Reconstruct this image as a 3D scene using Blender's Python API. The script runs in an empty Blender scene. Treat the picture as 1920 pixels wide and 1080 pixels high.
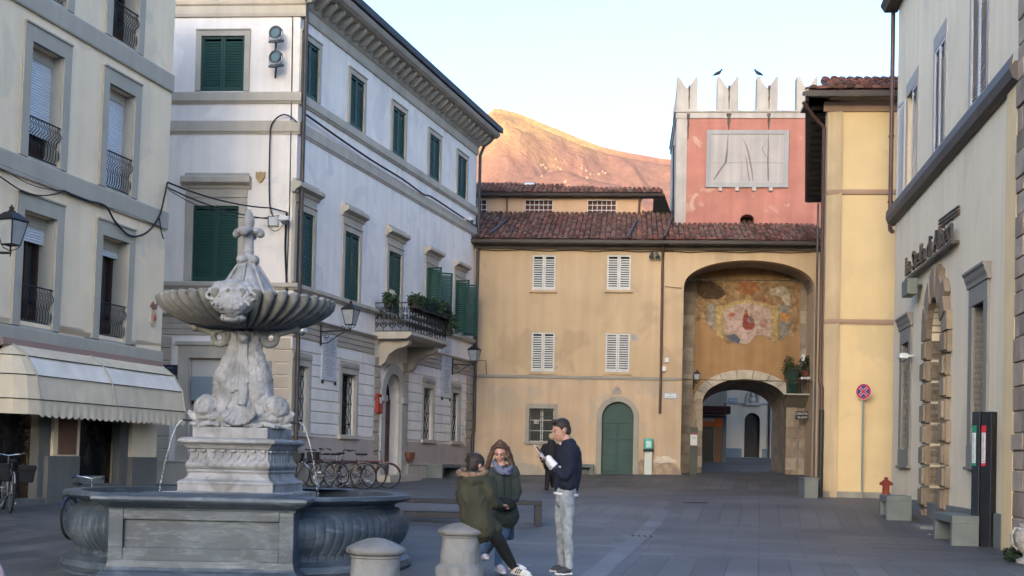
import bpy, bmesh, math, random
from mathutils import Vector, Matrix, geometry, noise
random.seed(7)
sc = bpy.context.scene
COL = sc.collection
rad = math.radians
# ------------------------------------------------------------------ camera
F, CX, CY, RHO, TH = 2400.0, 960.0, 811.0, 0.022, 0.02      # for the 1920 px wide photograph
CAM = Vector((0, 0, 1.55))
FW = Vector((0, math.cos(TH), math.sin(TH)))
_U0 = Vector((0, -math.sin(TH), math.cos(TH)))
RT = Vector((math.cos(RHO), 0, 0)) + _U0 * math.sin(RHO)
UP = Vector((-math.sin(RHO), 0, 0)) + _U0 * math.cos(RHO)
cd = bpy.data.cameras.new("camera"); cam = bpy.data.objects.new("camera", cd); COL.objects.link(cam)
cd.sensor_width = 36; cd.lens = 36 * F / 1920; cd.shift_y = (CY - 540) / 1920
cd.clip_start = 0.1; cd.clip_end = 30000
cam.matrix_world = Matrix(((RT.x, UP.x, -FW.x, CAM.x), (RT.y, UP.y, -FW.y, CAM.y), (RT.z, UP.z, -FW.z, CAM.z), (0, 0, 0, 1)))
sc.camera = cam
# ------------------------------------------------------------------ light: last sun reaches only the mountain, the square lies in shade
SUN_EL, SUN_AZ = rad(5.0), rad(-163)      # azimuth measured from +Y clockwise: behind the camera, to the left
sdir = Vector((math.sin(SUN_AZ) * math.cos(SUN_EL), math.cos(SUN_AZ) * math.cos(SUN_EL), math.sin(SUN_EL)))
ld = bpy.data.lights.new("sun", 'SUN'); ld.energy = 3.1; ld.angle = rad(0.5); ld.color = (1.0, 0.66, 0.42)
sun = bpy.data.objects.new("sun", ld); COL.objects.link(sun)
sun.rotation_euler = (-sdir).to_track_quat('-Z', 'Y').to_euler()
w = bpy.data.worlds.new("World"); sc.world = w; w.use_nodes = True
nt = w.node_tree; bg = nt.nodes['Background']
sky = nt.nodes.new('ShaderNodeTexSky'); sky.sky_type = 'NISHITA'; sky.sun_disc = False
sky.sun_elevation = SUN_EL; sky.sun_rotation = SUN_AZ; sky.air_density = 0.68; sky.dust_density = 3.2; sky.ozone_density = 2.3
nt.links.new(sky.outputs[0], bg.inputs[0]); bg.inputs[1].default_value = 0.15
sc.view_settings.view_transform = 'Standard'; sc.view_settings.look = 'None'
sc.view_settings.gamma = 1; sc.view_settings.use_curve_mapping = False
sc.view_settings.exposure = 3.10
sc.cycles.max_bounces = 6; sc.cycles.diffuse_bounces = 4; sc.cycles.glossy_bounces = 2
sc.cycles.transmission_bounces = 3; sc.cycles.transparent_max_bounces = 6
sc.cycles.caustics_reflective = False; sc.cycles.caustics_refractive = False
sc.cycles.use_denoising = True
# ------------------------------------------------------------------ measuring
def ray(x, y): return RT * ((x - CX) / F) - UP * ((y - CY) / F) + FW
def at(x, y, Y):
    r = ray(x, y); return CAM + r * (Y / r.y)
def horiz(x):
    y = 700.0
    while ray(x, y).z > 0: y += .25
    return y
# ground: rises gently away from the camera
_ctl = [(1055, 1076, 14.5), (1025, 920, 37), (690, 915, 34.2), (880, 889, 48.7), (1270, 891, 48.4), (1480, 892, 48), (1884, 1030, 20.8),
        (1675, 938, 32), (1600, 937, 34.4), (0, 952, 23.4), (1400, 858, 63), (1350, 858, 63), (180, 1064, 15.6), (775, 1076, 15.8), (450, 1073, 14.6), (1350, 878, 54), (1470, 858, 63)]
GS = 0.0185
def _pl(y): return GS * min(max(y, -40), 80)
CTL = []
for a, b, Y in _ctl:
    p = at(a, b, Y); CTL.append((p.x, p.y, p.z - _pl(p.y)))
def gz(x, y):
    s = 0; t = 0.02
    for cx, cy, r in CTL:
        w_ = math.exp(-((x - cx) ** 2 + (y - cy) ** 2) / 16.0); s += w_ * r; t += w_
    return _pl(y) + s / t
def onground(px, py):
    r = ray(px, py); lo, hi = 2.0, 120.0
    for i in range(60):
        m = (lo + hi) / 2; p = CAM + r * (m / r.y)
        if p.z > gz(p.x, p.y): lo = m
        else: hi = m
    return CAM + r * (lo / r.y)
class Fr:
    """a frame: u along, v up, n towards the viewer"""
    def __init__(s, O, U, V=None, N=None):
        s.O = Vector(O); s.U = Vector(U).normalized(); s.V = Vector(V) if V else Vector((0, 0, 1))
        s.N = Vector(N) if N else Vector((s.U.y, -s.U.x, 0)).normalized()
    def p(s, u, v, n=0): return s.O + s.U * u + s.V * v + s.N * n
    def uv(s, x, y, n=0):
        r = ray(x, y); Nt = s.V.cross(s.U).normalized()
        if Nt.dot(s.N) < 0: Nt = -Nt
        O = s.O + s.N * n; t = (O - CAM).dot(Nt) / r.dot(Nt); d = CAM + r * t - O
        # solve d = u U + v V
        a, b, c = s.U.dot(s.U), s.U.dot(s.V), s.V.dot(s.V); e, f = d.dot(s.U), d.dot(s.V)
        D = a * c - b * b; return ((e * c - f * b) / D, (a * f - b * e) / D)
    def u(s, x, y, n=0): return s.uv(x, y, n)[0]
    def v(s, x, y, n=0): return s.uv(x, y, n)[1]
    def sub(s, u, v, n=0): return Fr(s.p(u, v, n), s.U, s.V, s.N)
def wall(px, py, Y, vpx, k=0, flip=False):
    r = ray(vpx, horiz(vpx)); d = Vector((r.x, r.y, 0)).normalized()
    if d.x < 0: d = -d
    if flip: d = -d
    V = Vector((0, 0, 1)) + d * k
    return Fr(at(px, py, Y), d, V, (d.y, -d.x, 0) if not flip else (-d.y, d.x, 0))
WD = Fr((0, 0, 0), (1, 0, 0))
def rot(O, deg, tilt=None):
    a = rad(deg); return Fr(O, (math.cos(a), math.sin(a), 0))
# ------------------------------------------------------------------ mesh builder
class MB:
    def __init__(s): s.v = []; s.f = []
    def add(s, vs, fs):
        b = len(s.v); s.v += [Vector(q) for q in vs]; s.f += [tuple(b + i for i in f) for f in fs]; return s
    def box(s, fr, u0, u1, v0, v1, n0, n1):
        P = [fr.p(u, v, n) for n in (n0, n1) for v in (v0, v1) for u in (u0, u1)]
        return s.add(P, [(0, 2, 3, 1), (4, 5, 7, 6), (0, 1, 5, 4), (2, 6, 7, 3), (0, 4, 6, 2), (1, 3, 7, 5)])
    def quad(s, *P): return s.add(P, [tuple(range(len(P)))])
    def tube(s, path, r, seg=8, closed=False, cap=True, flat=1.0):
        path = [Vector(p) for p in path]; n = len(path)
        rs = r if isinstance(r, (list, tuple)) else [r] * n
        up = None; vs = []
        for i, p in enumerate(path):
            if closed: t = path[(i + 1) % n] - path[i - 1]
            else: t = path[min(i + 1, n - 1)] - path[max(i - 1, 0)]
            t.normalize()
            if up is None: up = Vector((0, 0, 1)) if abs(t.z) < .9 else Vector((1, 0, 0))
            a = t.cross(up)
            if a.length < 1e-6: a = t.orthogonal()
            a.normalize(); b = a.cross(t).normalized(); up = b
            for k in range(seg):
                an = 2 * math.pi * k / seg
                vs.append(p + a * (math.cos(an) * rs[i]) + b * (math.sin(an) * rs[i] * flat))
        fs = []
        for i in range(n if closed else n - 1):
            j = (i + 1) % n
            for k in range(seg):
                l = (k + 1) % seg; fs.append((i * seg + k, i * seg + l, j * seg + l, j * seg + k))
        if cap and not closed:
            fs.append(tuple(range(seg))[::-1]); fs.append(tuple((n - 1) * seg + k for k in range(seg)))
        return s.add(vs, fs)
    def lathe(s, fr, prof, seg=32, mod=None, close=True):
        vs = []
        for i, (r, z) in enumerate(prof):
            for k in range(seg):
                a = 2 * math.pi * k / seg; dr, dz = mod(a, i, r, z) if mod else (0, 0)
                vs.append(fr.p((r + dr) * math.cos(a), z + dz, (r + dr) * math.sin(a)))
        fs = []
        for i in range(len(prof) - 1):
            for k in range(seg):
                l = (k + 1) % seg; fs.append((i * seg + k, (i + 1) * seg + k, (i + 1) * seg + l, i * seg + l))
        if close:
            fs.append(tuple(range(seg))); fs.append(tuple((len(prof) - 1) * seg + k for k in range(seg))[::-1])
        return s.add(vs, fs)
    def prism(s, fr, poly, n0, n1, holes=()):
        """polygon in uv, from n0 (back) to n1 (front), with real reveals round the holes"""
        loops = [list(poly)] + [list(h) for h in holes]
        tri = geometry.tessellate_polygon([[Vector((a, b, 0)) for a, b in lp] for lp in loops])
        flat = [q for lp in loops for q in lp]; m = len(flat)
        vs = [fr.p(a, b, n1) for a, b in flat] + [fr.p(a, b, n0) for a, b in flat]
        fs = [t for t in tri] + [tuple(m + i for i in t[::-1]) for t in tri]
        o = 0
        for lp in loops:
            k = len(lp)
            for i in range(k):
                j = (i + 1) % k; fs.append((o + i, o + j, m + o + j, m + o + i))
            o += k
        return s.add(vs, fs)
    def sheet(s, fr, poly, n): 
        tri = geometry.tessellate_polygon([[Vector((a, b, 0)) for a, b in poly]])
        return s.add([fr.p(a, b, n) for a, b in poly], [t for t in tri])
    def profile(s, fr, u0, u1, prof, cap=True):
        """moulding: closed profile [(n, v)] run from u0 to u1"""
        k = len(prof)
        vs = [fr.p(u0, v, n) for n, v in prof] + [fr.p(u1, v, n) for n, v in prof]
        fs = [(i, (i + 1) % k, k + (i + 1) % k, k + i) for i in range(k)]
        if cap: fs += [tuple(range(k))[::-1], tuple(range(k, 2 * k))]
        return s.add(vs, fs)
    def ell(s, c, r, M=None, seg=12):
        c = Vector(c); r = Vector(r) if hasattr(r, '__len__') else Vector((r, r, r)); vs = []; fs = []; h = seg // 2
        for i in range(1, h):
            ph = math.pi * i / h
            for k in range(seg):
                a = 2 * math.pi * k / seg; q = Vector((math.sin(ph) * math.cos(a) * r.x, math.sin(ph) * math.sin(a) * r.y, math.cos(ph) * r.z))
                vs.append(c + (M @ q if M else q))
        t = len(vs); q = Vector((0, 0, r.z)); vs.append(c + (M @ q if M else q)); vs.append(c - (M @ q if M else q))
        for i in range(h - 2):
            for k in range(seg): l = (k + 1) % seg; fs.append((i * seg + k, (i + 1) * seg + k, (i + 1) * seg + l, i * seg + l))
        for k in range(seg): l = (k + 1) % seg; fs.append((t, k, l)); fs.append((t + 1, (h - 2) * seg + l, (h - 2) * seg + k))
        return s.add(vs, fs)
    def text(s, fr, txt, u, v, size, n=0, depth=.004, align='CENTER', sx=1.0):
        c = bpy.data.curves.new('t', 'FONT'); c.body = txt; c.size = size; c.extrude = depth; c.align_x = align; c.resolution_u = 2
        o = bpy.data.objects.new('t', c); COL.objects.link(o)
        dg = bpy.context.evaluated_depsgraph_get(); e_ = o.evaluated_get(dg); me = e_.to_mesh(); vs = [fr.p(u + q.co.x * sx, v + q.co.y, n + depth + q.co.z) for q in me.vertices]
        fs = [tuple(p.vertices) for p in me.polygons]; e_.to_mesh_clear()
        bpy.data.objects.remove(o); bpy.data.curves.remove(c)
        return s.add(vs, fs)
    def build(s, name, m, parent=None, smooth=False, bevel=0, fuse=0, sm=3, weld=False, ruf=None):
        base = Vector(parent['_o']) if parent is not None else s.origin()
        me = bpy.data.meshes.new(name)
        me.from_pydata([q - base for q in s.v], [], s.f); me.update()
        bm = bmesh.new(); bm.from_mesh(me)
        if weld: bmesh.ops.remove_doubles(bm, verts=bm.verts, dist=1e-4)
        bmesh.ops.recalc_face_normals(bm, faces=bm.faces); bm.to_mesh(me); bm.free()
        o = bpy.data.objects.new(name, me); COL.objects.link(o)
        if fuse:
            md = o.modifiers.new('r', 'REMESH'); md.mode = 'VOXEL'; md.voxel_size = fuse
            if sm: m2 = o.modifiers.new('s', 'SMOOTH'); m2.iterations = sm; m2.factor = .5
            dg = bpy.context.evaluated_depsgraph_get(); dg.update()
            nm = bpy.data.meshes.new_from_object(o.evaluated_get(dg)); o.modifiers.clear(); o.data = nm; me = nm; smooth = True
            if ruf:
                amp, fq, zs = ruf; nn = [v.normal.copy() for v in me.vertices]
                for v, n_ in zip(me.vertices, nn):
                    c_ = v.co * fq; c_.z *= zs; t_ = noise.noise(c_) + .5 * noise.noise(c_ * 2.1 + Vector((5, 3, 1))); t_ = abs(t_) if zs < 1 else t_ + .35 * noise.noise(c_ * 4.3)
                    v.co += n_ * amp * (.35 - t_ if zs < 1 else t_)
                me.update()
        if bevel:
            md = o.modifiers.new('b', 'BEVEL'); md.width = bevel; md.segments = 2; md.limit_method = 'ANGLE'
        if smooth:
            me.polygons.foreach_set('use_smooth', [True] * len(me.polygons))
            if not fuse:
                try:
                    me.set_sharp_from_angle(angle=rad(40))
                except Exception: pass
        for mm in (m if isinstance(m, (list, tuple)) else [m]): me.materials.append(mm)
        o['_o'] = tuple(base)
        if parent is not None: o.parent = parent
        else: o.location = base
        return o
    def origin(s):
        xs = [q.x for q in s.v]; ys = [q.y for q in s.v]; zs = [q.z for q in s.v]
        return Vector(((min(xs) + max(xs)) / 2, (min(ys) + max(ys)) / 2, min(zs)))
def tag(o, label=None, cat=None, group=None, kind=None):
    if label: o['label'] = label
    if cat: o['category'] = cat
    if group: o['group'] = group
    if kind: o['kind'] = kind
    return o
def T(name, label, cat, loc, group=None):
    o = bpy.data.objects.new(name, None); COL.objects.link(o); o.location = Vector(loc); o['_o'] = tuple(loc); o.empty_display_size = .2
    return tag(o, label, cat, group)
# ------------------------------------------------------------------ materials
_M = {}
def mat(name, col, rough=.85, var=.10, scale=1.5, bump=0.0, bscale=40, streak=0.0, metal=0, spec=.3, island=0.0, col2=None, c2scale=3, c2pos=.55, c2w=.1, dirt=None, sheen=0, trans=0):
    if name in _M: return _M[name]
    m = bpy.data.materials.new(name); _M[name] = m; m.use_nodes = True
    N = m.node_tree.nodes; L = m.node_tree.links; b = N['Principled BSDF']
    b.inputs['Roughness'].default_value = rough; b.inputs['Metallic'].default_value = metal; b.inputs['Specular IOR Level'].default_value = spec
    tc = N.new('ShaderNodeTexCoord'); out = None
    def noise_(sc_, det=5, vec=None, dis=0):
        n = N.new('ShaderNodeTexNoise'); n.inputs['Scale'].default_value = sc_; n.inputs['Detail'].default_value = det
        n.inputs['Distortion'].default_value = dis
        L.new(vec or tc.outputs['Object'], n.inputs['Vector']); return n.outputs['Fac']
    def ramp(fac, a, c0, c1, w_):
        r = N.new('ShaderNodeValToRGB'); e = r.color_ramp.elements
        e[0].position = max(0, a - w_); e[1].position = min(1, a + w_); e[0].color = (*c0, 1); e[1].color = (*c1, 1); L.new(fac, r.inputs[0]); return r.outputs[0]
    c = Vector(col)
    out = ramp(noise_(scale), .5, tuple(c * (1 - var)), tuple(min(1, x) for x in c * (1 + var)), .22)
    def mul(o_, fac_out, amt=None):
        mx = N.new('ShaderNodeMix'); mx.data_type = 'RGBA'; mx.blend_type = 'MULTIPLY'; mx.inputs[0].default_value = 1 if amt is None else amt
        L.new(o_, mx.inputs[6]); L.new(fac_out, mx.inputs[7]); return mx.outputs[2]
    if col2 is not None:
        mx = N.new('ShaderNodeMix'); mx.data_type = 'RGBA'; f = ramp(noise_(c2scale, 8, dis=.6), c2pos, (0, 0, 0), (1, 1, 1), c2w)
        L.new(f, mx.inputs[0]); L.new(out, mx.inputs[6]); mx.inputs[7].default_value = (*col2, 1); out = mx.outputs[2]
    if streak:
        mp = N.new('ShaderNodeMapping'); mp.inputs['Scale'].default_value = (2.2, 2.2, .14); L.new(tc.outputs['Object'], mp.inputs[0])
        out = mul(out, ramp(noise_(1.6, 6, mp.outputs[0]), .45, (1 - streak,) * 3, (1, 1, 1), .2))
        out = mul(out, ramp(noise_(.35, 3), .45, (1 - streak * .7,) * 3, (1, 1, 1), .3))
    if island:
        g = N.new('ShaderNodeNewGeometry'); out = mul(out, ramp(g.outputs['Random Per Island'], .5, (1 - island, 1 - island * 1.1, 1 - island * 1.15), (1, 1, 1), .5))
    L.new(out, b.inputs['Base Color'])
    if bump:
        bp = N.new('ShaderNodeBump'); bp.inputs['Strength'].default_value = bump; bp.inputs['Distance'].default_value = .02
        L.new(noise_(bscale, 6), bp.inputs['Height']); L.new(bp.outputs[0], b.inputs['Normal'])
    return m
def glass_mat(name='window_glass', col=(.02, .025, .03)):
    return mat(name, col, rough=.12, var=.3, scale=.6, spec=.6)
# ------------------------------------------------------------------ palette
PL_WHITE = mat('palazzo_plaster', (.84, .775, .715), var=.05, streak=.12, col2=(.76, .71, .67), c2scale=.9, c2pos=.57, c2w=.02, bump=.15, bscale=25)
PL_TRIM = mat('palazzo_stone', (.47, .42, .35), var=.10, streak=.15, bump=.15)
PL_DADO = mat('palazzo_dado', (.46, .385, .345), var=.08, streak=.15, bump=.15)
PL_QUOIN = mat('palazzo_beige', (.44, .375, .305), var=.08, streak=.12, bump=.15)
GREEN = mat('green_paint', (.015, .056, .043), rough=.55, var=.15)
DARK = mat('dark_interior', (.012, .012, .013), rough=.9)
GLASS = glass_mat()
IRON = mat('wrought_iron', (.02, .021, .024), rough=.55, var=.2, metal=.2)
LEFTW = mat('left_plaster', (.88, .71, .50), var=.05, streak=.08, col2=(.80, .655, .48), c2scale=.6, c2pos=.58, c2w=.02, bump=.1)
LEFTG = mat('left_grey_trim', (.42, .385, .32), var=.07, streak=.1, bump=.1)
OCHRE = mat('ochre_plaster', (.50, .37, .235), var=.06, streak=.13, bump=.2, scale=.7, col2=(.44, .325, .21), c2scale=.55, c2pos=.56, c2w=.03)
OCHRE2 = mat('lower_ochre_plaster', (.50, .375, .26), var=.08, streak=.16, bump=.2, scale=.7, col2=(.45, .36, .27), c2scale=.9, c2pos=.55, c2w=.03)
YELLOW = mat('yellow_plaster', (.62, .47, .265), var=.05, streak=.035, col2=(.57, .44, .255), c2scale=.6, c2pos=.57, c2w=.02, bump=.1)
CREAM = mat('cream_plaster', (.80, .68, .50), var=.045, streak=.10, col2=(.73, .62, .46), c2scale=.5, c2pos=.58, c2w=.03, bump=.1, scale=.6)
ATTIC = mat('attic_plaster', (.52, .34, .215), var=.06, streak=.1)
WHITE = mat('white_shutter', (.50, .50, .48), rough=.6, var=.12, scale=6)
WHITE2 = mat('grey_white_shutter', (.50, .50, .52), rough=.6, var=.06, scale=6)
GUTTER = mat('gutter_metal', (.065, .058, .055), rough=.5, var=.2, metal=.3)
COPPER = mat('copper_pipe', (.10, .055, .045), rough=.45, var=.25, metal=.4)
TILE = mat('clay_tiles', (.23, .085, .062), rough=.9, var=.3, scale=4, island=.6, col2=(.13, .10, .085), c2scale=2.2, c2pos=.56, c2w=.12, bump=.3, bscale=30)
TILE2 = mat('old_clay_tiles', (.25, .105, .085), rough=.9, var=.35, scale=4, island=.65, col2=(.14, .115, .10), c2scale=2.5, c2pos=.5, c2w=.14, bump=.3, bscale=30)
EAVE = mat('dark_eave', (.11, .09, .075), rough=.8, var=.2)
MARBLE = mat('plaque_marble', (.50, .52, .56), rough=.4, var=.06, scale=2, col2=(.40, .42, .46), c2scale=1.4)
GREYST = mat('grey_stone', (.17, .18, .175), rough=.85, var=.12, streak=.15, bump=.2)
PIETRA = mat('pietra_serena', (.24, .225, .20), rough=.8, var=.08, streak=.12, bump=.2)
TERRA = mat('terracotta', (.30, .09, .05), rough=.8)
LEAF = mat('leaves', (.05, .09, .03), rough=.7, var=.4, scale=9, island=.6)
def rect(a, b, c, d): return [(a, c), (b, c), (b, d), (a, d)]
def arch(a, b, c, d, rise=None, n=16):
    """opening from c up; springs so that its top is d"""
    m = (a + b) / 2; r = (b - a) / 2; h = rise if rise else r
    return [(a, c), (b, c)] + [(m + r * math.cos(math.pi * i / n), d - h + h * math.sin(math.pi * i / n)) for i in range(n + 1)]
def louvre(fr, u0, u1, v0, v1, n, m, parent, pitch=.07, st=.06, name='shutter', mid=True, slat=.82):
    if m in (WHITE, WHITE2): slat = .52; pitch *= 1.25
    b = MB(); d = .035
    b.box(fr, u0, u0 + st, v0, v1, n - d, n); b.box(fr, u1 - st, u1, v0, v1, n - d, n)
    b.box(fr, u0 + st, u1 - st, v0, v0 + st * 1.3, n - d, n - .002); b.box(fr, u0 + st, u1 - st, v1 - st, v1, n - d, n - .002)
    k = int((v1 - v0 - 2.3 * st) / pitch); a = v0 + st * 1.3
    for i in range(k):
        q = a + (i + .1) * pitch
        b.add([fr.p(u0 + st, q, n - .006), fr.p(u1 - st, q, n - .006), fr.p(u1 - st, q + pitch * slat, n - .030), fr.p(u0 + st, q + pitch * slat, n - .030),
               fr.p(u0 + st, q - .008, n - .008), fr.p(u1 - st, q - .008, n - .008)], [(0, 1, 2, 3), (4, 5, 1, 0)])
    return b.build(name, m, parent)
def surround(fr, u0, u1, v0, v1, wdt, n, bottom=False, top=None):
    b = MB(); t = top or wdt
    b.box(fr, u0 - wdt, u0, v0, v1 + t, -.04, n); b.box(fr, u1, u1 + wdt, v0, v1 + t, -.04, n); b.box(fr, u0, u1, v1, v1 + t, -.04, n)
    b.box(fr, u0 - wdt, u1 + wdt, v1 + t, v1 + t + .035, -.04, n + .03)
    if bottom: b.box(fr, u0 - wdt, u1 + wdt, v0 - wdt, v0, -.04, n + .002)
    return b
def shut_window(fr, parent, u0, u1, v0, v1, trim, green, fw=.17, hood=None, pitch=.07, sill=None, depth=.03):
    f = surround(fr, u0, u1, v0, v1, fw, .05) if fw else MB()
    if hood:
        h0, h1 = hood
        f.box(fr, u0 - fw, u1 + fw, v1 + fw + .04, h0, -.04, .04)
        f.profile(fr, u0 - fw - .10, u1 + fw + .10, [(-.04, h0), (.06, h0), (.09, h0 + .05), (.10, h0 + .08), (.17, h0 + .11), (.24, h0 + .15), (.24, h1 - .04), (.20, h1), (-.04, h1)])
        f.box(fr, u0 - fw - .03, u1 + fw + .03, h1, h1 + .10, -.04, .08)
    if sill is not None: f.box(fr, u0 - .08, u1 + .08, v0 - .1, v0, -.04, sill)
    if f.v: fo = f.build('window_frame', trim, parent, bevel=.006)
    m = (u0 + u1) / 2
    w = MB().box(fr, u0, u1, v0, v1, -.30, -.26).build('window', DARK, parent)
    louvre(fr, u0 + .005, m - .004, v0 + .01, v1 - .01, -depth + .03, green, parent, pitch)
    louvre(fr, m + .004, u1 - .005, v0 + .01, v1 - .01, -depth + .03, green, parent, pitch)
def tile_roof(O, U, S, width, length, m, parent, name='roof', r=.085, step=.36, under=TILE2, jit=.012, lip=0):
    """clay pantiles: U along the eave, S up the slope"""
    U = Vector(U).normalized(); S = Vector(S).normalized(); Nn = U.cross(S).normalized()
    if Nn.z < 0: Nn = -Nn
    b = MB(); rnd = random.Random(int(width * 100)); pitch = r * 2.35; nc = int(width / pitch); nr = int(length / step + .5)
    for c in range(nc):
        for k in range(nr):
            c0 = Vector(O) + U * ((c + .5) * pitch + rnd.uniform(-jit, jit)) + S * (k * step) + Nn * (.02 + rnd.uniform(-.006, .012))
            L_ = step * 1.22; a0 = r * rnd.uniform(1.0, 1.1); a1 = a0 * .82; vs = []; lift = .035
            dU = U * rnd.uniform(-.012, .012)
            for j, (aa, tt, up) in enumerate(((a0, 0, lift), (a1, L_, 0))):
                for q in range(6):
                    an = math.pi * q / 5; vs.append(c0 + S * tt + dU * j + U * (aa * math.cos(an)) + Nn * (aa * .85 * math.sin(an) + up))
            b.add(vs, [(q, q + 1, 7 + q, 6 + q) for q in range(5)] + [(0, 1, 2, 3, 4, 5)])
    o = b.build(name, m, parent)
    bb = MB(); fr = Fr(O, U, S, Nn)
    bb.box(fr, 0, width, 0, length, -.10, .005)
    for c in range(nc):      # the channel tiles between
        u = (c + 1) * pitch; vs = []
        for t in (0, length):
            for q in range(5):
                an = math.pi + math.pi * q / 4; vs.append(fr.p(u + r * .7 * math.cos(an), t - .03, .055 + r * .55 * math.sin(an)))
        bb.add(vs, [(q, q + 1, 6 + q, 5 + q) for q in range(4)])
    bb.build('roof_underlay', under, o)
    return o
def pipe(path, r, m, parent, name='downpipe', clips=(), seg=10):
    b = MB().tube(path, r, seg)
    for i, q in enumerate(clips):
        q = Vector(q); b.tube([q - Vector((0, 0, .02)), q + Vector((0, 0, .02))], r * 1.35, seg)
    return b.build(name, m, parent, smooth=True)

# ================================================================== white palazzo
PS = wall(541, 916, 33.7, 1635)                                    # long side
PF = Fr(PS.O, Vector((1, -.086, 0)))                               # short front, runs to negative u
P = T('palazzo', 'three storey white palazzo with green louvred shutters and a balcony over its arched door', 'palazzo', PS.O)
SL = 15.75; FL = 10.5; TOPV = 13.15
g_up = [(.16, 1.17), (3.37, 4.42), (6.80, 7.90), (10.28, 11.38), (13.36, 14.45)]
g_pn = [(-.0 + .04, 1.09), (3.24, 4.33), (6.72, 7.83), (10.30, 11.36), (13.42, 14.42)]
g_gr = [(.12, .98), (3.27, 4.30), (10.28, 11.22), (13.36, 14.16)]
door_c = 7.28
holes = [rect(a, b, 10.52, 11.99) for a, b in g_up] + [rect(a, b, 5.44, 7.39) for a, b in g_pn]
MB().prism(PS, rect(0, SL, 4.5, TOPV), -.28, 0, holes).build('upper_wall', PL_WHITE, P)
gh = [rect(a, b, 1.50, 3.27) for a, b in g_gr] + [arch(6.52, 8.0, -.35, 3.52)]
MB().prism(PS, rect(0, SL, -.4, 4.5), -.40, 0, gh).build('lower_wall', PL_WHITE, P)
fu = [PF.u(378, 100), PF.u(459, 100)]; fp = [PF.u(362, 450), PF.u(447, 450)]
fh = [rect(fu[0], fu[1], 10.52, 11.99), rect(fp[0], fp[1], 5.44, 7.45)]
nv0, nv1 = PF.v(400, 800), PF.v(400, 672); nu0, nu1 = PF.u(354, 720), PF.u(354, 720) + 2.0
MB().prism(PF, rect(-FL, 0, -.6, TOPV), -.28, -.001, fh + [rect(nu0, nu1, .2, nv1)]).build('front_wall', PL_WHITE, P)
MB().box(PF, nu0, nu1, .2, nv1, -.22, -.14).build('niche', PL_QUOIN, P)
b = MB(); b.prism(PF, rect(nu0 - .30, nu1 + .30, .2, nv1 + .34), -.01, .06, [rect(nu0, nu1, .19 + .02, nv1)]); b.box(PF, nu0 - .36, nu1 + .36, nv1 + .34, nv1 + .44, -.01, .12); b.build('niche_frame', PL_TRIM, P, bevel=.008)
MB().box(PF, nu0 + .04, nu1 - .04, PF.v(400, 756), nv1 - .04, -.15, -.11).build('niche_panel', mat('pale_panel', (.52, .50, .47), rough=.7, var=.05), P)
# rustication of the ground floor: raised courses between the openings
def rust(fr, segs, v0, v1, rows, nn=.035, gap=.035):
    b = MB(); h = (v1 - v0) / rows
    for (a, c, lo, hi) in segs:
        for i in range(rows):
            x0, x1 = v0 + i * h + gap / 2, v0 + (i + 1) * h - gap / 2
            if x1 <= lo or x0 >= hi: continue
            b.box(fr, a, c, max(x0, lo), min(x1, hi), -.01, nn)
    return b
R0, R1, RN = 1.45, 3.98, 8
segs = []
edges = [0.0] + [e for a, b in g_gr[:2] for e in (a - .2, b + .2)] + [5.72]
for i in range(0, len(edges), 2):
    if edges[i + 1] > edges[i]: segs.append((edges[i] + (.0 if i else 0), edges[i + 1], R0, R1))
for a, b in g_gr: segs.append((a - .2, b + .2, 3.62, R1))
segs += [(8.75, g_gr[2][0] - .2, R0, R1), (g_gr[2][1] + .2, g_gr[3][0] - .2, R0, R1), (g_gr[3][1] + .2, 14.95, R0, R1)]
for s_ in segs: rust(PS, [s_], R0, R1, RN).build('rusticated_course', PL_WHITE, P, bevel=.012)
qs = [(5.74, 6.24, .6, R1), (8.24, 8.73, .6, R1), (14.97, SL, .6, R1)]
for s_ in qs: rust(PS, [s_], .62, R1, 10, .05).build('rusticated_quoin', PL_QUOIN, P, bevel=.012)
for s_ in ((0, 5.72, 4.0, 4.46), (8.75, SL, 4.0, 4.46)): rust(PS, [s_], 4.0, 4.46, 3, .04, .03).build('beige_course', PL_QUOIN, P, bevel=.01)
for s_ in ((-1.15, .035, .6, 4.0), (-FL, nu0 - .5, .6, 4.0)): rust(PF, [s_], .62, 3.98, 10, .05).build('rusticated_quoin', PL_QUOIN, P, bevel=.012)
rust(PF, [(-FL, .04, 4.0, 4.46)], 4.0, 4.46, 3, .04, .03).build('beige_course', PL_QUOIN, P, bevel=.01)
b = MB(); b.box(PS, 0, 5.74, -.4, .62, -.01, .09); b.box(PS, 8.72, SL, -.4, .62, -.01, .09)
b.box(PS, 0, 5.74, .62, .67, -.01, .11); b.box(PS, 8.72, SL, .62, .67, -.01, .11)
b.box(PF, -FL, .09, -.6, .62, -.01, .09); b.box(PF, -FL, .11, .62, .67, -.01, .11)
b.build('plinth', PL_TRIM, P, bevel=.01)
b = MB(); b.box(PS, 0.001, 5.73, .67, 1.40, -.01, .05); b.box(PS, 8.74, 14.96, .67, 1.40, -.01, .05); b.box(PF, nu1 + .3, -1.16, .67, 1.40, -.01, .05)
b.build('dado', PL_DADO, P)
def course(fr, u0, u1, v0, v1, n, name='string_course'):
    return MB().profile(fr, u0, u1, [(-.02, v0), (n * .4, v0), (n * .6, v0 + .04), (n, v0 + .07), (n, v1 - .02), (n * .8, v1), (-.02, v1)]).build(name, PL_TRIM, P)
for v0, v1, n in ((4.48, 4.60, .12), (5.24, 5.42, .13), (9.37, 9.72, .07), (10.18, 10.48, .09)):
    course(PS, 0, SL, v0, v1, n); course(PF, -FL, n, v0, v1, n)
for a, b in g_up: shut_window(PS, P, a, b, 10.52, 11.99, PL_TRIM, GREEN, .15)
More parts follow.
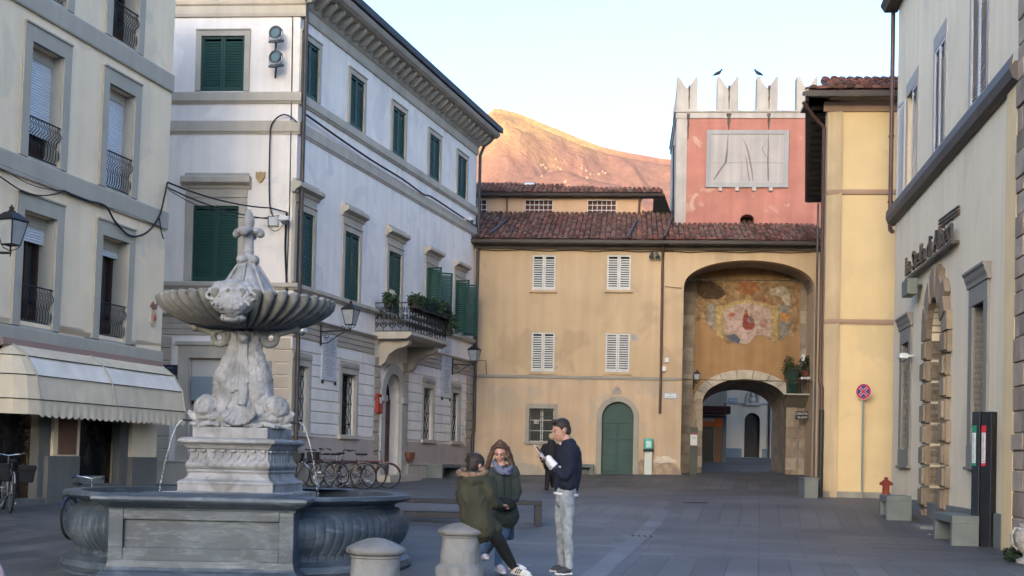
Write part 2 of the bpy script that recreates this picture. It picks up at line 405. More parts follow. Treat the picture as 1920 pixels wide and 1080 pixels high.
shut_window(PF, P, fu[0], fu[1], 10.52, 11.99, PL_TRIM, GREEN, .15)
for i, (a, b) in enumerate(g_pn[:3]): shut_window(PS, P, a, b, 5.44, 7.39, PL_TRIM, GREEN, .17, (7.80, 8.08))
shut_window(PF, P, fp[0], fp[1], 5.44, 7.45, PL_TRIM, GREEN, .22, (7.90, 8.22))
for a, b in g_pn[3:]:
    f = surround(PS, a, b, 5.44, 7.39, .15, .05)
    f.box(PS, a - .15, b + .15, 7.58, 7.80, -.04, .04)
    f.profile(PS, a - .25, b + .25, [(-.04, 7.80), (.06, 7.80), (.10, 7.88), (.24, 7.95), (.24, 8.04), (.2, 8.08), (-.04, 8.08)])
    f.build('window_frame', PL_TRIM, P, bevel=.006)
    w_ = MB().box(PS, a, b, 5.44, 7.39, -.28, -.24).build('window', GLASS, P)
    m = (a + b) / 2; c = MB()
    for u in (a, m - .04, b - .06): c.box(PS, u, u + .08 if u == m - .04 else u + .06, 5.44, 7.39, -.23, -.18)
    for v in (5.44, 6.1, 6.75, 7.31): c.box(PS, a + .06, b - .06, v, v + .06, -.228, -.185)
    c.build('sash', mat('brown_wood', (.12, .075, .05), rough=.5), w_)
    for s, u in ((-1, a), (1, b)):      # leaves swung open, a little off square
        d = (PS.N * .99 + PS.U * (.16 * s)).normalized() if s < 0 else (PS.N * .80 + PS.U * .60).normalized()
        lf = Fr(PS.p(u, 0, .05), d, None, PS.U * -1)
        louvre(lf, .0, .55, 5.46, 7.37, .02, GREEN, P)
for a, b in g_gr:
    f = surround(PS, a, b, 1.50, 3.27, .18, .05); f.box(PS, a - .18, b + .18, 3.50, 3.60, -.02, .07); f.box(PS, a - .22, b + .22, 1.38, 1.50, -.02, .12)
    f.build('window_frame', PL_TRIM, P, bevel=.006)
    wi = MB().box(PS, a, b, 1.5, 3.27, -.30, -.26).build('window', DARK, P)
    g = MB(); n = 6
    for i in range(n + 1):
        u = a + .04 + (b - a - .08) * i / n
        g.tube([PS.p(u + .035 * math.sin(j * 1.4 + (i % 2) * 3.14), 1.52 + j * .0875, -.10) for j in range(21)], .012, 5)
    for v in (1.8, 2.4, 3.0): g.box(PS, a, b, v, v + .03, -.105, -.095)
    g.build('window_grille', IRON, P)
# door
b = MB(); fa = arch(6.52, 8.0, -.35, 3.52); fo = arch(6.20, 8.32, -.35, 3.84)
b.prism(PS, fo, -.02, .12, [fa]); b.box(PS, 6.14, 6.54, 2.62, 2.80, -.02, .18); b.box(PS, 7.98, 8.38, 2.62, 2.80, -.02, .18)
b.box(PS, 6.12, 6.54, -.3, .35, -.02, .17); b.box(PS, 7.98, 8.40, -.3, .35, -.02, .17)
b.build('door_surround', mat('door_marble', (.42, .40, .38), var=.1, streak=.2), P, bevel=.01)
DR = mat('red_brown_door', (.085, .030, .024), rough=.5, var=.2, streak=.2)
b = MB().box(PS, 6.52, 8.0, .1, 2.75, -.36, -.30)
for u0 in (6.60, 7.32):
    for v0 in (.35, 1.15, 1.95): b.box(PS, u0, u0 + .58, v0, v0 + .62, -.30, -.27)
b.build('door', DR, P, bevel=.01)
MB().sheet(PS, arch(6.52, 8.0, 2.76, 3.50, .73), -.33).build('fanlight', DARK, P)
MB().box(PS, 5.95, 8.75, -.3, .32, .0, .55).build('door_step', PL_TRIM, P, bevel=.01)
# cornice with modillions and roof edge
b = MB().profile(PS, -.0, SL, [(-.05, 12.50), (.05, 12.50), (.07, 12.58), (.07, 12.78), (.12, 12.82), (.15, 12.92), (.15, 13.16), (-.05, 13.16)])
b.profile(PF, -FL, .15, [(-.05, 12.50), (.05, 12.50), (.07, 12.58), (.07, 12.78), (.12, 12.82), (.15, 12.92), (.15, 13.16), (-.05, 13.16)])
b.build('cornice', PL_TRIM, P)
OV = .72
MB().box(PS, -.9, SL + .38, 13.18, 13.30, -.2, OV - .14).build('soffit', PL_TRIM, P)
mod = MB().profile(PS, 0, .13, [(.14, 12.86), (.30, 12.88), (.40, 12.96), (.50, 13.04), (.55, 13.10), (.55, 13.178), (.14, 13.178)]).build('modillion', PL_TRIM, P)
nm = 31
for i in range(1, nm):
    c = mod.copy(); COL.objects.link(c); c.parent = P; c.location = PS.U * (i * (SL - .1) / (nm - 1))
b = MB().profile(PS, -1.0, SL + .42, [(OV - .16, 13.30), (OV - .16, 13.22), (OV - .08, 13.20), (OV + .02, 13.26), (OV + .07, 13.34), (OV + .07, 13.40), (OV - .16, 13.40)])
b.build('gutter', mat('pale_gutter', (.36, .33, .29), rough=.6, var=.1), P)
MB().add([PS.p(-1.0, 13.42, OV + .16), PS.p(SL + .50, 13.42, OV + .16), PS.p(SL + .50, 16.6, -9.5), PS.p(-1.0, 16.6, -9.5),
          PS.p(-1.0, 13.62, OV + .16), PS.p(SL + .50, 13.62, OV + .16), PS.p(SL + .50, 16.8, -9.5), PS.p(-1.0, 16.8, -9.5)],
         [(0, 1, 2, 3), (4, 5, 6, 7), (0, 1, 5, 4), (1, 2, 6, 5), (0, 3, 7, 4)]).build('roof', mat('roof_edge', (.045, .042, .045), rough=.7, var=.3), P)
# side/back walls so that it is a solid
b = MB(); E1 = PF.p(-FL, 0, 0); bk = PS.p(SL, 0, 0)
b.add([PS.p(SL, -.4, -.28), PS.p(SL, 13.2, -.28), PS.p(SL, 13.2, -10), PS.p(SL, -.4, -10)], [(0, 1, 2, 3)])
b.build('rear_wall', PL_WHITE, P)
pipe([PS.p(.07, 14, .14), PS.p(.07, 13.0, .14), PS.p(.05, 8, .14), PS.p(.03, 0.3, .16)], .06, GUTTER, P)
pipe([PS.p(SL + .1, 13.2, .62), PS.p(SL + .1, 13.05, .5), PS.p(SL + .06, 12.85, .25), PS.p(SL + .03, 12.5, .12), PS.p(SL + .02, 6, .12), PS.p(SL + .02, 1.95, .12), PS.p(SL - .12, 1.75, .12), PS.p(SL - .14, .4, .14)], .06, GUTTER, P)
# balcony
bn = 1.15; bu0 = PS.u(702, 628); bu1 = 9.25
b = MB().profile(PS, bu0, bu1, [(-.02, 4.50), (bn - .12, 4.50), (bn - .05, 4.54), (bn, 4.58), (bn + .05, 4.62), (bn + .05, 4.72), (-.02, 4.72)])
bal = b.build('balcony', PL_TRIM, P, bevel=.01)
for u in (bu0 + .35, bu1 - .6):
    MB().profile(PS, u, u + .28, [(-.02, 3.72), (.10, 3.70), (.22, 3.80), (.35, 4.05), (.60, 4.22), (.85, 4.28), (.98, 4.36), (1.0, 4.50), (-.02, 4.50)]).build('corbel', PL_TRIM, P, bevel=.01)
g = MB()
def rail_panel(fr, L_, v0, v1):
    g.box(fr, 0, L_, v1 - .03, v1, -.02, .02); g.box(fr, 0, L_, v0, v0 + .03, -.015, .015)
    k = max(2, int(L_ / .26)); d = L_ / k
    for i in range(k + 1): g.tube([fr.p(i * d, v0, 0), fr.p(i * d, v1, 0)], .011, 5)
    for i in range(k):
        c = (i + .5) * d
        for (vc, r_, s) in ((v0 + .22, .10, 1), (v0 + .45, .08, -1), (v0 + .68, .10, 1)):
            for q in (-1, 1):
                g.tube([fr.p(c + q * (d * .24 + r_ * .5 * (1 - t / 11) * math.cos(t * .85)), vc + s * r_ * (1 - t / 13) * math.sin(t * .85), 0) for t in range(11)], .013, 4, cap=False)
            g.tube([fr.p(c - d * .4, vc - r_ * s, 0), fr.p(c, vc + .03, 0), fr.p(c + d * .4, vc - r_ * s, 0)], .012, 4)
        g.tube([fr.p(c + .07 * math.cos(a), v0 + .56 + .07 * math.sin(a), 0) for a in [x * math.pi / 4 for x in range(8)]], .010, 4, closed=True)
rail_panel(PS.sub(bu0 + .04, 0, bn - .03), bu1 - bu0 - .08, 4.72, 5.62)
rail_panel(Fr(PS.p(bu0 + .04, 0, 0), PS.N, None, PS.U), bn - .03, 4.72, 5.62)
rail_panel(Fr(PS.p(bu1 - .04, 0, 0), PS.N, None, PS.U), bn - .03, 4.72, 5.62)
g.build('railing', IRON, bal)

# ================================================================== left apartment building
LB = wall(290, 925, 29, 1525, .03)
A = T('apartment_building', 'beige apartment building with grey window surrounds and roller blinds above a shop', 'apartment building', LB.O)
LE = -22.0
wins = []      # (u0, u1, v0, v1, blind fraction, lower)
def lw(x0, y0, x1, y1):      # pixel of upper left and lower right of the opening (outer edge of the reveal)
    return LB.u(x0, y0), LB.u(x1, y1)
wins.append(('mid', LB.u(55, 190), LB.u(116, 205), LB.v(85, 305), LB.v(85, 88), .75))
wins.append(('mid', LB.u(200, 260), LB.u(250, 280), LB.v(222, 365), LB.v(222, 168), .95))
wins.append(('low', LB.u(36, 500), LB.u(97, 520), LB.v(60, 615), LB.v(60, 397), .22))
wins.append(('low', LB.u(184, 540), LB.u(233, 550), LB.v(205, 640), LB.v(205, 446), .16))
print('left wins', [[round(q, 2) if not isinstance(q, str) else q for q in x] for x in wins])
u1m = (wins[0][1] + wins[2][1]) / 2, (wins[0][2] + wins[2][2]) / 2
u2m = (wins[1][1] + wins[3][1]) / 2, (wins[1][2] + wins[3][2]) / 2
stp = u2m[0] - u1m[0]
vm = (wins[0][3] + wins[1][3]) / 2, (wins[0][4] + wins[1][4]) / 2; vl = (wins[2][3] + wins[3][3]) / 2, (wins[2][4] + wins[3][4]) / 2
vt = vm[0] + (vm[0] - vl[0]), vm[1] + (vm[1] - vl[1])
print('rows', vl, vm, vt, u1m, u2m)
cols = [u2m, u1m, (u1m[0] - stp, u1m[1] - stp), (u1m[0] - 2 * stp, u1m[1] - 2 * stp)]
rows = [(vl, [.16, .22, .3, .2]), (vm, [.95, .75, .5, .6]), (vt, [.25, .3, .5, .4])]
hl = [rect(c[0], c[1], r[0][0], r[0][1]) for c in cols for r in rows]
sh = [rect(LB.u(84, 860) - .05, LB.u(84, 860) + .0, 0, 0)]
TOPL = vt[1] + 1.5
MB().prism(LB, rect(LE, 0, 3.35, TOPL), -.4, 0, hl).build('wall', LEFTW, A)
MB().add([LB.p(0, -.4, -.01), LB.p(0, TOPL, -.01), LB.p(0, TOPL, -8), LB.p(0, -.4, -8)], [(0, 1, 2, 3)]).build('end_wall', LEFTW, A)
for (v0, v1) in ((vl[0] - .42, vl[0] - .02), (vm[0] - .42, vm[0] - .02), (vt[0] - .42, vt[0] - .02)):
    MB().profile(LB, LE, .0, [(-.02, v0), (.05, v0), (.06, v0 + .03), (.06, v1 - .03), (.05, v1), (-.02, v1)]).build('string_course', LEFTG, A)
CURT = mat('white_curtain', (.45, .45, .46), rough=.9, var=.1, scale=8); WOOD = mat('dark_wood', (.045, .022, .016), rough=.45)
BLIND = mat('roller_blind', (.74, .77, .82), rough=.5, var=.04)
for (v0, v1), fr_ in rows:
    for (a, c), bf in zip(cols, fr_):
        f = surround(LB, a, c, v0, v1, .24, .05, top=.30)
        f.box(LB, a, c, v0 - .03, v0 + .02, -.40, .05)
        f.box(LB, a, c, v1 - .22, v1 - .002, -.34, -.19)
        f.box(LB, a + .001, a + .02, v0, v1, -.39, -.001); f.box(LB, c - .02, c - .001, v0, v1, -.39, -.001)
        f.build('window_frame', LEFTG, A)
        wi = MB().box(LB, a, c, v0, v1, -.42, -.38).build('window', GLASS, A)
        m = (a + c) / 2; s = MB()
        for u in (a, a + (m - a) * .82, m + (c - m) * .12, c - .10): s.box(LB, u, u + .10, v0, v1, -.378, -.32)
        s.box(LB, a, c, v0, v0 + .5, -.375, -.325)
        s.build('sash', WOOD, wi)
        cu = MB(); q = m - .12
        for k in range(10): cu.box(LB, q + k * .028, q + k * .028 + .03, v0 + .5, v1, -.37 - .004 * (k % 2), -.345 + .01 * math.sin(k * 1.9))
        cu.build('curtain', CURT, wi)
        r = MB(); vb = v1 - (v1 - v0) * bf; k = 0; v = v1 - .1
        while v > vb:
            r.profile(LB, a + .03, c - .03, [(-.24, v), (-.215, v - .012), (-.215, v - .040), (-.24, v - .050)]); v -= .052
        r.build('roller_shutter', BLIND, A)
        g = MB(); ht = (v1 - v0) * .36; nb = 11
        g.tube([LB.p(a + .02, v0 + ht, .02), LB.p(c - .02, v0 + ht, .02)], .016, 6); g.tube([LB.p(a + .02, v0 + .07, -.04), LB.p(c - .02, v0 + .07, -.04)], .014, 6)
        for i in range(nb + 1):
            u = a + .03 + (c - a - .06) * i / nb
            g.tube([LB.p(u + .03 * math.sin(t * .78), v0 + .07 + (ht - .07) * t / 24, -.04 + .035 * (1 - math.cos(t * .52)) + .02 * t / 24) for t in range(25)], .009, 4)
        g.build('window_railing', IRON, A)
# shop front under the awning
SP = mat('shop_pilaster', (.16, .155, .14), rough=.7, var=.1, streak=.15)
b = MB()
s0, s1 = LB.u(245, 880), LB.u(291, 880); d0, d1 = LB.u(98, 880), LB.u(147, 880)
b.box(LB, s0, 0, -.4, 3.4, -.5, 0); b.box(LB, d0, d1, -.4, 3.4, -.5, 0)
b.build('pilaster', LEFTW, A)
b = MB(); b.box(LB, s0 - .003, .003, -.4, LB.v(270, 857), -.2, .03); b.build('plinth', SP, A, bevel=.01); MB().box(LB, d0 - .2, d1 + .003, -.4, LB.v(120, 855), -.2, .03).build('plinth', SP, A, bevel=.01)
MB().box(LB, LE, d0 - .22, -.4, .0, -.3, .02).build('plinth', SP, A, bevel=.01)
b = MB(); b.box(LB, s0 - .35, s0, -.4, 3.4, -.25, -.08); b.box(LB, d0 - .40, d0, -.4, 3.4, -.25, -.06); b.box(LB, d1, d1 + .12, -.4, 3.4, -.25, -.1); b.box(LB, d1 + .12, s0 - .35, -.4, .25, -.2, -.1)
b.box(LB, LE, 0, 3.1, 3.4, -.45, -.06)
b.build('shop_frame', SP, A, bevel=.01)
MB().box(LB, d0 + .14, d1 - .14, LB.v(120, 852), 3.2, 0, .03).build('sign_board', mat('wood_board', (.17, .085, .05), rough=.6, var=.15), A, bevel=.01)
b = MB().box(LB, LE, s0, -.4, 3.4, -.6, -.5).build('shop_window', mat('shop_glass', (.015, .015, .016), rough=.15, var=.4, col2=(.05, .045, .04), c2scale=3, c2pos=.62), A)
b = MB()
rnd = random.Random(3)
for k in range(3):
    c_ = d1 + .6 + k * .42; b.tube([LB.p(c_, 2.7, -.42), LB.p(c_, 2.3, -.42)], .01, 5); b.box(LB, c_ - .14, c_ + .14, 1.35 + .2 * k, 2.3, -.44, -.40)
b.build('window_display', mat('display_goods', (.05, .045, .042), rough=.6, var=.5, scale=8), A)
MB().box(LB, LB.u(165, 895), LB.u(220, 895), -.1, LB.v(190, 893), -.45, -.3).build('display_counter', mat('counter', (.24, .25, .24), rough=.6), A, bevel=.01)

# ================================================================== central ochre building with the gate
CB = wall(885, 889, 48.9, -27000)
Cn = T('gatehouse', 'long ochre plastered building with white shutters and a tall arched gateway at its right end', 'building', CB.O)
gv = CB.v(1000, 466)           # top of the wall under the gutter
scv = CB.v(1000, 706); aL, aR = CB.u(1279, 700), CB.u(1525, 700); aT, aS = CB.v(1400, 488), CB.v(1279, 540)
print('central', gv, scv, aL, aR, aT, aS)
def seg_arch(a, b, c, sp, top, n=24):
    m = (a + b) / 2; r = (b - a) / 2; h = top - sp
    return [(a, c), (b, c)] + [(m + r * math.cos(math.pi * i / n), sp + h * math.sin(math.pi * i / n) ** .85) for i in range(n + 1)]
cw = [(CB.u(998, 510), CB.u(1042, 510), CB.v(1020, 544), CB.v(1020, 478)), (CB.u(1138, 510), CB.u(1183, 510), CB.v(1160, 544), CB.v(1160, 478)),
      (CB.u(996, 660), CB.u(1040, 660), CB.v(1018, 697), CB.v(1018, 623)), (CB.u(1135, 660), CB.u(1181, 660), CB.v(1158, 698), CB.v(1158, 625))]
dw = (CB.u(1127, 850), CB.u(1187, 850), CB.v(1157, 753)); gw = (CB.u(992, 800), CB.u(1038, 800), CB.v(1015, 828), CB.v(1015, 766))
CR = 12.95
big = seg_arch(aL, aR, scv, aS, aT)
MB().prism(CB, rect(0 - 1.5, CR, scv, gv + .3), -.5, 0, [rect(a, b, c, d) for a, b, c, d in cw] + [[(aL, scv + .0005), (aR, scv + .0005)] + big[2:]]).build('upper_wall', OCHRE, Cn)
lowpoly = [(-1.5, -.4), (aL, -.4), (aL, scv), (-1.5, scv)]
MB().prism(CB, lowpoly, -.5, 0, [arch(dw[0], dw[1], 0.0, dw[2]), rect(*gw)]).build('lower_wall', OCHRE2, Cn)
MB().box(CB, aR, CR, -.4, scv, -.5, 0).build('pier', OCHRE2, Cn)
MB().box(CB, -1.5, aL - .001, scv - .06, scv + .05, -.01, .05).build('string_course', mat('grey_band', (.25, .235, .21), rough=.8), Cn)
for i, (a, b, c, d) in enumerate(cw): shut_window(CB, Cn, a, b, c, d, OCHRE, WHITE, 0, pitch=.07, sill=.10 if i < 2 else .06)
ST = mat('door_stone', (.33, .31, .27), rough=.85, var=.1, streak=.2)
MB().prism(CB, arch(dw[0] - .2, dw[1] + .2, -.2, dw[2] + .2), -.02, .07, [arch(dw[0], dw[1], -.1, dw[2])]).build('door_surround', ST, Cn)
b = MB().prism(CB, arch(dw[0], dw[1], -.1, dw[2]), -.35, -.22)
dm = (dw[0] + dw[1]) / 2
for u0, u1 in ((dw[0] + .08, dm - .05), (dm + .05, dw[1] - .08)):
    for v in (.25, .85, 1.45): b.box(CB, u0, u1, v, v + .5, -.22, -.195)
b.box(CB, dw[0], dw[1], 2.05, 2.13, -.22, -.18); b.box(CB, dm - .025, dm + .025, 0, 2.05, -.22, -.19)
b.build('door', mat('teal_green_paint', (.008, .045, .045), rough=.5, var=.15), Cn, bevel=.006)
f = surround(CB, gw[0], gw[1], gw[2], gw[3], .14, .05); f.box(CB, gw[0] - .2, gw[1] + .2, gw[2] - .1, gw[2], -.02, .1); f.build('window_frame', ST, Cn)
wi = MB().box(CB, gw[0], gw[1], gw[2], gw[3], -.30, -.25).build('window', GLASS, Cn)
s = MB(); gm = (gw[0] + gw[1]) / 2; gh_ = (gw[3] - gw[2]) / 3
for u in (gw[0], gm - .05, gm + .01, gw[1] - .04): s.box(CB, u, u + .04, gw[2], gw[3], -.25, -.2)
for i in range(4): s.box(CB, gw[0], gw[1], gw[2] + i * gh_ - .015 * i, gw[2] + i * gh_ + .03 - .015 * i, -.248, -.205)
s.build('sash', WHITE, wi)
MB().box(CB, gw[0] + .15, gw[0] + .36, gw[2] + .68, gw[2] + .82, -.2, -.19).build('paper_notice', WHITE2, wi)
g = MB()
for i in range(7): g.tube([CB.p(gw[0] + .03 + (gw[1] - gw[0] - .06) * i / 6, gw[2], -.03), CB.p(gw[0] + .03 + (gw[1] - gw[0] - .06) * i / 6, gw[3], -.03)], .009, 5)
for i in range(6): g.box(CB, gw[0], gw[1], gw[2] + .08 + i * (gw[3] - gw[2] - .18) / 5, gw[2] + .10 + i * (gw[3] - gw[2] - .18) / 5, -.04, -.02)
g.build('window_grille', IRON, Cn)
# bare patches in the plaster
def peel(pts, m, jag=.04, n=.006, seed=1, nm='bare_patch'):
    rj = random.Random(seed); q = [CB.uv(x, y) for x, y in pts]; o = []
    for i in range(len(q)):
        a, c = q[i], q[(i + 1) % len(q)]; kk = max(1, int(math.dist(a, c) / .08))
        for j in range(kk): t = j / kk; o.append((a[0] + (c[0] - a[0]) * t + rj.uniform(-jag, jag) * .5, a[1] + (c[1] - a[1]) * t + rj.uniform(-jag, jag) * .5))
    MB().prism(CB, o, -.01, n).build(nm, m, Cn)
GP = mat('bare_render', (.30, .30, .29), rough=.95, var=.15, scale=6)
DP = mat('crumbling_plaster', (.36, .27, .19), rough=.95, var=.3, scale=4, col2=(.24, .19, .15), c2scale=3, c2pos=.52, bump=.6, bscale=20)
LP = mat('salt_bloom', (.52, .46, .39), rough=.95, var=.15, scale=6)
peel([(1183, 625), (1192, 627), (1198, 636), (1190, 640), (1183, 637)], GP, seed=2); peel([(1040, 632), (1047, 634), (1044, 637), (1040, 637)], GP, seed=3); peel([(1182, 680), (1185, 684), (1182, 694)], GP, seed=4); peel([(1041, 684), (1047, 690), (1041, 694)], GP, seed=5)
peel([(1188, 900), (1190, 868), (1204, 861), (1218, 866), (1236, 862), (1262, 868), (1277, 878), (1278, 900)], DP, .10, .007, 6); peel([(1222, 866), (1232, 856), (1250, 855), (1266, 862), (1271, 868), (1255, 866), (1238, 869)], LP, .05, .010, 7)
peel([(888, 905), (889, 862), (930, 865), (985, 868), (1010, 872), (1030, 905)], mat('grey_base_render', (.36, .32, .26), rough=.95, var=.15, scale=2), .05, .006, 8)
# gutter, eave and roofs
b = MB().profile(CB, -1.5, CR + .3, [(-.3, gv - .02), (.12, gv - .02), (.16, gv + .06), (.16, gv + .10), (.42, gv + .12), (.42, gv + .20), (-.3, gv + .20)])
b.build('eave', EAVE, Cn)
b = MB().profile(CB, -1.5, CR + .3, [(.40, gv + .22), (.42, gv + .14), (.50, gv + .10), (.58, gv + .14), (.60, gv + .24), (.58, gv + .25), (.42, gv + .25)]); b.build('gutter', GUTTER, Cn)
tanp = math.tan(rad(20)); eO = CB.p(-1.5, gv + .27, .5)
Sd = (-CB.N + Vector((0, 0, tanp))).normalized()
tile_roof(eO, CB.U, Sd, CR + 1.8, 6.6, TILE2, Cn)
def roofpt(u, d): return eO + CB.U * (u + 1.5) + Sd * d
for (x0, y0, x1, y1) in ((951, 411, 918, 438), (1194, 412, 1178, 444)):      # valley pipes on the roof
    def onroof(x, y):
        r = ray(x, y); nn = CB.U.cross(Sd).normalized(); t = (eO + nn * .16 - CAM).dot(nn) / r.dot(nn); return CAM + r * t
    pipe([onroof(x0, y0), onroof(x1, y1)], .05, GUTTER, Cn, 'roof_pipe')
pipe([onroof(1262, 402), onroof(1246, 444), CB.p(CB.u(1243, 470), gv - .1, .12), CB.p(CB.u(1242, 500), gv - .6, .1), CB.p(CB.u(1241, 600), 4, .1), CB.p(CB.u(1237, 770), CB.v(1237, 775), .1)], .05, COPPER, Cn)
# attic storey behind
aY = 5.5; AT = Fr(CB.p(0, 0, -aY + .5), CB.U); a0 = AT.v(1000, 404) - .35; a1 = AT.v(1000, 371)
ar = AT.u(1204, 385); awin = [(AT.u(985, 390), AT.u(1036, 390)), (AT.u(1102, 390), AT.u(1155, 390)), (AT.u(860, 390), AT.u(912, 390))]
wv0, wv1 = AT.v(1010, 403), AT.v(1010, 375)
MB().prism(AT, rect(-2.5, ar, a0, a1 + .1), -.3, 0, [rect(a, b, wv0, wv1) for a, b in awin]).build('attic_wall', ATTIC, Cn)
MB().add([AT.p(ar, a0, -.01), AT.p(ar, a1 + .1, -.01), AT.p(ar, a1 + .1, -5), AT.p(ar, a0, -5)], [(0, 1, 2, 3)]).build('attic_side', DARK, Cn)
for a, b in awin:
    wi = MB().box(AT, a, b, wv0, wv1, -.25, -.2).build('window', mat('red_blind', (.09, .018, .02), rough=.6), Cn)
    g = MB()
    for i in range(7): g.box(AT, a + (b - a) * i / 6 - .012, a + (b - a) * i / 6 + .012, wv0, wv1, -.02, .02)
    for i in range(4): g.box(AT, a, b, wv0 + (wv1 - wv0) * i / 3 - .012, wv0 + (wv1 - wv0) * i / 3 + .012, -.015, .024)
    g.build('window_grille', WHITE, wi)
MB().profile(AT, -2.5, ar + .9, [(-.1, a1), (.25, a1 + .02), (.42, a1 + .02), (.46, a1 + .12), (-.1, a1 + .12)]).build('gutter', GUTTER, Cn)
# attic roof: a shallow plane whose ridge drops to the right
tO = AT.p(-2.5, a1 + .12, .45); wA = ar + .85 + 2.5
S2 = (-CB.N + Vector((0, 0, math.tan(rad(19))))).normalized()
n_ = MB()
tile_roof(tO, CB.U, S2, 4.3, 2.9, TILE2, Cn)
tile_roof(tO + CB.U * 4.25, CB.U, S2, 1.2, 2.4, TILE2, Cn)
tile_roof(tO + CB.U * 5.4, CB.U, S2, 1.4, 1.8, TILE2, Cn)
tile_roof(tO + CB.U * 6.8, CB.U, S2, wA - 6.8, 1.3, TILE2, Cn)
MB().box(Fr(tO + CB.U * 3.75 + S2 * 1.95, CB.U, S2, CB.U.cross(S2)), 0, .42, 0, .22, .1, .16).build('skylight', mat('skylight_glass', (.6, .65, .7), rough=.1), Cn)
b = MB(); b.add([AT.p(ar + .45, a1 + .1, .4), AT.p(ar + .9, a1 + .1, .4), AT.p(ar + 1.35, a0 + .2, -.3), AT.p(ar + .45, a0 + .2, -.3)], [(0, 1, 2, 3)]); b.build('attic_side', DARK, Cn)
pipe([AT.p(AT.u(951, 385), a1, .2), AT.p(AT.u(951, 405), a0 + .3, .1)], .04, COPPER, Cn)
pipe([AT.p(AT.u(1199, 385), a1, .2), AT.p(AT.u(1197, 405), a0 + .3, .1)], .04, COPPER, Cn)
# recess behind the big arch: painted wall, quoins, inner arch
D = 2.0; IN = Fr(CB.p(0, 0, -D), CB.U)
iu0, iu1 = aL - .15, aR + .15
ig0, ig1 = IN.u(1317, 800), IN.u(1473, 800); igt = IN.v(1395, 711); igs = IN.v(1317, 752)
print('inner', ig0, ig1, igt, igs)
def inner(a, b, c, sp, top, n=20):
    m = (a + b) / 2; r = (b - a) / 2; h = top - sp
    return [(a, c), (b, c)] + [(m + r * math.cos(math.pi * i / n), sp + h * math.sin(math.pi * i / n)) for i in range(n + 1)]
QT = mat('rough_quoin_stone', (.30, .245, .195), rough=.95, var=.25, scale=3, bump=.6, bscale=14, col2=(.20, .17, .14), c2scale=2.5, streak=.2)
pl0, pl1 = IN.u(1303, 620), IN.u(1500, 620)
FRW = mat('orange_ochre_plaster', (.33, .195, .095), rough=.9, var=.15, streak=.25, scale=1.2)
MB().prism(IN, [(iu0, -.4), (ig0, -.4), (ig0, igs)] + [((ig0 + ig1) / 2 + (ig1 - ig0) / 2 * math.cos(math.pi * (1 - i / 20)), igs + (igt - igs) * math.sin(math.pi * i / 20)) for i in range(1, 20)] + [(ig1, igs), (ig1, -.4), (iu1, -.4), (iu1, 8.6), (iu0, 8.6)], -.3, 0).build('inner_wall', QT, Cn)
iv0 = igs + .05
MB().prism(IN, [(pl0, iv0), (ig0 - .02, iv0)] + [((ig0 + ig1) / 2 + ((ig1 - ig0) / 2 + .35) * math.cos(math.pi * (1 - i / 20)), igs + (igt - igs + .35) * math.sin(math.pi * i / 20)) for i in range(2, 19)] + [(ig1 + .1, iv0), (pl1, iv0), (pl1, 8.5), (pl0, 8.5)], -.01, .02).build('painted_wall', FRW, Cn)
# voussoirs
b = MB(); nvs = 9; cm = (ig0 + ig1) / 2; ra = (ig1 - ig0) / 2; hh = igt - igs
for i in range(nvs):
    t0, t1 = math.pi * (i + .04) / nvs, math.pi * (i + .96) / nvs; o = []
    for k in range(5): t = t0 + (t1 - t0) * k / 4; o.append((cm + ra * math.cos(t), igs + hh * math.sin(t)))
    for k in range(4, -1, -1): t = t0 + (t1 - t0) * k / 4; o.append((cm + (ra + .36) * math.cos(t), igs + (hh + .36) * math.sin(t)))
    b.prism(IN, o, -.3, .06)
b.build('voussoir', mat('pale_voussoir', (.37, .33, .275), rough=.9, var=.2, scale=3, bump=.4, bscale=15), Cn, bevel=.012)
rnd = random.Random(11)
QM_ = mat('pale_quoin', (.33, .28, .225), rough=.95, var=.25, scale=3, bump=.5, bscale=14, island=.35)
for s in (0, 1):
    v = -.3; b = MB()
    while v < 7.6:
        h = rnd.uniform(.32, .55)
        if s == 0: b.box(IN, iu0 + .01, pl0 - rnd.uniform(-.0, .05), v, v + h - .006, -.01, .03 + rnd.uniform(0, .03))
        else: b.box(IN, pl1 + rnd.uniform(0, .05), iu1, v, v + h - .006, -.01, .03 + rnd.uniform(0, .03))
        v += h
    v = -.3
    while v < igs:
        h = rnd.uniform(.3, .5); wd = rnd.uniform(.2, .42)
        if s == 0: b.box(IN, ig0 - wd, ig0, v, v + h - .006, -.28, .04 + rnd.uniform(.035, .06))
        else: b.box(IN, ig1, ig1 + wd, v, v + h - .006, -.28, .04 + rnd.uniform(.035, .06))
        v += h
    b.build('quoin', QM_, Cn, bevel=.015)
# sides and vault of the recess
b = MB(); m_ = len(big)
for i in range(2, m_ - 1):
    (p0, q0), (p1, q1) = big[i], big[i + 1]; b.quad(CB.p(p0, q0, -.5), CB.p(p1, q1, -.5), CB.p(p1, q1, -D - .02), CB.p(p0, q0, -D - .02))
b.build('recess_vault', mat('vault_plaster', (.30, .25, .20), rough=.9, var=.15, streak=.2), Cn)
b = MB(); b.box(CB, aL - .16, aL, -.4, aS, -D, -.5); b.build('recess_side', QT, Cn)
b = MB(); b.box(CB, aR, aR + .16, -.4, aS, -D, -.5); b.build('recess_side', OCHRE2, Cn)
pipe([CB.p(aL + .02, CB.v(1400, 521), -.6), CB.p(aR - .02, CB.v(1400, 521), -.6)], .018, GUTTER, Cn, 'tie_rod')
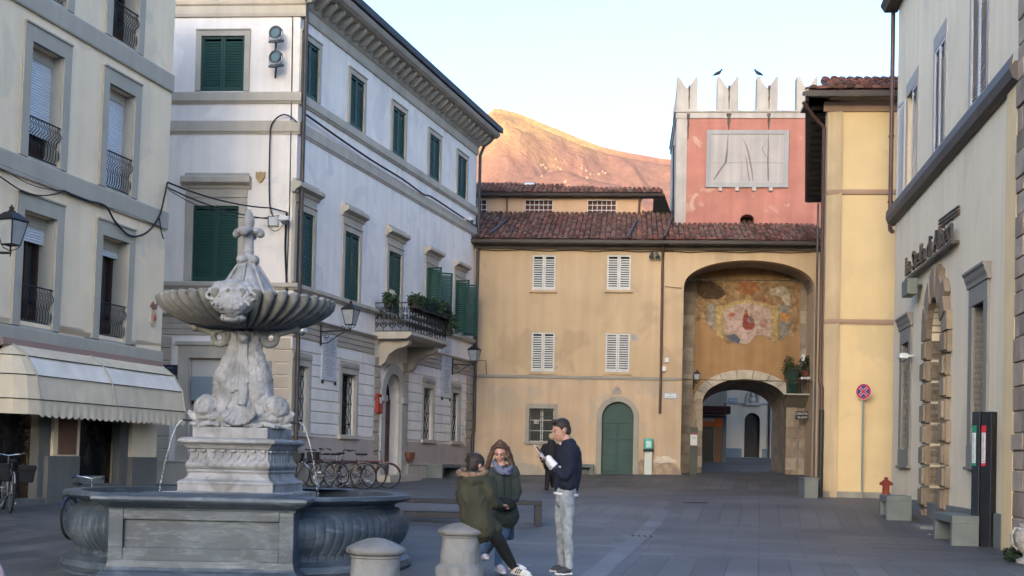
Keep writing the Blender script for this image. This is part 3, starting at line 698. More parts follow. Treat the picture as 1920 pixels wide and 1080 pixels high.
# passage
b = MB(); D2 = 3.2; ra2 = ra - .12
for i in range(20):
    t0, t1 = math.pi * i / 20, math.pi * (i + 1) / 20
    b.quad(*[IN.p(cm + rr * math.cos(t), igs - dz + (hh) * math.sin(t), n) for (t, n, rr, dz) in ((t0, -.3, ra, 0), (t1, -.3, ra, 0), (t1, -D2, ra2, .22), (t0, -D2, ra2, .22))])
b.quad(IN.p(ig0, -.4, -.3), IN.p(ig0, igs, -.3), IN.p(cm - ra2, igs - .22, -D2), IN.p(cm - ra2, -.4, -D2)); b.quad(IN.p(ig1, -.4, -.3), IN.p(ig1, igs, -.3), IN.p(cm + ra2, igs - .22, -D2), IN.p(cm + ra2, -.4, -D2))
b.build('passage', QT, Cn)
b = MB(); O2 = Fr(IN.p(0, 0, -D2), CB.U)
b.prism(O2, [(iu0 - 2, -.4), (cm - ra2, -.4), (cm - ra2, igs - .22)] + [(cm + ra2 * math.cos(math.pi * (1 - i / 20)), igs - .22 + hh * math.sin(math.pi * i / 20)) for i in range(1, 20)] + [(cm + ra2, igs - .22), (cm + ra2, -.4), (iu1 + 2, -.4), (iu1 + 2, 9), (iu0 - 2, 9)], -.5, 0).build('rear_wall', QT, Cn)
# worn fresco: irregular remains of paint, built as thin layers of plaster
fm = {}
def paint(name, pts, col, n, var=.3, jag=.0):
    k = 'fresco_' + name
    m = mat(k, col, rough=.95, var=var, scale=5, col2=tuple(min(1, c * .6) for c in col), c2scale=7, c2pos=.55, c2w=.15)
    q = [(IN.u(x, y), IN.v(x, y)) for x, y in pts]
    if jag:
        o = []
        for i in range(len(q)):
            a, b_ = q[i], q[(i + 1) % len(q)]; kk = max(1, int(math.dist(a, b_) / .12))
            for j in range(kk): t = j / kk; o.append((a[0] + (b_[0] - a[0]) * t + rnd.uniform(-jag, jag), a[1] + (b_[1] - a[1]) * t + rnd.uniform(-jag, jag)))
        q = o
    return MB().prism(IN, q, .02, .02 + n).build('fresco', m, Cn)
paint('ground', [(1304, 523), (1499, 523), (1497, 625), (1489, 634), (1477, 628), (1468, 637), (1452, 643), (1432, 630), (1420, 630), (1404, 646), (1392, 648), (1365, 645), (1348, 631), (1330, 614), (1318, 606), (1304, 602)], (.27, .175, .095), .008, .5, .02)
paint('frame', [(1341, 575), (1360, 572), (1378, 565), (1400, 562), (1425, 566), (1445, 572), (1458, 576), (1458, 640), (1446, 640), (1446, 580), (1432, 574), (1416, 570), (1400, 568), (1380, 571), (1366, 578), (1356, 582), (1356, 636), (1342, 628)], (.36, .26, .12), .016, .3, .006)
paint('cloud', [(1356, 582), (1368, 576), (1384, 570), (1400, 568), (1420, 570), (1436, 576), (1446, 582), (1445, 634), (1430, 628), (1416, 630), (1402, 645), (1388, 644), (1370, 630), (1357, 626)], (.36, .27, .23), .012, .25, .006)
paint('haze', [(1362, 600), (1375, 590), (1392, 596), (1398, 612), (1415, 622), (1410, 634), (1396, 640), (1380, 622), (1366, 618)], (.42, .30, .27), .014, .2, .01)
paint('robe', [(1393, 598), (1396, 588), (1402, 587), (1404, 594), (1402, 602), (1408, 606), (1414, 603), (1415, 612), (1410, 618), (1399, 619), (1392, 613)], (.22, .055, .04), .018, .3, .006)
paint('mantle', [(1404, 592), (1410, 594), (1415, 602), (1408, 606), (1403, 602)], (.16, .12, .13), .020, .3, .004)
paint('head', [(1395, 583), (1399, 580), (1402, 583), (1401, 587), (1396, 588)], (.26, .12, .08), .021, .2, .002)
paint('child', [(1406, 588), (1410, 587), (1411, 592), (1408, 595), (1405, 592)], (.30, .17, .12), .022, .2, .002)
paint('angel', [(1424, 604), (1434, 596), (1440, 604), (1436, 616), (1426, 614)], (.30, .17, .14), .016, .3, .006)
paint('figure', [(1366, 589), (1372, 586), (1379, 588), (1376, 594), (1368, 594)], (.35, .12, .08), .018, .3, .004)
paint('blue', [(1362, 630), (1378, 626), (1388, 636), (1386, 645), (1368, 640)], (.10, .11, .14), .018, .3, .01)
paint('column', [(1325, 570), (1340, 568), (1341, 625), (1334, 612), (1328, 606)], (.26, .24, .21), .014, .4, .01)
paint('column2', [(1461, 572), (1478, 570), (1480, 625), (1470, 634), (1462, 636)], (.20, .19, .17), .014, .4, .01)
paint('shield', [(1385, 530), (1400, 526), (1418, 530), (1424, 544), (1410, 554), (1398, 553), (1384, 546)], (.30, .13, .06), .014, .3, .008)
paint('dark', [(1306, 527), (1335, 527), (1352, 538), (1360, 552), (1345, 562), (1320, 560), (1306, 550)], (.085, .055, .035), .014, .4, .02)
paint('pale', [(1442, 542), (1470, 536), (1480, 548), (1484, 575), (1472, 572), (1462, 556), (1446, 552)], (.36, .31, .24), .016, .4, .012)
paint('spot', [(1462, 588), (1474, 586), (1480, 594), (1474, 604), (1464, 602)], (.42, .20, .06), .018, .2, .004)
paint('wing', [(1418, 560), (1432, 556), (1444, 566), (1452, 574), (1436, 570)], (.26, .12, .07), .018, .3, .008)

# ================================================================== clock-less gate tower
TW = Fr(CB.p(0, 0, -2.6), CB.U)
tl, tr = TW.u(1267, 330), TW.u(1267, 330) + 6.2
tb = TW.v(1400, 440) - .6; tt = TW.v(1400, 222); tp = TW.v(1400, 211); mt = TW.v(1370, 143)
Tw = T('gate_tower', 'square red plastered tower with swallowtail battlements and a blank stone panel', 'tower', TW.p((tl + tr) / 2, tb))
c0 = TW.u(1287, 330)
RED = mat('red_tower_plaster', (.43, .178, .135), rough=.9, var=.13, scale=1.2, streak=.16, bump=.35, bscale=9, col2=(.52, .33, .24), c2scale=1.6, c2pos=.66, c2w=.05)
TCR = mat('tower_render', (.46, .41, .36), rough=.9, var=.14, streak=.2, bump=.2)
hw = TW.u(1388, 410), TW.u(1414, 410), TW.v(1400, 421), TW.v(1400, 402)
MB().prism(TW, rect(c0, tr, tb, tt), -.6, 0, [arch(hw[0], hw[1], hw[2], hw[3], .2)]).build('wall', RED, Tw)
MB().box(TW, tl, c0, tb, tt, -6, .02).build('corner_strip', TCR, Tw)
MB().box(TW, hw[0] - .1, hw[1] + .1, hw[2] - .1, hw[3] + .1, -.7, -.62).build('loophole', DARK, Tw)
MB().add([TW.p(tr, tb, 0), TW.p(tr, tt, 0), TW.p(tr, tt, -6), TW.p(tr, tb, -6)], [(0, 1, 2, 3)]).build('side_wall', RED, Tw)
b = MB().box(TW, tl - .05, tr + .05, tt, tp, -6.05, .05); b.box(TW, tl - .1, tr + .1, tp, tp + .07, -6.1, .10); b.build('parapet', TCR, Tw, bevel=.01)
def merlon(fr, u0, u1, top, dp, nm='merlon'):
    m = (u0 + u1) / 2; w_ = (u1 - u0) / 2; h = top - tp; c = top - h * .31; q = [(u0, tp + .07), (u1, tp + .07), (u1, top - .02), (u1 - .07, top)]
    for i in range(1, 7): t = i / 6; q.append((u1 - .07 + (m + .03 - (u1 - .07)) * t, c + (top - c) * (1 - t) ** 1.15))
    q.append((m - .03, c))
    for i in range(6, 0, -1): t = i / 6; q.append((u0 + .07 + (m - .03 - (u0 + .07)) * t, c + (top - c) * (1 - t) ** 1.15))
    q += [(u0 + .07, top), (u0, top - .02)]
    MB().prism(fr, q, -dp, 0).build(nm, TCR, Tw, bevel=.01)
mx = [(1269, 1308), (1345, 1385), (1419, 1459), (1494, 1533)]
MU = [(TW.u(a, 175), TW.u(b, 175)) for a, b in mx]
for a, b in MU: merlon(TW, a, b, mt, .60)
BK = Fr(TW.p(0, 0, -5.6), CB.U)
LF = Fr(TW.p(tl, 0, 0), -CB.N, None, -CB.U)
for k in (1.9, 3.8): merlon(LF, k, k + .8, mt - .02, .45)
# stains below the gaps, the panel
STN = mat('damp_stain', (.10, .075, .065), rough=.95, var=.4, scale=6)
b = MB()
for (x, w0, y0, y1) in ((1289, 4, 213, 262), (1365, 7, 213, 244), (1440, 5, 213, 243), (1365, 2.5, 160, 205), (1440, 3, 160, 205), (1290, 2, 160, 205)):
    q = []; 
    for i in range(9): t = i / 8; q.append((TW.u(x, 300) + (w0 * (1 - t) * .5 + .6) / 46 * (1 + .3 * math.sin(i * 2.1)), TW.v(1400, y0) + (TW.v(1400, y1) - TW.v(1400, y0)) * t))
    for i in range(8, -1, -1): t = i / 8; q.append((TW.u(x, 300) - (w0 * (1 - t) * .5 + .6) / 46 * (1 + .3 * math.sin(i * 1.7)), TW.v(1400, y0) + (TW.v(1400, y1) - TW.v(1400, y0)) * t))
    MB().prism(TW, q, -.01, .053 if y0 > 205 else .004).build('damp_stain', STN, Tw)
p0, p1, p2, p3 = TW.u(1324, 300), TW.u(1478, 300), TW.v(1400, 352), TW.v(1400, 245)
PST = mat('panel_stone', (.40, .36, .335), rough=.8, var=.08, streak=.2); PGR = mat('panel_border', (.33, .32, .31), rough=.85, var=.12, streak=.15)
b = MB().prism(TW, rect(p0, p1, p2, p3), -.01, .10, [rect(p0 + .18, p1 - .18, p2 + .18, p3 - .16)]); pb = b.build('panel_frame', PGR, Tw, bevel=.006)
b = MB(); pm = p2 + (p3 - p2) * .43; us = [p0 + .17, p0 + (p1 - p0) * .42, p0 + (p1 - p0) * .86, p1 - .17]
for i in range(3):
    for v0, v1 in ((p2 + .17, pm - .01), (pm, p3 - .15)): b.box(TW, us[i] + (.006 if i else 0), us[i + 1], v0, v1, -.01, .07)
b.build('panel', PST, Tw)
b = MB()
for i in range(4): u = p0 + .5 + i * .66; b.box(TW, u, u + .14, p2 - .14, p2, -.01, .12)
b.build('panel_bracket', TCR, Tw)
def streak(pts, w0):
    q = [(TW.u(x, y), TW.v(x, y)) for x, y in pts]; n = len(q)
    return [(a - w0 * math.sin(math.pi * (i + .3) / n) * .6, b_) for i, (a, b_) in enumerate(q)] + [(a + w0 * math.sin(math.pi * (i + .3) / n), b_) for i, (a, b_) in reversed(list(enumerate(q)))]
b = MB()
for pts, w0 in (([(1393, 262), (1398, 272), (1402, 285), (1405, 300), (1409, 320), (1411, 340)], .045), ([(1397, 290), (1400, 305), (1402, 325), (1405, 340)], .03), ([(1391, 300), (1391, 320), (1391, 340)], .012),
                ([(1365, 250), (1363, 280), (1360, 305), (1346, 325), (1338, 338)], .06), ([(1440, 250), (1440, 280), (1439, 300), (1440, 340)], .05), ([(1440, 262), (1428, 280), (1436, 295), (1450, 300)], .02)):
    MB().prism(TW, streak(pts, w0), .05, .074).build('water_stain', mat('panel_stain', (.17, .15, .14), rough=.95, var=.3), Tw)

# ================================================================== yellow building
YB = wall(1540, 935, 34.6, -27000)
Yw = T('yellow_house', 'plain yellow plastered house with brown eaves and a red tiled roof', 'house', YB.O)
yt = YB.v(1600, 206); ex = Vector((3.04, 13.3, 0)).normalized()
MB().box(YB, 0, 2.9, -.35, yt, -.4, 0).build('wall', YELLOW, Yw)
YS = Fr(YB.O, -ex, None, (-ex.y, ex.x, 0)); 
MB().box(YS, -13.6, 0, -.35, yt, -.4, 0).build('side_wall', mat('yellow_side', (.52, .40, .26), var=.1, streak=.3), Yw)
MB().box(YB, -.03, 2.9, -.35, YB.v(1600, 922), -.02, .03).build('plinth', mat('grey_plinth', (.22, .21, .19), rough=.9, var=.25, scale=2), Yw)
BR = mat('brown_band', (.33, .22, .16), rough=.8, var=.08)
for y in (360, 603): 
    v = YB.v(1600, y); MB().profile(YB, -.02, 2.9, [(-.02, v - .07), (.04, v - .07), (.06, v), (.06, v + .06), (-.02, v + .06)]).build('string_course', BR, Yw)
ye = YB.v(1600, 190)
MB().profile(YB, -.12, 2.9, [(-.02, yt - .05), (.06, yt - .05), (.12, yt + .10), (.16, yt + .18), (-.02, yt + .18)]).build('cornice', BR, Yw)
b = MB().box(YB, -.60, 3.4, yt + .18, yt + .26, -1, .60)
b.add([YB.p(-.60, yt + .18, .6), YB.p(0, yt + .18, .6), YB.p(0, yt + .18, 0) - Vector((0, 0, 0)), YB.p(-.6, yt + .18, 0)], [(0, 1, 2, 3)])
e2 = Fr(YB.O, ex); b.box(Fr(YB.O, ex, None, Vector((-ex.y, ex.x, 0))), -.3, 13.5, yt + .18, yt + .26, -.3, .50)
for i in range(16): b.box(Fr(YB.O, ex, None, Vector((-ex.y, ex.x, 0))), .2 + i * .85, .3 + i * .85, yt + .09, yt + .18, 0, .45)
b.build('eave', EAVE, Yw)
MB().profile(YB, -.7, 3.4, [(.58, yt + .20), (.62, yt + .16), (.72, yt + .18), (.74, yt + .32), (.60, yt + .32)]).build('gutter', GUTTER, Yw)
sf = Fr(YB.O, ex, None, Vector((-ex.y, ex.x, 0)))
pipe([sf.p(-.5, yt + .24, .54), sf.p(6, yt + .24, .54), sf.p(13.4, yt + .24, .54)], .07, GUTTER, Yw, 'gutter')
S3 = (-YB.N + Vector((0, 0, math.tan(rad(14))))).normalized()
tile_roof(YB.p(-.60, yt + .34, .70), YB.U, S3, 4.2, 1.4, TILE, Yw, r=.10)
tile_roof(YB.p(.15, yt + .34 + .42, -.75), YB.U, (S3 + Vector((0, 0, .22))), 3.4, 1.9, TILE, Yw, r=.10)
MB().box(YB, .15, 3.5, yt + .3, yt + .76, -1.2, -.75).build('upper_eave', EAVE, Yw)
# pipes down the corner
px_ = lambda x, y, n=0: YB.u(x, y, n)
pipe([sf.p(-.5, yt + .1, .66), sf.p(-.2, yt - .25, .35), YB.p(-.10, yt - .5, .05), YB.p(-.10, 3.2, .05), YB.p(-.04, 2.95, .05), YB.p(-.04, 1.6, .05)], .05, COPPER, Yw)
pipe([YB.p(-.04, 2.4, .05), YB.p(-.04, -.2, .05)], .068, mat('black_pipe', (.02, .02, .022), rough=.5), Yw)
pipe([YB.p(-.22, 8.0, .02), YB.p(-.22, 0.2, .02)], .03, GUTTER, Yw, 'conduit')
# ================================================================== right cream building
RB = wall(1671, 938, 32, 1285)
if RB.N.x > 0: RB.N = -RB.N
Rb = T('cream_building', 'tall cream plastered building with a rusticated stone portal and grey barred windows', 'building', RB.O)
rc0, rc1 = RB.v(1697, 400), RB.v(1700, 372)
re = RB.u(1888, 700)            # the near end of this front (negative u)
ue = RB.u(1915, 300)
PT = RB.v(1704, 935)
print('right', RB.O, rc0, rc1, re, ue, PT)
def rwin(x0, x1, yb, yt, xm=None):
    xm = xm or (x0 + x1) / 2; return RB.u(x1, 500), RB.u(x0, 500), RB.v(xm, yb), RB.v(xm, yt)
g1 = rwin(1697, 1709, 842, 642); g2 = rwin(1829, 1850, 838, 575, 1838)
print('g1', g1, 'g2', g2)
g2 = (g2[0], g2[1], g1[2], g1[3])
pa = RB.u(1774, 700), RB.u(1746, 700); ptop = RB.v(1760, 560)
print('portal', pa, ptop)
up = [(RB.u(1719, 300), RB.u(1700, 300)), (RB.u(1770, 300), RB.u(1751, 300)), (RB.u(1852, 100), RB.u(1822, 100))]
uv0 = rc1 + .05; uvt = RB.v(1760, 88)
print('up', up, uvt, RB.v(1685, 45))
TOPR = 12.6
MB().prism(RB, rect(ue - 4, 0, rc1 - .2, TOPR + 3), -.35, 0, [rect(a, b, uv0, uvt) for a, b in up]).build('upper_wall', CREAM, Rb)
MB().prism(RB, rect(re, 0, -.8, rc1), -.45, 0, [rect(*g1), rect(*g2), arch(pa[0], pa[1], -.5, ptop)]).build('lower_wall', CREAM, Rb)
MB().add([RB.p(0, -.5, -.01), RB.p(0, 15, -.01), RB.p(0, 15, -6), RB.p(0, -.5, -6)], [(0, 1, 2, 3)]).build('end_wall', CREAM, Rb)
MB().box(RB, re - .62, re + .05, -.8, rc0, -.4, .05).build('corner_strip', mat('sand_pilaster', (.76, .57, .32), var=.06, streak=.08), Rb)
CRN = mat('brown_cornice', (.10, .085, .075), rough=.6, var=.15)
MB().profile(RB, ue, .32, [(-.02, rc0), (.07, rc0), (.15, rc0 + .06), (.20, rc0 + .20), (.19, rc0 + .36), (.14, rc0 + .44), (.16, rc1 - .06), (.12, rc1), (-.02, rc1)]).build('cornice', CRN, Rb)
MB().profile(RB, ue - 4, .38, [(-.02, TOPR - .2), (.30, TOPR - .2), (.40, TOPR - .05), (.40, TOPR), (-.02, TOPR)]).build('eave', EAVE, Rb)
b = MB(); b.box(RB, re, -2.0 + 1.99, -.8, PT, -.02, .05); 
b.build('plinth', GREYST, Rb, bevel=.01)
GRF = mat('grey_paint_band', (.36, .34, .32), rough=.85, var=.06)
for i, (a, b_) in enumerate(up):
    f = MB(); f.box(RB, a - .14, a, uv0, uvt + .32, -.02, .02); f.box(RB, b_, b_ + .14, uv0, uvt + .32, -.02, .02); f.box(RB, a, b_, uvt, uvt + .32, -.02, .02)
    f.build('window_frame', GRF, Rb)
    MB().box(RB, a, b_, uv0, uvt, -.34, -.3).build('window', DARK, Rb)
    m = (a + b_) / 2
    if i:
        louvre(RB, a, m - .004, uv0, uvt, .01, WHITE2, Rb, .06, .07); louvre(RB, m + .004, b_, uv0, uvt, .01, WHITE2, Rb, .06, .07)
    else:
        louvre(RB, a, m - .004, uv0, uvt, .01, WHITE2, Rb, .06, .07)
        for q, sgn in ((b_, 1),):
            lf = Fr(RB.p(q, 0, .05), (RB.N * (.08 if sgn > 0 else 1) + RB.U * (sgn if sgn > 0 else .10)).normalized()); 
            lf.N = RB.N.copy() if sgn > 0 else -RB.U
            louvre(lf, 0, (b_ - a) / 2, uv0, uvt, .02, WHITE2, Rb, .06, .07)
for (a, b_, c, d) in (g1, g2):
    f = MB(); w_ = .30
    f.box(RB, a - w_, a, c, d, -.3, .05); f.box(RB, b_, b_ + w_, c, d, -.3, .05); f.box(RB, a - w_, b_ + w_, d, d + .34, -.3, .05)
    f.profile(RB, a - w_ - .08, b_ + w_ + .08, [(-.02, d + .34), (.07, d + .34), (.08, d + .42), (.11, d + .48), (.13, d + .56), (.16, d + .59), (.16, d + .64), (-.02, d + .64)])
    f.box(RB, a - w_, b_ + w_, c - .38, c, -.3, .06); f.box(RB, a - w_ - .05, b_ + w_ + .05, c - .44, c - .38, -.02, .10)
    f.build('window_frame', PIETRA, Rb, bevel=.01)
    wi = MB().box(RB, a, b_, c, d, -.44, -.4).build('window', DARK, Rb)
    g = MB(); n = 7
    for i in range(n): g.tube([RB.p(a + (b_ - a) * (i + .5) / n, c, -.18), RB.p(a + (b_ - a) * (i + .5) / n, d, -.18)], .014, 6)
    for v in (c + .35, c + (d - c) * .5, d - .35): g.box(RB, a - .01, b_ + .01, v, v + .05, -.21, -.15)
    g.build('window_grille', IRON, Rb)
# portal: long and short blocks
PB = mat('portal_stone', (.31, .245, .175), rough=.85, var=.16, streak=.2, bump=.3, island=.25)
b = MB(); pc = (pa[0] + pa[1]) / 2; pr = (pa[1] - pa[0]) / 2; spv = ptop - pr; rnd = random.Random(5)
nb = 9; v = -.45; hb = (spv + .45) / nb
for i in range(nb):
    for s in (-1, 1):
        wd = .42 if (i + (s > 0)) % 2 else .56; e = pc + s * pr
        a, c = sorted((e, e + s * wd)); q = [(a, v + .012), (c, v + .012), (c, v + hb - .012), (a, v + hb - .012)]
        b.prism(RB, q, -.45, .10); inn = .05
        b.prism(RB, [(a + inn, v + inn), (c - inn, v + inn), (c - inn, v + hb - inn), (a + inn, v + hb - inn)], .09, .15 + rnd.uniform(0, .01))
    v += hb
na = 11
for i in range(na):
    t0, t1 = math.pi * (i + .02) / na, math.pi * (i + .98) / na; R2 = pr + (.46 if i % 2 else .58) + (.16 if i == na // 2 else 0)
    o = [(pc + pr * math.cos(t), spv + pr * math.sin(t)) for t in (t0, (t0 + t1) / 2, t1)] + [(pc + R2 * math.cos(t), spv + R2 * math.sin(t) * 1.05) for t in (t1, (t0 + t1) / 2, t0)]
    b.prism(RB, o, -.45, .12 + .03 * (i % 2))
b.build('portal', PB, Rb, bevel=.012)
MB().sheet(RB, arch(pa[0], pa[1], -.5, ptop), -.40).build('door', mat('dark_green_door', (.028, .035, .028), rough=.5, var=.3), Rb)
g = MB()
for i in range(7): u = pa[0] + (pa[1] - pa[0]) * (i + .5) / 7; g.tube([RB.p(u, -.4, -.3), RB.p(u, spv + math.sqrt(max(0, pr * pr - (u - pc) ** 2)), -.3)], .016, 6)
for v in (.2, 1.1, 2.0, spv): g.box(RB, pa[0], pa[1], v, v + .07, -.33, -.27)
g.build('door_grille', IRON, Rb)
MB().box(RB, pa[0] - .75, pa[1] + .75, -.9, -.30, .0, .60).build('door_step', GREYST, Rb, bevel=.015)
# near stone wall beyond the sand strip
Ns = T('stone_building', 'edge of an old rubble stone building at the right margin of the square', 'building', RB.p(re - .5, -.6))
RUB = mat('rubble_stone', (.40, .32, .25), rough=.95, var=.3, scale=2, bump=.5, bscale=8, island=.4)
b = MB(); rnd = random.Random(9); v = -.8
sb = RB.sub(re - .62, 0, 0)
MB().box(sb, -3, 0, -.8, 13, -.5, .02).build('wall', RUB, Ns)
while v < 8:
    h = rnd.uniform(.22, .42); u = 0
    while u > -2.4:
        l = rnd.uniform(.3, .7); b.box(sb, u - l + .02, u, v, v + h - .02, -.1, .04 + rnd.uniform(0, .035)); u -= l
    v += h
b.build('stone_course', RUB, Ns, bevel=.012)
pipe([RB.p(.30, 15, .10), RB.p(.24, 10, .10), RB.p(.22, rc0 + .4, .10), RB.p(.24, rc0 + .05, .10), RB.p(.18, rc0 - .12, .10), RB.p(-.04, rc0 - .2, .08)], .055, COPPER, Rb, clips=[RB.p(.235, 9.2, .10), RB.p(.22, rc0 + .6, .10)])

# ================================================================== beyond the gate
B2 = Fr(at(1400, 858, 63), CB.U)
H2 = T('far_house', 'pale house seen through the gate, with an arched brown door and a stone bust niche', 'house', B2.O)
FW_ = mat('far_house_plaster', (.64, .54, .43), var=.07, streak=.12); FB = mat('far_blue_plinth', (.17, .20, .235), rough=.8, var=.1)
da, db, dt = B2.u(1396, 800), B2.u(1425, 800), B2.v(1410, 774)
MB().prism(B2, rect(-8, B2.u(1442, 800), -.4, 9), -.5, 0, [arch(da, db, .02, dt)]).build('wall', FW_, H2)
MB().box(B2, B2.u(1444, 800), 8, -.4, 9, -.6, .04).build('neighbour_wall', mat('far_pink_plaster', (.62, .47, .40), var=.08, streak=.15), H2)
b = MB().box(B2, -1.1, da - .12, -.4, B2.v(1400, 841), -.02, .04); b.box(B2, db + .12, B2.u(1441, 800), -.4, B2.v(1400, 841), -.02, .04); b.build('plinth', FB, H2)
b = MB().box(B2, da, db, .02, dt, -.4, -.3)
for i in range(4): b.box(B2, da + .08, (da + db) / 2 - .04, .2 + i * .5, .55 + i * .5, -.3, -.27); b.box(B2, (da + db) / 2 + .04, db - .08, .2 + i * .5, .55 + i * .5, -.3, -.27)
b.build('door', mat('dark_brown_door', (.022, .018, .016), rough=.5, var=.2), H2)
b = MB().box(B2, da - .18, db + .18, -.4, .02, -.1, .35); b.box(B2, da - .4, db + .4, -.4, -.10, -.1, .6); b.build('door_step', GREYST, H2)
MB().box(B2, -8, B2.u(1440, 760), B2.v(1400, 758), B2.v(1400, 758) + .05, -.02, .03).build('string_course', FB, H2)
b = MB(); nc = B2.u(1411, 745)
b.prism(B2, arch(nc - .32, nc + .32, B2.v(1400, 757), B2.v(1400, 733)), -.02, .10, [arch(nc - .22, nc + .22, B2.v(1400, 755), B2.v(1400, 736))])
b.box(B2, nc - .4, nc + .4, B2.v(1400, 760), B2.v(1400, 757), -.02, .2)
b.ell(B2.p(nc, B2.v(1400, 741), .05), (.10, .1, .14)); b.ell(B2.p(nc, B2.v(1400, 750), .04), (.18, .1, .16)); b.build('bust', TCR, H2)
pipe([B2.p(B2.u(1442, 800), 9, .08), B2.p(B2.u(1442, 800), -.1, .08)], .055, GUTTER, H2)
# shop on the left beyond the gate
S2F = Fr(at(1362, 861, 58), CB.U)
sx = S2F.u(1362, 800)
Sh = T('far_shop', 'small shop beyond the gate with a blue frame, orange fascia and brown door', 'shop', S2F.O)
MB().box(S2F, -7, sx, S2F.v(1350, 782), 6, -4, 0).build('wall', FW_, Sh)
b = MB().box(S2F, sx - .18, sx, -.4, S2F.v(1350, 779), -.3, .04); b.box(S2F, -5, sx, S2F.v(1350, 784), S2F.v(1350, 779), -.3, .06); b.build('shop_frame', mat('blue_frame', (.06, .08, .11), rough=.6), Sh)
MB().box(S2F, -3, sx - .18, S2F.v(1350, 800), S2F.v(1350, 784), -.25, .0).build('fascia', mat('orange_fascia', (.50, .09, .015), rough=.5, var=.15), Sh)
MB().box(S2F, -3, S2F.u(1340, 790), S2F.v(1350, 791), S2F.v(1350, 784), 0, .02).build('shop_sign', mat('cream_sign', (.45, .42, .35), rough=.5), Sh)
MB().box(S2F, S2F.u(1339, 830), sx - .18, -.4, S2F.v(1350, 800), -.2, -.1).build('door', mat('brown_shop_door', (.16, .075, .04), rough=.5, var=.15), Sh)
MB().box(S2F, -5, S2F.u(1339, 830), -.4, S2F.v(1350, 800), -.35, -.3).build('shop_window', GLASS, Sh)
ms = T('far_awning', 'dark red shop awning with a lamp stub beyond the gate', 'awning', S2F.p(-1, 2.5, .5))
MB().box(S2F, -4, S2F.u(1367, 770), S2F.v(1350, 777), S2F.v(1350, 763), .05, .9).build('canopy', mat('maroon_canvas', (.10, .03, .03), rough=.8), ms, bevel=.02)
MB().box(S2F, S2F.u(1355, 770), S2F.u(1357, 770), S2F.v(1350, 782), S2F.v(1350, 757), .86, .94).build('post', GUTTER, ms)

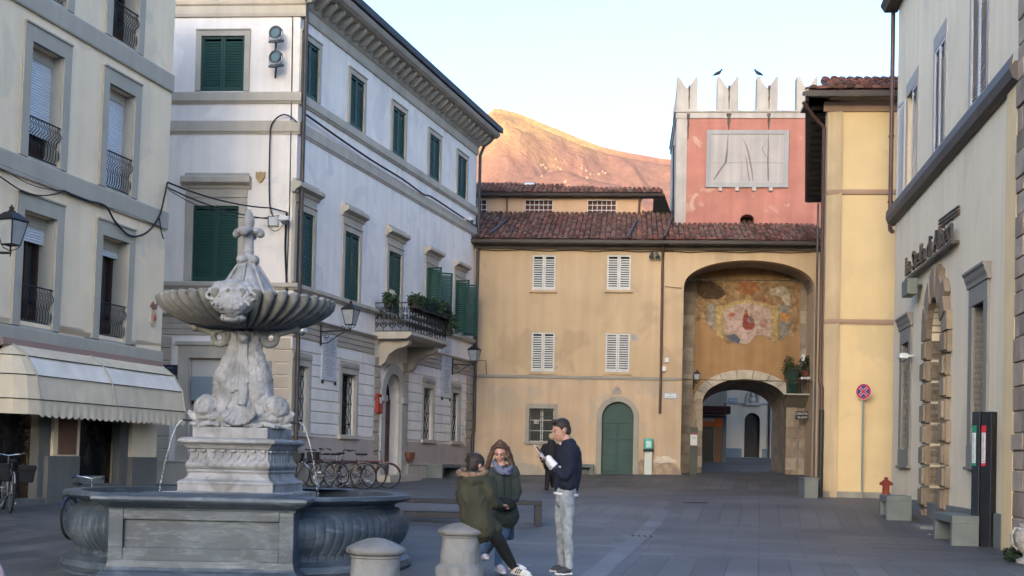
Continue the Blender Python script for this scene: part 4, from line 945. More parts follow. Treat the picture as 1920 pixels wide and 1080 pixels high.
# ================================================================== ground, unseen sun block behind, mountain
def axis(a, b, s, far):
    q = []; x = a
    while x <= b: q.append(x); x += s
    lo, hi = a, b; st = s
    L_ = []; 
    while lo > -far: st *= 1.6; lo -= st; L_.append(lo)
    st = s; Rr = []
    while hi < far: st *= 1.6; hi += st; Rr.append(hi)
    return L_[::-1] + q + Rr
xs = axis(-30, 30, 1.0, 9000); ys = axis(2, 78, 1.0, 9000)
b = MB(); vs = [(x, y, gz(x, y)) for y in ys for x in xs]; nx = len(xs)
b.add(vs, [(j * nx + i, j * nx + i + 1, (j + 1) * nx + i + 1, (j + 1) * nx + i) for j in range(len(ys) - 1) for i in range(nx - 1)])
def paving():
    m = bpy.data.materials.new('stone_paving'); m.use_nodes = True; N = m.node_tree.nodes; L = m.node_tree.links; bs = N['Principled BSDF']
    tc = N.new('ShaderNodeNewGeometry')
    mp = N.new('ShaderNodeMapping'); mp.vector_type = 'POINT'; mp.inputs['Rotation'].default_value = (0, 0, rad(11.0)); L.new(tc.outputs['Position'], mp.inputs[0])
    nz = N.new('ShaderNodeTexNoise'); nz.inputs['Scale'].default_value = 1.3; L.new(mp.outputs[0], nz.inputs[0])
    def brick(bw, rh, mort, seed=0):
        t = N.new('ShaderNodeTexBrick'); t.inputs['Scale'].default_value = 1; t.inputs['Brick Width'].default_value = bw; t.inputs['Row Height'].default_value = rh
        t.inputs['Mortar Size'].default_value = mort; t.inputs['Mortar Smooth'].default_value = .3; t.inputs['Bias'].default_value = 0
        t.inputs['Color1'].default_value = (.080, .081, .085, 1); t.inputs['Color2'].default_value = (.118, .118, .121, 1); t.inputs['Mortar'].default_value = (.058, .061, .066, 1)
        t.offset = .43; L.new(mp.outputs[0], t.inputs['Vector']); return t
    A_ = brick(1.15, .42, .012)
    mp2 = N.new('ShaderNodeMapping'); mp2.inputs['Rotation'].default_value = (0, 0, rad(90)); L.new(mp.outputs[0], mp2.inputs[0])
    B_ = brick(3.0, .40, .012); L.new(mp2.outputs[0], B_.inputs['Vector'])
    sep = N.new('ShaderNodeSeparateXYZ'); L.new(mp.outputs[0], sep.inputs[0])
    def mth(op, a, b_=None):
        q = N.new('ShaderNodeMath'); q.operation = op
        for i, x in enumerate((a, b_)):
            if x is None: continue
            if hasattr(x, 'links'): L.new(x, q.inputs[i])
            else: q.inputs[i].default_value = x
        return q.outputs[0]
    ph = mth('MODULO', mth('ADD', sep.outputs['Y'], 100 - 21.3), 13.0); msk = mth('LESS_THAN', ph, 5.6)
    mx = N.new('ShaderNodeMix'); mx.data_type = 'RGBA'; L.new(msk, mx.inputs[0]); L.new(A_.outputs[0], mx.inputs[6]); L.new(B_.outputs[0], mx.inputs[7])
    fac = N.new('ShaderNodeMix'); L.new(msk, fac.inputs[0]); L.new(A_.outputs['Fac'], fac.inputs[2]); L.new(B_.outputs['Fac'], fac.inputs[3])
    # blotches and wear
    n2 = N.new('ShaderNodeTexNoise'); n2.inputs['Scale'].default_value = .5; n2.inputs['Detail'].default_value = 7; L.new(mp.outputs[0], n2.inputs[0])
    r = N.new('ShaderNodeValToRGB'); r.color_ramp.elements[0].position = .35; r.color_ramp.elements[1].position = .68; r.color_ramp.elements[0].color = (.62, .63, .66, 1); r.color_ramp.elements[1].color = (1.2, 1.17, 1.13, 1); L.new(n2.outputs[0], r.inputs[0])
    m2 = N.new('ShaderNodeMix'); m2.data_type = 'RGBA'; m2.blend_type = 'MULTIPLY'; m2.inputs[0].default_value = 1; L.new(mx.outputs[2], m2.inputs[6]); L.new(r.outputs[0], m2.inputs[7])
    n3 = N.new('ShaderNodeTexNoise'); n3.inputs['Scale'].default_value = 9; n3.inputs['Detail'].default_value = 8; n3.inputs['Roughness'].default_value = .7
    mp3 = N.new('ShaderNodeMapping'); mp3.inputs['Scale'].default_value = (.25, 1.6, 1); L.new(mp.outputs[0], mp3.inputs[0]); L.new(mp3.outputs[0], n3.inputs[0])
    r3 = N.new('ShaderNodeValToRGB'); r3.color_ramp.elements[0].position = .36; r3.color_ramp.elements[1].position = .62; r3.color_ramp.elements[0].color = (.66, .66, .66, 1); r3.color_ramp.elements[1].color = (1.12, 1.12, 1.12, 1); L.new(n3.outputs[0], r3.inputs[0])
    m3 = N.new('ShaderNodeMix'); m3.data_type = 'RGBA'; m3.blend_type = 'MULTIPLY'; m3.inputs[0].default_value = 1; L.new(m2.outputs[2], m3.inputs[6]); L.new(r3.outputs[0], m3.inputs[7])
    L.new(m3.outputs[2], bs.inputs['Base Color'])
    rr = N.new('ShaderNodeMapRange'); rr.inputs[3].default_value = .42; rr.inputs[4].default_value = .72; L.new(n3.outputs[0], rr.inputs[0]); L.new(rr.outputs[0], bs.inputs['Roughness']); bs.inputs['Specular IOR Level'].default_value = .35
    bp = N.new('ShaderNodeBump'); bp.inputs['Strength'].default_value = .5; bp.inputs['Distance'].default_value = .01; bp.invert = True; L.new(fac.outputs[0], bp.inputs['Height'])
    bp2 = N.new('ShaderNodeBump'); bp2.inputs['Strength'].default_value = .25; bp2.inputs['Distance'].default_value = .02; L.new(n3.outputs[0], bp2.inputs['Height']); L.new(bp.outputs[0], bp2.inputs['Normal'])
    L.new(bp2.outputs[0], bs.inputs['Normal']); return m
tag(b.build('ground', paving(), smooth=True), kind='structure')
# pale inlaid strip, laid as flat slabs
b = MB(); dirv = (onground(1240, 962) - onground(1116, 1078)); dirv.z = 0; dirv.normalize(); sd = Vector((dirv.y, -dirv.x, 0)); p0 = onground(1116, 1078) - dirv * 6; rnd = random.Random(2); t = 0
while t < 17.4:
    l = rnd.uniform(.9, 1.5); hw_ = .15 + rnd.uniform(-.004, .004)
    q = [p0 + dirv * (t + .008) - sd * hw_, p0 + dirv * (t + .008) + sd * hw_, p0 + dirv * (t + l) + sd * hw_, p0 + dirv * (t + l) - sd * hw_]
    b.quad(*[Vector((p.x, p.y, gz(p.x, p.y) + .006)) for p in q]); t += l
tag(b.build('path_strip', mat('pale_paving_strip', (.145, .152, .165), rough=.6, var=.12, scale=1.2, island=.25, col2=(.13, .14, .155), c2scale=4)), kind='structure')
# unseen ridge added behind the camera to keep the low sun off the town
b = MB(); n = 40; hx = Vector((sdir.x, sdir.y, 0)).normalized(); hs = Vector((hx.y, -hx.x, 0)); pts = []
for j in range(9):
    for i in range(n):
        a = (i / (n - 1) - .5) * 4200; k = j / 8
        z = (math.sin(math.pi * k)) ** 1.2 * (184 + 9 * math.sin(a * .006) + 5 * noise.noise((a * .01, k, 0)))
        pts.append(hx * (1250 + 600 * k) + hs * a + Vector((0, 0, z - 8)))
b.add(pts, [(j * n + i, j * n + i + 1, (j + 1) * n + i + 1, (j + 1) * n + i) for j in range(8) for i in range(n - 1)])
tag(b.build('sun_block_ridge', mat('sun_block_green', (.05, .06, .035), var=.3, scale=.02), smooth=True), kind='structure')
# mountain
MY = 4200.0
prof = [(300, 560), (600, 420), (760, 340), (860, 262), (905, 222), (925, 204), (935, 203), (975, 214), (1010, 230), (1050, 246), (1085, 262), (1130, 277), (1180, 289), (1240, 299), (1300, 306), (1400, 330), (1600, 380), (1800, 450), (2000, 520)]
prof3 = [at(x, y, MY) for x, y in prof]
def ridge(x):
    if x <= prof3[0].x: return prof3[0].z
    for a, c in zip(prof3, prof3[1:]):
        if a.x <= x <= c.x: t = (x - a.x) / (c.x - a.x); return a.z + (c.z - a.z) * t
    return prof3[-1].z
b = MB(); nx, ny = 420, 150; vs = []
X0, X1, Y0, Y1 = at(300, 500, MY).x, at(1900, 500, MY).x, 2300.0, 4700.0
sp = at(1035, 262, 3500)       # a rounded spur in front of the crest
for j in range(ny):
    y = Y0 + (Y1 - Y0) * j / (ny - 1)
    for i in range(nx):
        x = X0 + (X1 - X0) * i / (nx - 1)
        R_ = ridge(x * MY / max(y, 3000) if y < MY else x)
        t = (y - Y0) / (MY - Y0)
        if t <= 1: z = R_ * (t ** 1.25) * .99 + R_ * .01
        else: z = R_ * max(0, 1 - (y - MY) / 500 * .5)
        q = Vector((x * .0016, y * .0016, 0)); rough = 0
        amp = 120.0; f = 1.0
        for k in range(6):
            nn = 1 - abs(noise.noise(q * f + Vector((k * 3.1, 7.7, 1.3)))) * 2; rough += nn * amp; amp *= .5; f *= 2.05
        env = min(1, max(0, t)) * (1 - .93 * math.exp(-((t - 1) / .06) ** 2)) 
        z += (rough - 95) * env
        d2 = ((x - sp.x) / 330) ** 2 + ((y - 3500) / 380) ** 2
        z = max(z, (sp.z - 120) * math.exp(-((x - sp.x) / 900) ** 2) * math.exp(-max(0, abs(y - 3500) - 100) ** 2 / 380 ** 2) + (rough - 110) * .35) if y < 3900 else z
        if t < 1: z = min(z, 1.55 + (R_ - 1.55) * y / MY * .985 + 0)
        vs.append((x, y, z))
b.add(vs, [(j * nx + i, j * nx + i + 1, (j + 1) * nx + i + 1, (j + 1) * nx + i) for j in range(ny - 1) for i in range(nx - 1)])
def mountain_mat():
    m = bpy.data.materials.new('bare_mountain'); m.use_nodes = True; N = m.node_tree.nodes; L = m.node_tree.links; bs = N['Principled BSDF']; bs.inputs['Roughness'].default_value = .95; bs.inputs['Specular IOR Level'].default_value = .1
    g = N.new('ShaderNodeNewGeometry'); sep = N.new('ShaderNodeSeparateXYZ'); L.new(g.outputs['Position'], sep.inputs[0])
    n1 = N.new('ShaderNodeTexNoise'); n1.inputs['Scale'].default_value = .006; n1.inputs['Detail'].default_value = 9; n1.inputs['Roughness'].default_value = .6; L.new(g.outputs['Position'], n1.inputs[0])
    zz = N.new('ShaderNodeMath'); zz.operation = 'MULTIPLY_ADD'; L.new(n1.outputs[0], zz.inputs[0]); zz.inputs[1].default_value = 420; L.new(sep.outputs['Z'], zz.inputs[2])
    xx = N.new('ShaderNodeMath'); xx.operation = 'MULTIPLY_ADD'; L.new(sep.outputs['X'], xx.inputs[0]); xx.inputs[1].default_value = -.25; L.new(zz.outputs[0], xx.inputs[2])  # low sunlight put into the colour: yellower and paler towards peak and left
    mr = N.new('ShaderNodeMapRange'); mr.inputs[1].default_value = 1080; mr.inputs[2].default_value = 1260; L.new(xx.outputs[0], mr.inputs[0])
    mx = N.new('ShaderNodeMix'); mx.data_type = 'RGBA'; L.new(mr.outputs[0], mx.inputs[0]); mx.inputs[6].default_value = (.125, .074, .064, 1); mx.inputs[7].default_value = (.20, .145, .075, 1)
    n2 = N.new('ShaderNodeTexNoise'); n2.inputs['Scale'].default_value = .05; n2.inputs['Detail'].default_value = 8; n2.inputs['Roughness'].default_value = .75; L.new(g.outputs['Position'], n2.inputs[0])
    r = N.new('ShaderNodeValToRGB'); r.color_ramp.elements[0].position = .35; r.color_ramp.elements[1].position = .7; r.color_ramp.elements[0].color = (.72, .71, .74, 1); r.color_ramp.elements[1].color = (1.22, 1.2, 1.12, 1); L.new(n2.outputs[0], r.inputs[0])
    m2 = N.new('ShaderNodeMix'); m2.data_type = 'RGBA'; m2.blend_type = 'MULTIPLY'; m2.inputs[0].default_value = 1; L.new(mx.outputs[2], m2.inputs[6]); L.new(r.outputs[0], m2.inputs[7]); L.new(m2.outputs[2], bs.inputs['Base Color'])
    bp = N.new('ShaderNodeBump'); bp.inputs['Strength'].default_value = .75; bp.inputs['Distance'].default_value = 18; L.new(n2.outputs[0], bp.inputs['Height']); L.new(bp.outputs[0], bs.inputs['Normal']); return m
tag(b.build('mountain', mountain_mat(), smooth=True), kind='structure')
# hamlets on the slope
def onmount(px, py):
    r = ray(px, py); Y = Y0 + 30
    while Y < MY:
        p = CAM + r * (Y / r.y); i = int((p.x - X0) / (X1 - X0) * (nx - 1)); j = int((p.y - Y0) / (Y1 - Y0) * (ny - 1))
        if 0 <= i < nx and 0 <= j < ny and vs[j * nx + i][2] >= p.z: return Vector(vs[j * nx + i])
        Y += 8
    return None
HW = mat('village_wall', (.15, .115, .085), rough=.8, var=.15)
HR = mat('village_roof', (.12, .07, .05), rough=.9)
k = 0; rnd = random.Random(21)
vill = [(1016, 316), (1019, 314), (1023, 317), (1041, 312), (1044, 308), (1048, 317), (1052, 318), (1091, 325), (1100, 333), (1103, 336), (1108, 334), (1126, 333), (1131, 330), (1135, 326), (1137, 331), (1062, 351), (1066, 353), (1020, 338)]
for (x, y) in vill:
    p = onmount(x, y)
    if p is None: continue
    s = rnd.uniform(2.2, 3.8); fr = rot(p - Vector((0, 0, 3)), rnd.uniform(-30, 30)); h = rnd.uniform(4, 6)
    hs_ = T('hamlet_house', 'tiny pale house in the hamlets scattered on the mountain slope', 'house', fr.O, 'hamlet houses on the mountain slope')
    MB().box(fr, -s, s, 0, h, -s, s * .7).build('wall', HW, hs_)
    MB().prism(fr, [(-s * 1.1, h), (s * 1.1, h), (0, h + 3)], -s * 1.05, s * .75).build('roof', HR, hs_)
# ================================================================== fountain
ca = at(454, 905, 16.0)
FT = Fr((ca.x, ca.y, 0), (math.cos(rad(-8)), math.sin(rad(-8)), 0))
FN = T('fountain', 'tall carved marble fountain with a fluted shell bowl above a dark round basin', 'fountain', (ca.x, ca.y, .25))
CARR = mat('carved_marble', (.27, .275, .29), rough=.7, var=.16, scale=5, col2=(.14, .14, .135), c2scale=4.5, c2pos=.60, c2w=.14, streak=.15, bump=.35, bscale=22)
CARS = mat('weathered_marble', (.215, .215, .21), rough=.8, var=.2, scale=5, col2=(.11, .11, .10), c2scale=5, c2pos=.52, c2w=.16, bump=.4, bscale=24)
def bardiglio():
    m = mat('veined_grey_marble', (.036, .050, .068), rough=.5, var=.25, scale=1.6, spec=.4, bump=.12, bscale=30)
    N = m.node_tree.nodes; L = m.node_tree.links; bs = N['Principled BSDF']; src = bs.inputs['Base Color'].links[0].from_socket
    tc = N.new('ShaderNodeTexCoord')
    def layer(src, scl, det, dis, c, pos, w_, rz=0):
        mp = N.new('ShaderNodeMapping'); mp.inputs['Scale'].default_value = scl; mp.inputs['Rotation'].default_value = (0, rz, 0); L.new(tc.outputs['Object'], mp.inputs[0])
        n = N.new('ShaderNodeTexNoise'); n.inputs['Scale'].default_value = 1; n.inputs['Detail'].default_value = det; n.inputs['Distortion'].default_value = dis; n.inputs['Roughness'].default_value = .7; L.new(mp.outputs[0], n.inputs[0])
        r = N.new('ShaderNodeValToRGB'); r.color_ramp.elements[0].position = pos - w_; r.color_ramp.elements[1].position = pos + w_; r.color_ramp.elements[0].color = (0, 0, 0, 1); r.color_ramp.elements[1].color = (1, 1, 1, 1); L.new(n.outputs[0], r.inputs[0])
        x = N.new('ShaderNodeMix'); x.data_type = 'RGBA'; L.new(r.outputs[0], x.inputs[0]); L.new(src, x.inputs[6]); x.inputs[7].default_value = (*c, 1); return x.outputs[2]
    o = layer(src, (2.5, 2.5, 16), 8, .6, (.11, .135, .16), .60, .07, .12)
    o = layer(o, (1.1, 1.1, 1.6), 6, 1.5, (.085, .105, .13), .57, .08)
    o = layer(o, (5, 5, 40), 5, .3, (.03, .038, .048), .62, .05, -.05)
    L.new(o, bs.inputs['Base Color']); return m
BARD = bardiglio()
FP = FT; FT = Fr(FT.O, (1, .01, 0)); b = MB(); NG = 104
def gad(a, i, r, z):
    if 5 <= i <= 9: return (.013 * abs(math.sin(a * NG / 2)) ** .35 - .009, 0)
    return (0, 0)
prof = [(2.15, -.1), (2.15, .15), (2.10, .16), (2.13, .21), (2.10, .28), (1.93, .33), (1.93, .39), (2.03, .50), (2.09, .64), (2.07, .78), (1.96, .89), (1.90, .91), (1.92, .95), (2.02, .975), (2.08, .99), (2.12, 1.02), (2.10, 1.06), (1.90, 1.06), (1.88, .95), (1.82, .80)]
b.lathe(FT, prof, NG * 7, gad)
basin = b.build('basin', BARD, FN, smooth=True)
MB().lathe(FT, [(1.87, .86), (.5, .865)], 64, close=False).build('water', mat('dark_water', (.02, .03, .035), rough=.05, spec=.6), basin)
for s in (1, -1):
    fr = Fr(FT.O, FT.U * s, None, FT.N * s); b = MB(); n1 = 2.16; hw = 1.0
    # shaft with a sunk panel: frame of four bars round a recessed field
    b.box(fr, -hw, hw, .36, .92, 1.5, n1 - .05)
    b.box(fr, -hw, -hw + .16, .36, .92, n1 - .05, n1); b.box(fr, hw - .16, hw, .36, .92, n1 - .05, n1)
    b.box(fr, -hw + .16, hw - .16, .36, .50, n1 - .05, n1 - .001); b.box(fr, -hw + .16, hw - .16, .80, .92, n1 - .05, n1 - .001)
    b.build('basin_block', BARD, FN, bevel=.008)
    def ring(prof_, hw0, nn, name, m):
        """moulding that returns round the three free sides of the block"""
        b = MB(); k = len(prof_); P = []
        for (o, v) in prof_:
            P += [fr.p(-hw0 - o, v, 1.5), fr.p(-hw0 - o, v, nn + o), fr.p(hw0 + o, v, nn + o), fr.p(hw0 + o, v, 1.5)]
        fs = []
        for i in range(k - 1):
            for j in range(3): fs.append((i * 4 + j, i * 4 + j + 1, (i + 1) * 4 + j + 1, (i + 1) * 4 + j))
        fs += [tuple((k - 1) * 4 + j for j in range(4)), tuple(range(4))]
        return b.add(P, fs).build(name, m, FN, bevel=.006)
    ring([(.14, -.1), (.14, .13), (.08, .135), (.11, .165), (.11, .19), (.07, .235), (.035, .255), (.015, .29), (0, .365)], hw, n1, 'basin_foot', BARD)
    ring([(-.01, .905), (.02, .91), (.02, .925), (.05, .94), (.10, .97), (.11, .98), (.14, .99), (.16, 1.02), (.15, 1.055), (.12, 1.068)], hw, n1, 'basin_rim', BARD)
MB().box(FT, -.9, .9, 1.0, 1.066, 1.0, 2.2).build('basin_ledge', BARD, FN)
FB = FT; FT = FP
def square(prof_, name, m, bev=.006, rows=0, jit=0):
    b = MB(); k = len(prof_); P = []
    for (a, v) in prof_:
        P += [FT.p(-a, v, a), FT.p(a, v, a), FT.p(a, v, -a), FT.p(-a, v, -a)]
    fs = [(i * 4 + j, i * 4 + (j + 1) % 4, (i + 1) * 4 + (j + 1) % 4, (i + 1) * 4 + j) for i in range(k - 1) for j in range(4)]
    fs += [(0, 1, 2, 3), tuple((k - 1) * 4 + j for j in range(4))]
    return b.add(P, fs).build(name, m, FN, bevel=bev)
square([(.74, .3), (.74, 1.06), (.60, 1.07), (.60, 1.155)], 'pedestal_plinth', CARR)
square([(.605, 1.156), (.605, 1.18), (.585, 1.195), (.54, 1.215), (.515, 1.25), (.505, 1.29), (.515, 1.30), (.525, 1.315), (.515, 1.33), (.50, 1.335)], 'pedestal_base', CARR)
square([(.50, 1.336), (.515, 1.35), (.535, 1.375), (.535, 1.40), (.515, 1.43), (.495, 1.47), (.49, 1.54), (.50, 1.575)], 'pedestal_frieze', CARR)
square([(.50, 1.576), (.525, 1.59), (.535, 1.61), (.56, 1.635), (.60, 1.655), (.61, 1.665), (.61, 1.69), (.58, 1.71), (.55, 1.72)], 'pedestal_cornice', CARR)
square([(.475, 1.72), (.475, 1.85)], 'pedestal_block', CARR)
# relief on the frieze
b = MB(); rnd = random.Random(4)
for s in range(4):
    a = s * math.pi / 2; fr = Fr(FT.O, FT.U * math.cos(a) + FT.N * math.sin(a), None, FT.N * math.cos(a) - FT.U * math.sin(a))
    for i in range(8): b.box(fr, -.47 + i * .125, -.41 + i * .125, 1.545, 1.578, .49, .53)
    for i in range(9):
        u = -.42 + i * .105
        b.ell(fr.p(u, 1.47, .49), (.028, .028, .055)); b.ell(fr.p(u + .05, 1.40, .52), (.032, .028, .03)); b.ell(fr.p(u - .03, 1.43, .51), (.014, .02, .05)); b.ell(fr.p(u + .03, 1.51, .49), (.016, .02, .03))
b.build('frieze_relief', CARR, FN, fuse=.008, sm=1)
FT = FB
# dolphins: one each side, heads down and out, tails wound up the stem
VZ = Vector((0, 0, 1))
def P3(u, v, n): return FT.p(u, v, n)
for s in (-1, 1):
    b = MB(); sp_ = []
    path = [(s * .16, 3.10, .0), (s * .11, 2.95, .03), (s * .12, 2.80, .06), (s * .15, 2.62, .09), (s * .19, 2.44, .10), (s * .20, 2.24, .09), (s * .25, 2.07, .07), (s * .34, 1.98, .05)]
    b.tube([P3(*q) for q in path], [.08, .09, .11, .15, .18, .185, .17, .12], 16)
    b.ell(P3(s * .43, 2.09, .14), (.165, .165, .165), seg=20)
    b.ell(P3(s * .38, 1.99, .14), (.21, .14, .10), seg=16)
    for k in range(5):      # gill collar
        b.tube([P3(s * (.27 - k * .02) + .03 * math.cos(t * .45), 2.08 + .19 * math.sin(t * .45 - 1.2), .16 + .10 * math.cos(t * .45 - .9)) for t in range(9)], .012, 6)
    jaw = [(s * .42, 1.97, .14), (s * .52, 1.95, .15), (s * .60, 1.98, .15), (s * .65, 2.05, .15)]
    b.tube([P3(*q) for q in jaw], [.10, .075, .05, .03], 10)
    jaw = [(s * .40, 1.92, .14), (s * .50, 1.90, .15), (s * .58, 1.885, .15), (s * .63, 1.90, .15)]
    b.tube([P3(*q) for q in jaw], [.06, .05, .04, .02], 10)
    b.ell(P3(s * .45, 2.10, .25), (.035, .03, .035)); b.tube([P3(s * .36, 2.17, .24), P3(s * .44, 2.19, .25), P3(s * .52, 2.15, .22)], .018, 6)
    for k in range(4):      # side fin lying on the block
        b.tube([P3(s * (.30 - .02 * k), 1.90 + .02 * k, .22), P3(s * (.18 - .03 * k), 1.88 + .025 * k, .34 - .02 * k), P3(s * (.08 - .04 * k), 1.865 + .03 * k, .40 - .03 * k)], [.03, .03, .012], 6)
    b.box(FT, min(s * .15, s * .50), max(s * .15, s * .50), 1.845, 1.885, -.30, .36)
    b.build('dolphin', CARR, FN, fuse=.008, sm=1, ruf=(.012, 16, 1))
    MB().tube([P3(s * .58, 1.925, .15), P3(s * .72, 1.935, .16)], .014, 8).build('spout', IRON, FN)
    st = P3(s * .72, 1.935, .16); v0 = (FT.U * s * .62 + FT.N * .1); b = MB(); pts = []
    for i in range(13): t = i * .040; pts.append(st + v0 * t - VZ * (4.9 * t * t * 1.0 + .1 * t))
    pts = [p for p in pts if p.z > .88]; k_ = int(len(pts) * .55); b.tube(pts[:k_ + 1], [.0055 - .0002 * i for i in range(k_ + 1)], 6); rj = random.Random(5 + s)
    for p0, p1 in zip(pts[k_:], pts[k_ + 1:]):
        for i in range(9): p = p0 + (p1 - p0) * (i / 9 + rj.uniform(-.04, .04)) + Vector((rj.uniform(-.006, .006), rj.uniform(-.006, .006), 0)); r_ = rj.uniform(.002, .0045); b.ell(p, (r_, r_, r_ * rj.uniform(1.5, 4)), None, 6)
    b.build('water_jet', mat('falling_water', (.50, .53, .56), rough=.2, var=.05), FN, smooth=True)
for s in (1, -1):
    fr = Fr(FT.O, FT.U * s, None, FT.N * s); b = MB()
    b.tube([fr.p(0, 3.05, .0), fr.p(0, 2.5, .02), fr.p(0, 1.86, .02)], [.12, .20, .30], 14)
    for k in range(5):      # hanging drapery
        u = -.065 + k * .032; b.tube([fr.p(u * .6, 2.92, .16), fr.p(u * .9, 2.7, .19), fr.p(u * 1.3, 2.45, .235), fr.p(u * 1.6 + .01 * (k % 2), 2.28 + .03 * k, .25)], [.014, .02, .024, .026], 6)
    b.tube([fr.p(.03, 2.5, .2), fr.p(.04, 2.3, .24), fr.p(.02, 2.12, .28)], [.05, .07, .06], 8)
    for k in range(9):      # scallop shell at the foot
        a = rad(-62 + k * 15.5); b.tube([fr.p(.0 + .02 * math.sin(a), 2.12, .27), fr.p(.14 * math.sin(a), 2.12 - .13 * math.cos(a), .33), fr.p(.25 * math.sin(a), 2.13 - .26 * math.cos(a), .40)], [.018, .026, .034], 8)
    b.ell(fr.p(0, 2.96, .20), (.055, .05, .055)); b.ell(fr.p(0, 2.96, .17), (.075, .06, .075))
    for q in (-1, 1): b.tube([fr.p(q * .22, 1.87, .36), fr.p(q * .34, 1.90, .42), fr.p(q * .46, 1.87, .40)], [.03, .035, .03], 8)
    b.build('stem_carving', CARR, FN, fuse=.008, sm=1, ruf=(.008, 26, 1))
for s in (-1, 1):        # C scrolls carrying the bowl
    b = MB(); pts = [P3(s * (.31 + .085 * math.cos(t)), 2.98 + .085 * math.sin(t), .05) for t in [math.pi * (.55 - .19 * i) for i in range(10)]]
    if s < 0: pass
    b.tube(pts + [], [.03 + .004 * i for i in range(10)], 10)
    b.tube([P3(s * .31, 3.075, .05), P3(s * .20, 3.08, .04), P3(s * .12, 3.02, 0)], [.055, .06, .06], 10)
    b.tube([P3(s * .38, 3.03, .05), P3(s * .47, 3.06, .04), P3(s * .56, 3.10, .04), P3(s * .66, 3.12, .03)], [.05, .045, .06, .04], 10)
    b.ell(P3(s * .62, 3.09, .04), (.07, .07, .05))
    b.build('scroll', CARS, FN, fuse=.012, sm=2)
# shell bowl with twisted flutes
b = MB(); NB = 42
def shell(a, i, r, z):
    tw = a * NB / 2; f = abs(math.sin(tw)) ** .55
    if i < 1: return (0, 0)
    if i <= 8: k = min(1, i / 3); return (.085 * (f - .6) * k * r, -.07 * (f - .6) * k)
    if i <= 10: return (.07 * (f - .5), .035 * (f - .5))
    return (.04 * (f - .5), .012 * (f - .5))
prof = [(.12, 3.09), (.24, 3.09), (.36, 3.10), (.50, 3.12), (.64, 3.15), (.78, 3.20), (.90, 3.26), (1.0, 3.33), (1.055, 3.395), (1.075, 3.43), (1.05, 3.45), (.95, 3.40), (.75, 3.32), (.45, 3.26), (.15, 3.24)]
b.lathe(FT, prof, NB * 12, shell)
b.build('shell_bowl', CARS, FN, smooth=True)
# cartouches on the rim, front and back
for s in (1, -1):
    fr = Fr(FT.O, FT.U * s, None, FT.N * s); b = MB(); cu = .02
    b.ell(fr.p(cu, 3.37, .92), (.29, .19, .22), Matrix.Rotation(0, 3, 'X'), 20)
    b.ell(fr.p(cu, 3.30, .98), (.20, .15, .16), None, 18)
    for k in range(9):
        a = rad(-80 + 20 * k); b.tube([fr.p(cu + .20 * math.sin(a), 3.36 - .10 * math.cos(a) + .0, 1.06), fr.p(cu + .25 * math.sin(a), 3.35 - .15 * math.cos(a), 1.03)], [.014, .026], 6)
        if k % 2 == 0: b.ell(fr.p(cu + .15 * math.sin(a), 3.28 - .05 * math.cos(a), 1.10), (.022, .022, .03))
    b.tube([fr.p(cu + .20 * math.cos(t), 3.38 + .14 * math.sin(t), 1.05) for t in [math.pi * i / 10 for i in range(11)]], .022, 8)
    b.tube([fr.p(cu + .13 * math.cos(t), 3.36 + .09 * math.sin(t), 1.09) for t in [math.pi * i / 10 for i in range(11)]], .015, 8)
    for q in (-1, 1):
        b.tube([fr.p(cu + q * .245 + .042 * math.cos(t * .7), 3.38 + .042 * math.sin(t * .7), 1.04) for t in range(9)], .02, 8)
        b.ell(fr.p(cu + q * .17, 3.50, .96), (.07, .06, .06), None, 10)
        b.tube([fr.p(cu + q * .14, 3.50, .98), fr.p(cu + q * .25, 3.44, 1.0), fr.p(cu + q * .28, 3.40, 1.0)], [.04, .04, .03], 8)
    b.box(fr, cu - .17, cu + .17, 3.42, 3.56, .82, .98)
    b.ell(fr.p(cu, 3.18, .98), (.10, .08, .06)); b.ell(fr.p(cu, 3.13, .90), (.16, .12, .06))
    b.build('cartouche', CARR, FN, fuse=.008, sm=1, ruf=(.008, 24, 1))
for s in (1, -1):
    b = MB().tube([P3(s * .15, 3.6, .02), P3(s * .28, 3.50, .03), P3(s * .40, 3.48, .03), P3(s * .47, 3.54, .03)], [.035, .035, .035, .045], 10)
    b.ell(P3(s * .47, 3.54, .03), (.05, .05, .05)); b.build('scroll', CARR, FN, fuse=.01, sm=2)
b = MB(); b.box(FT, -.18, .22, 3.25, 3.48, -.22, .22)
def lob(a, i, r, z): return (.03 * (abs(math.sin(a * 4)) - .5) if i < 5 else 0, 0)
b.lathe(FT, [(.42, 3.44), (.38, 3.52), (.30, 3.62), (.22, 3.74), (.15, 3.84), (.11, 3.90), (.08, 3.94), (.065, 4.0), (.065, 4.05), (.075, 4.06), (.065, 4.08), (.065, 4.22), (.08, 4.30), (.05, 4.33)], 48, lob)
for k in range(8):
    a = k * math.pi / 4; b.tube([P3(math.cos(a) * r, z, math.sin(a) * r) for r, z in ((.40, 3.50), (.29, 3.66), (.20, 3.80), (.13, 3.90))], .014, 6)
for k in range(4):
    a = k * math.pi / 2 + .6; b.ell(P3(math.cos(a) * .10, 3.955, math.sin(a) * .10), (.075, .075, .06))
    a = k * math.pi / 2 + .15; c, s_ = math.cos(a), math.sin(a)
    b.ell(P3(c * .11, 4.315, s_ * .11), (.085, .085, .05)); b.ell(P3(c * .155, 4.285, s_ * .155), (.055, .055, .05))
b.lathe(FT, [(.04, 4.28), (.055, 4.36), (.072, 4.44), (.062, 4.50), (.035, 4.56), (.012, 4.60)], 16)
b.build('finial', CARR, FN, fuse=.008, sm=1)
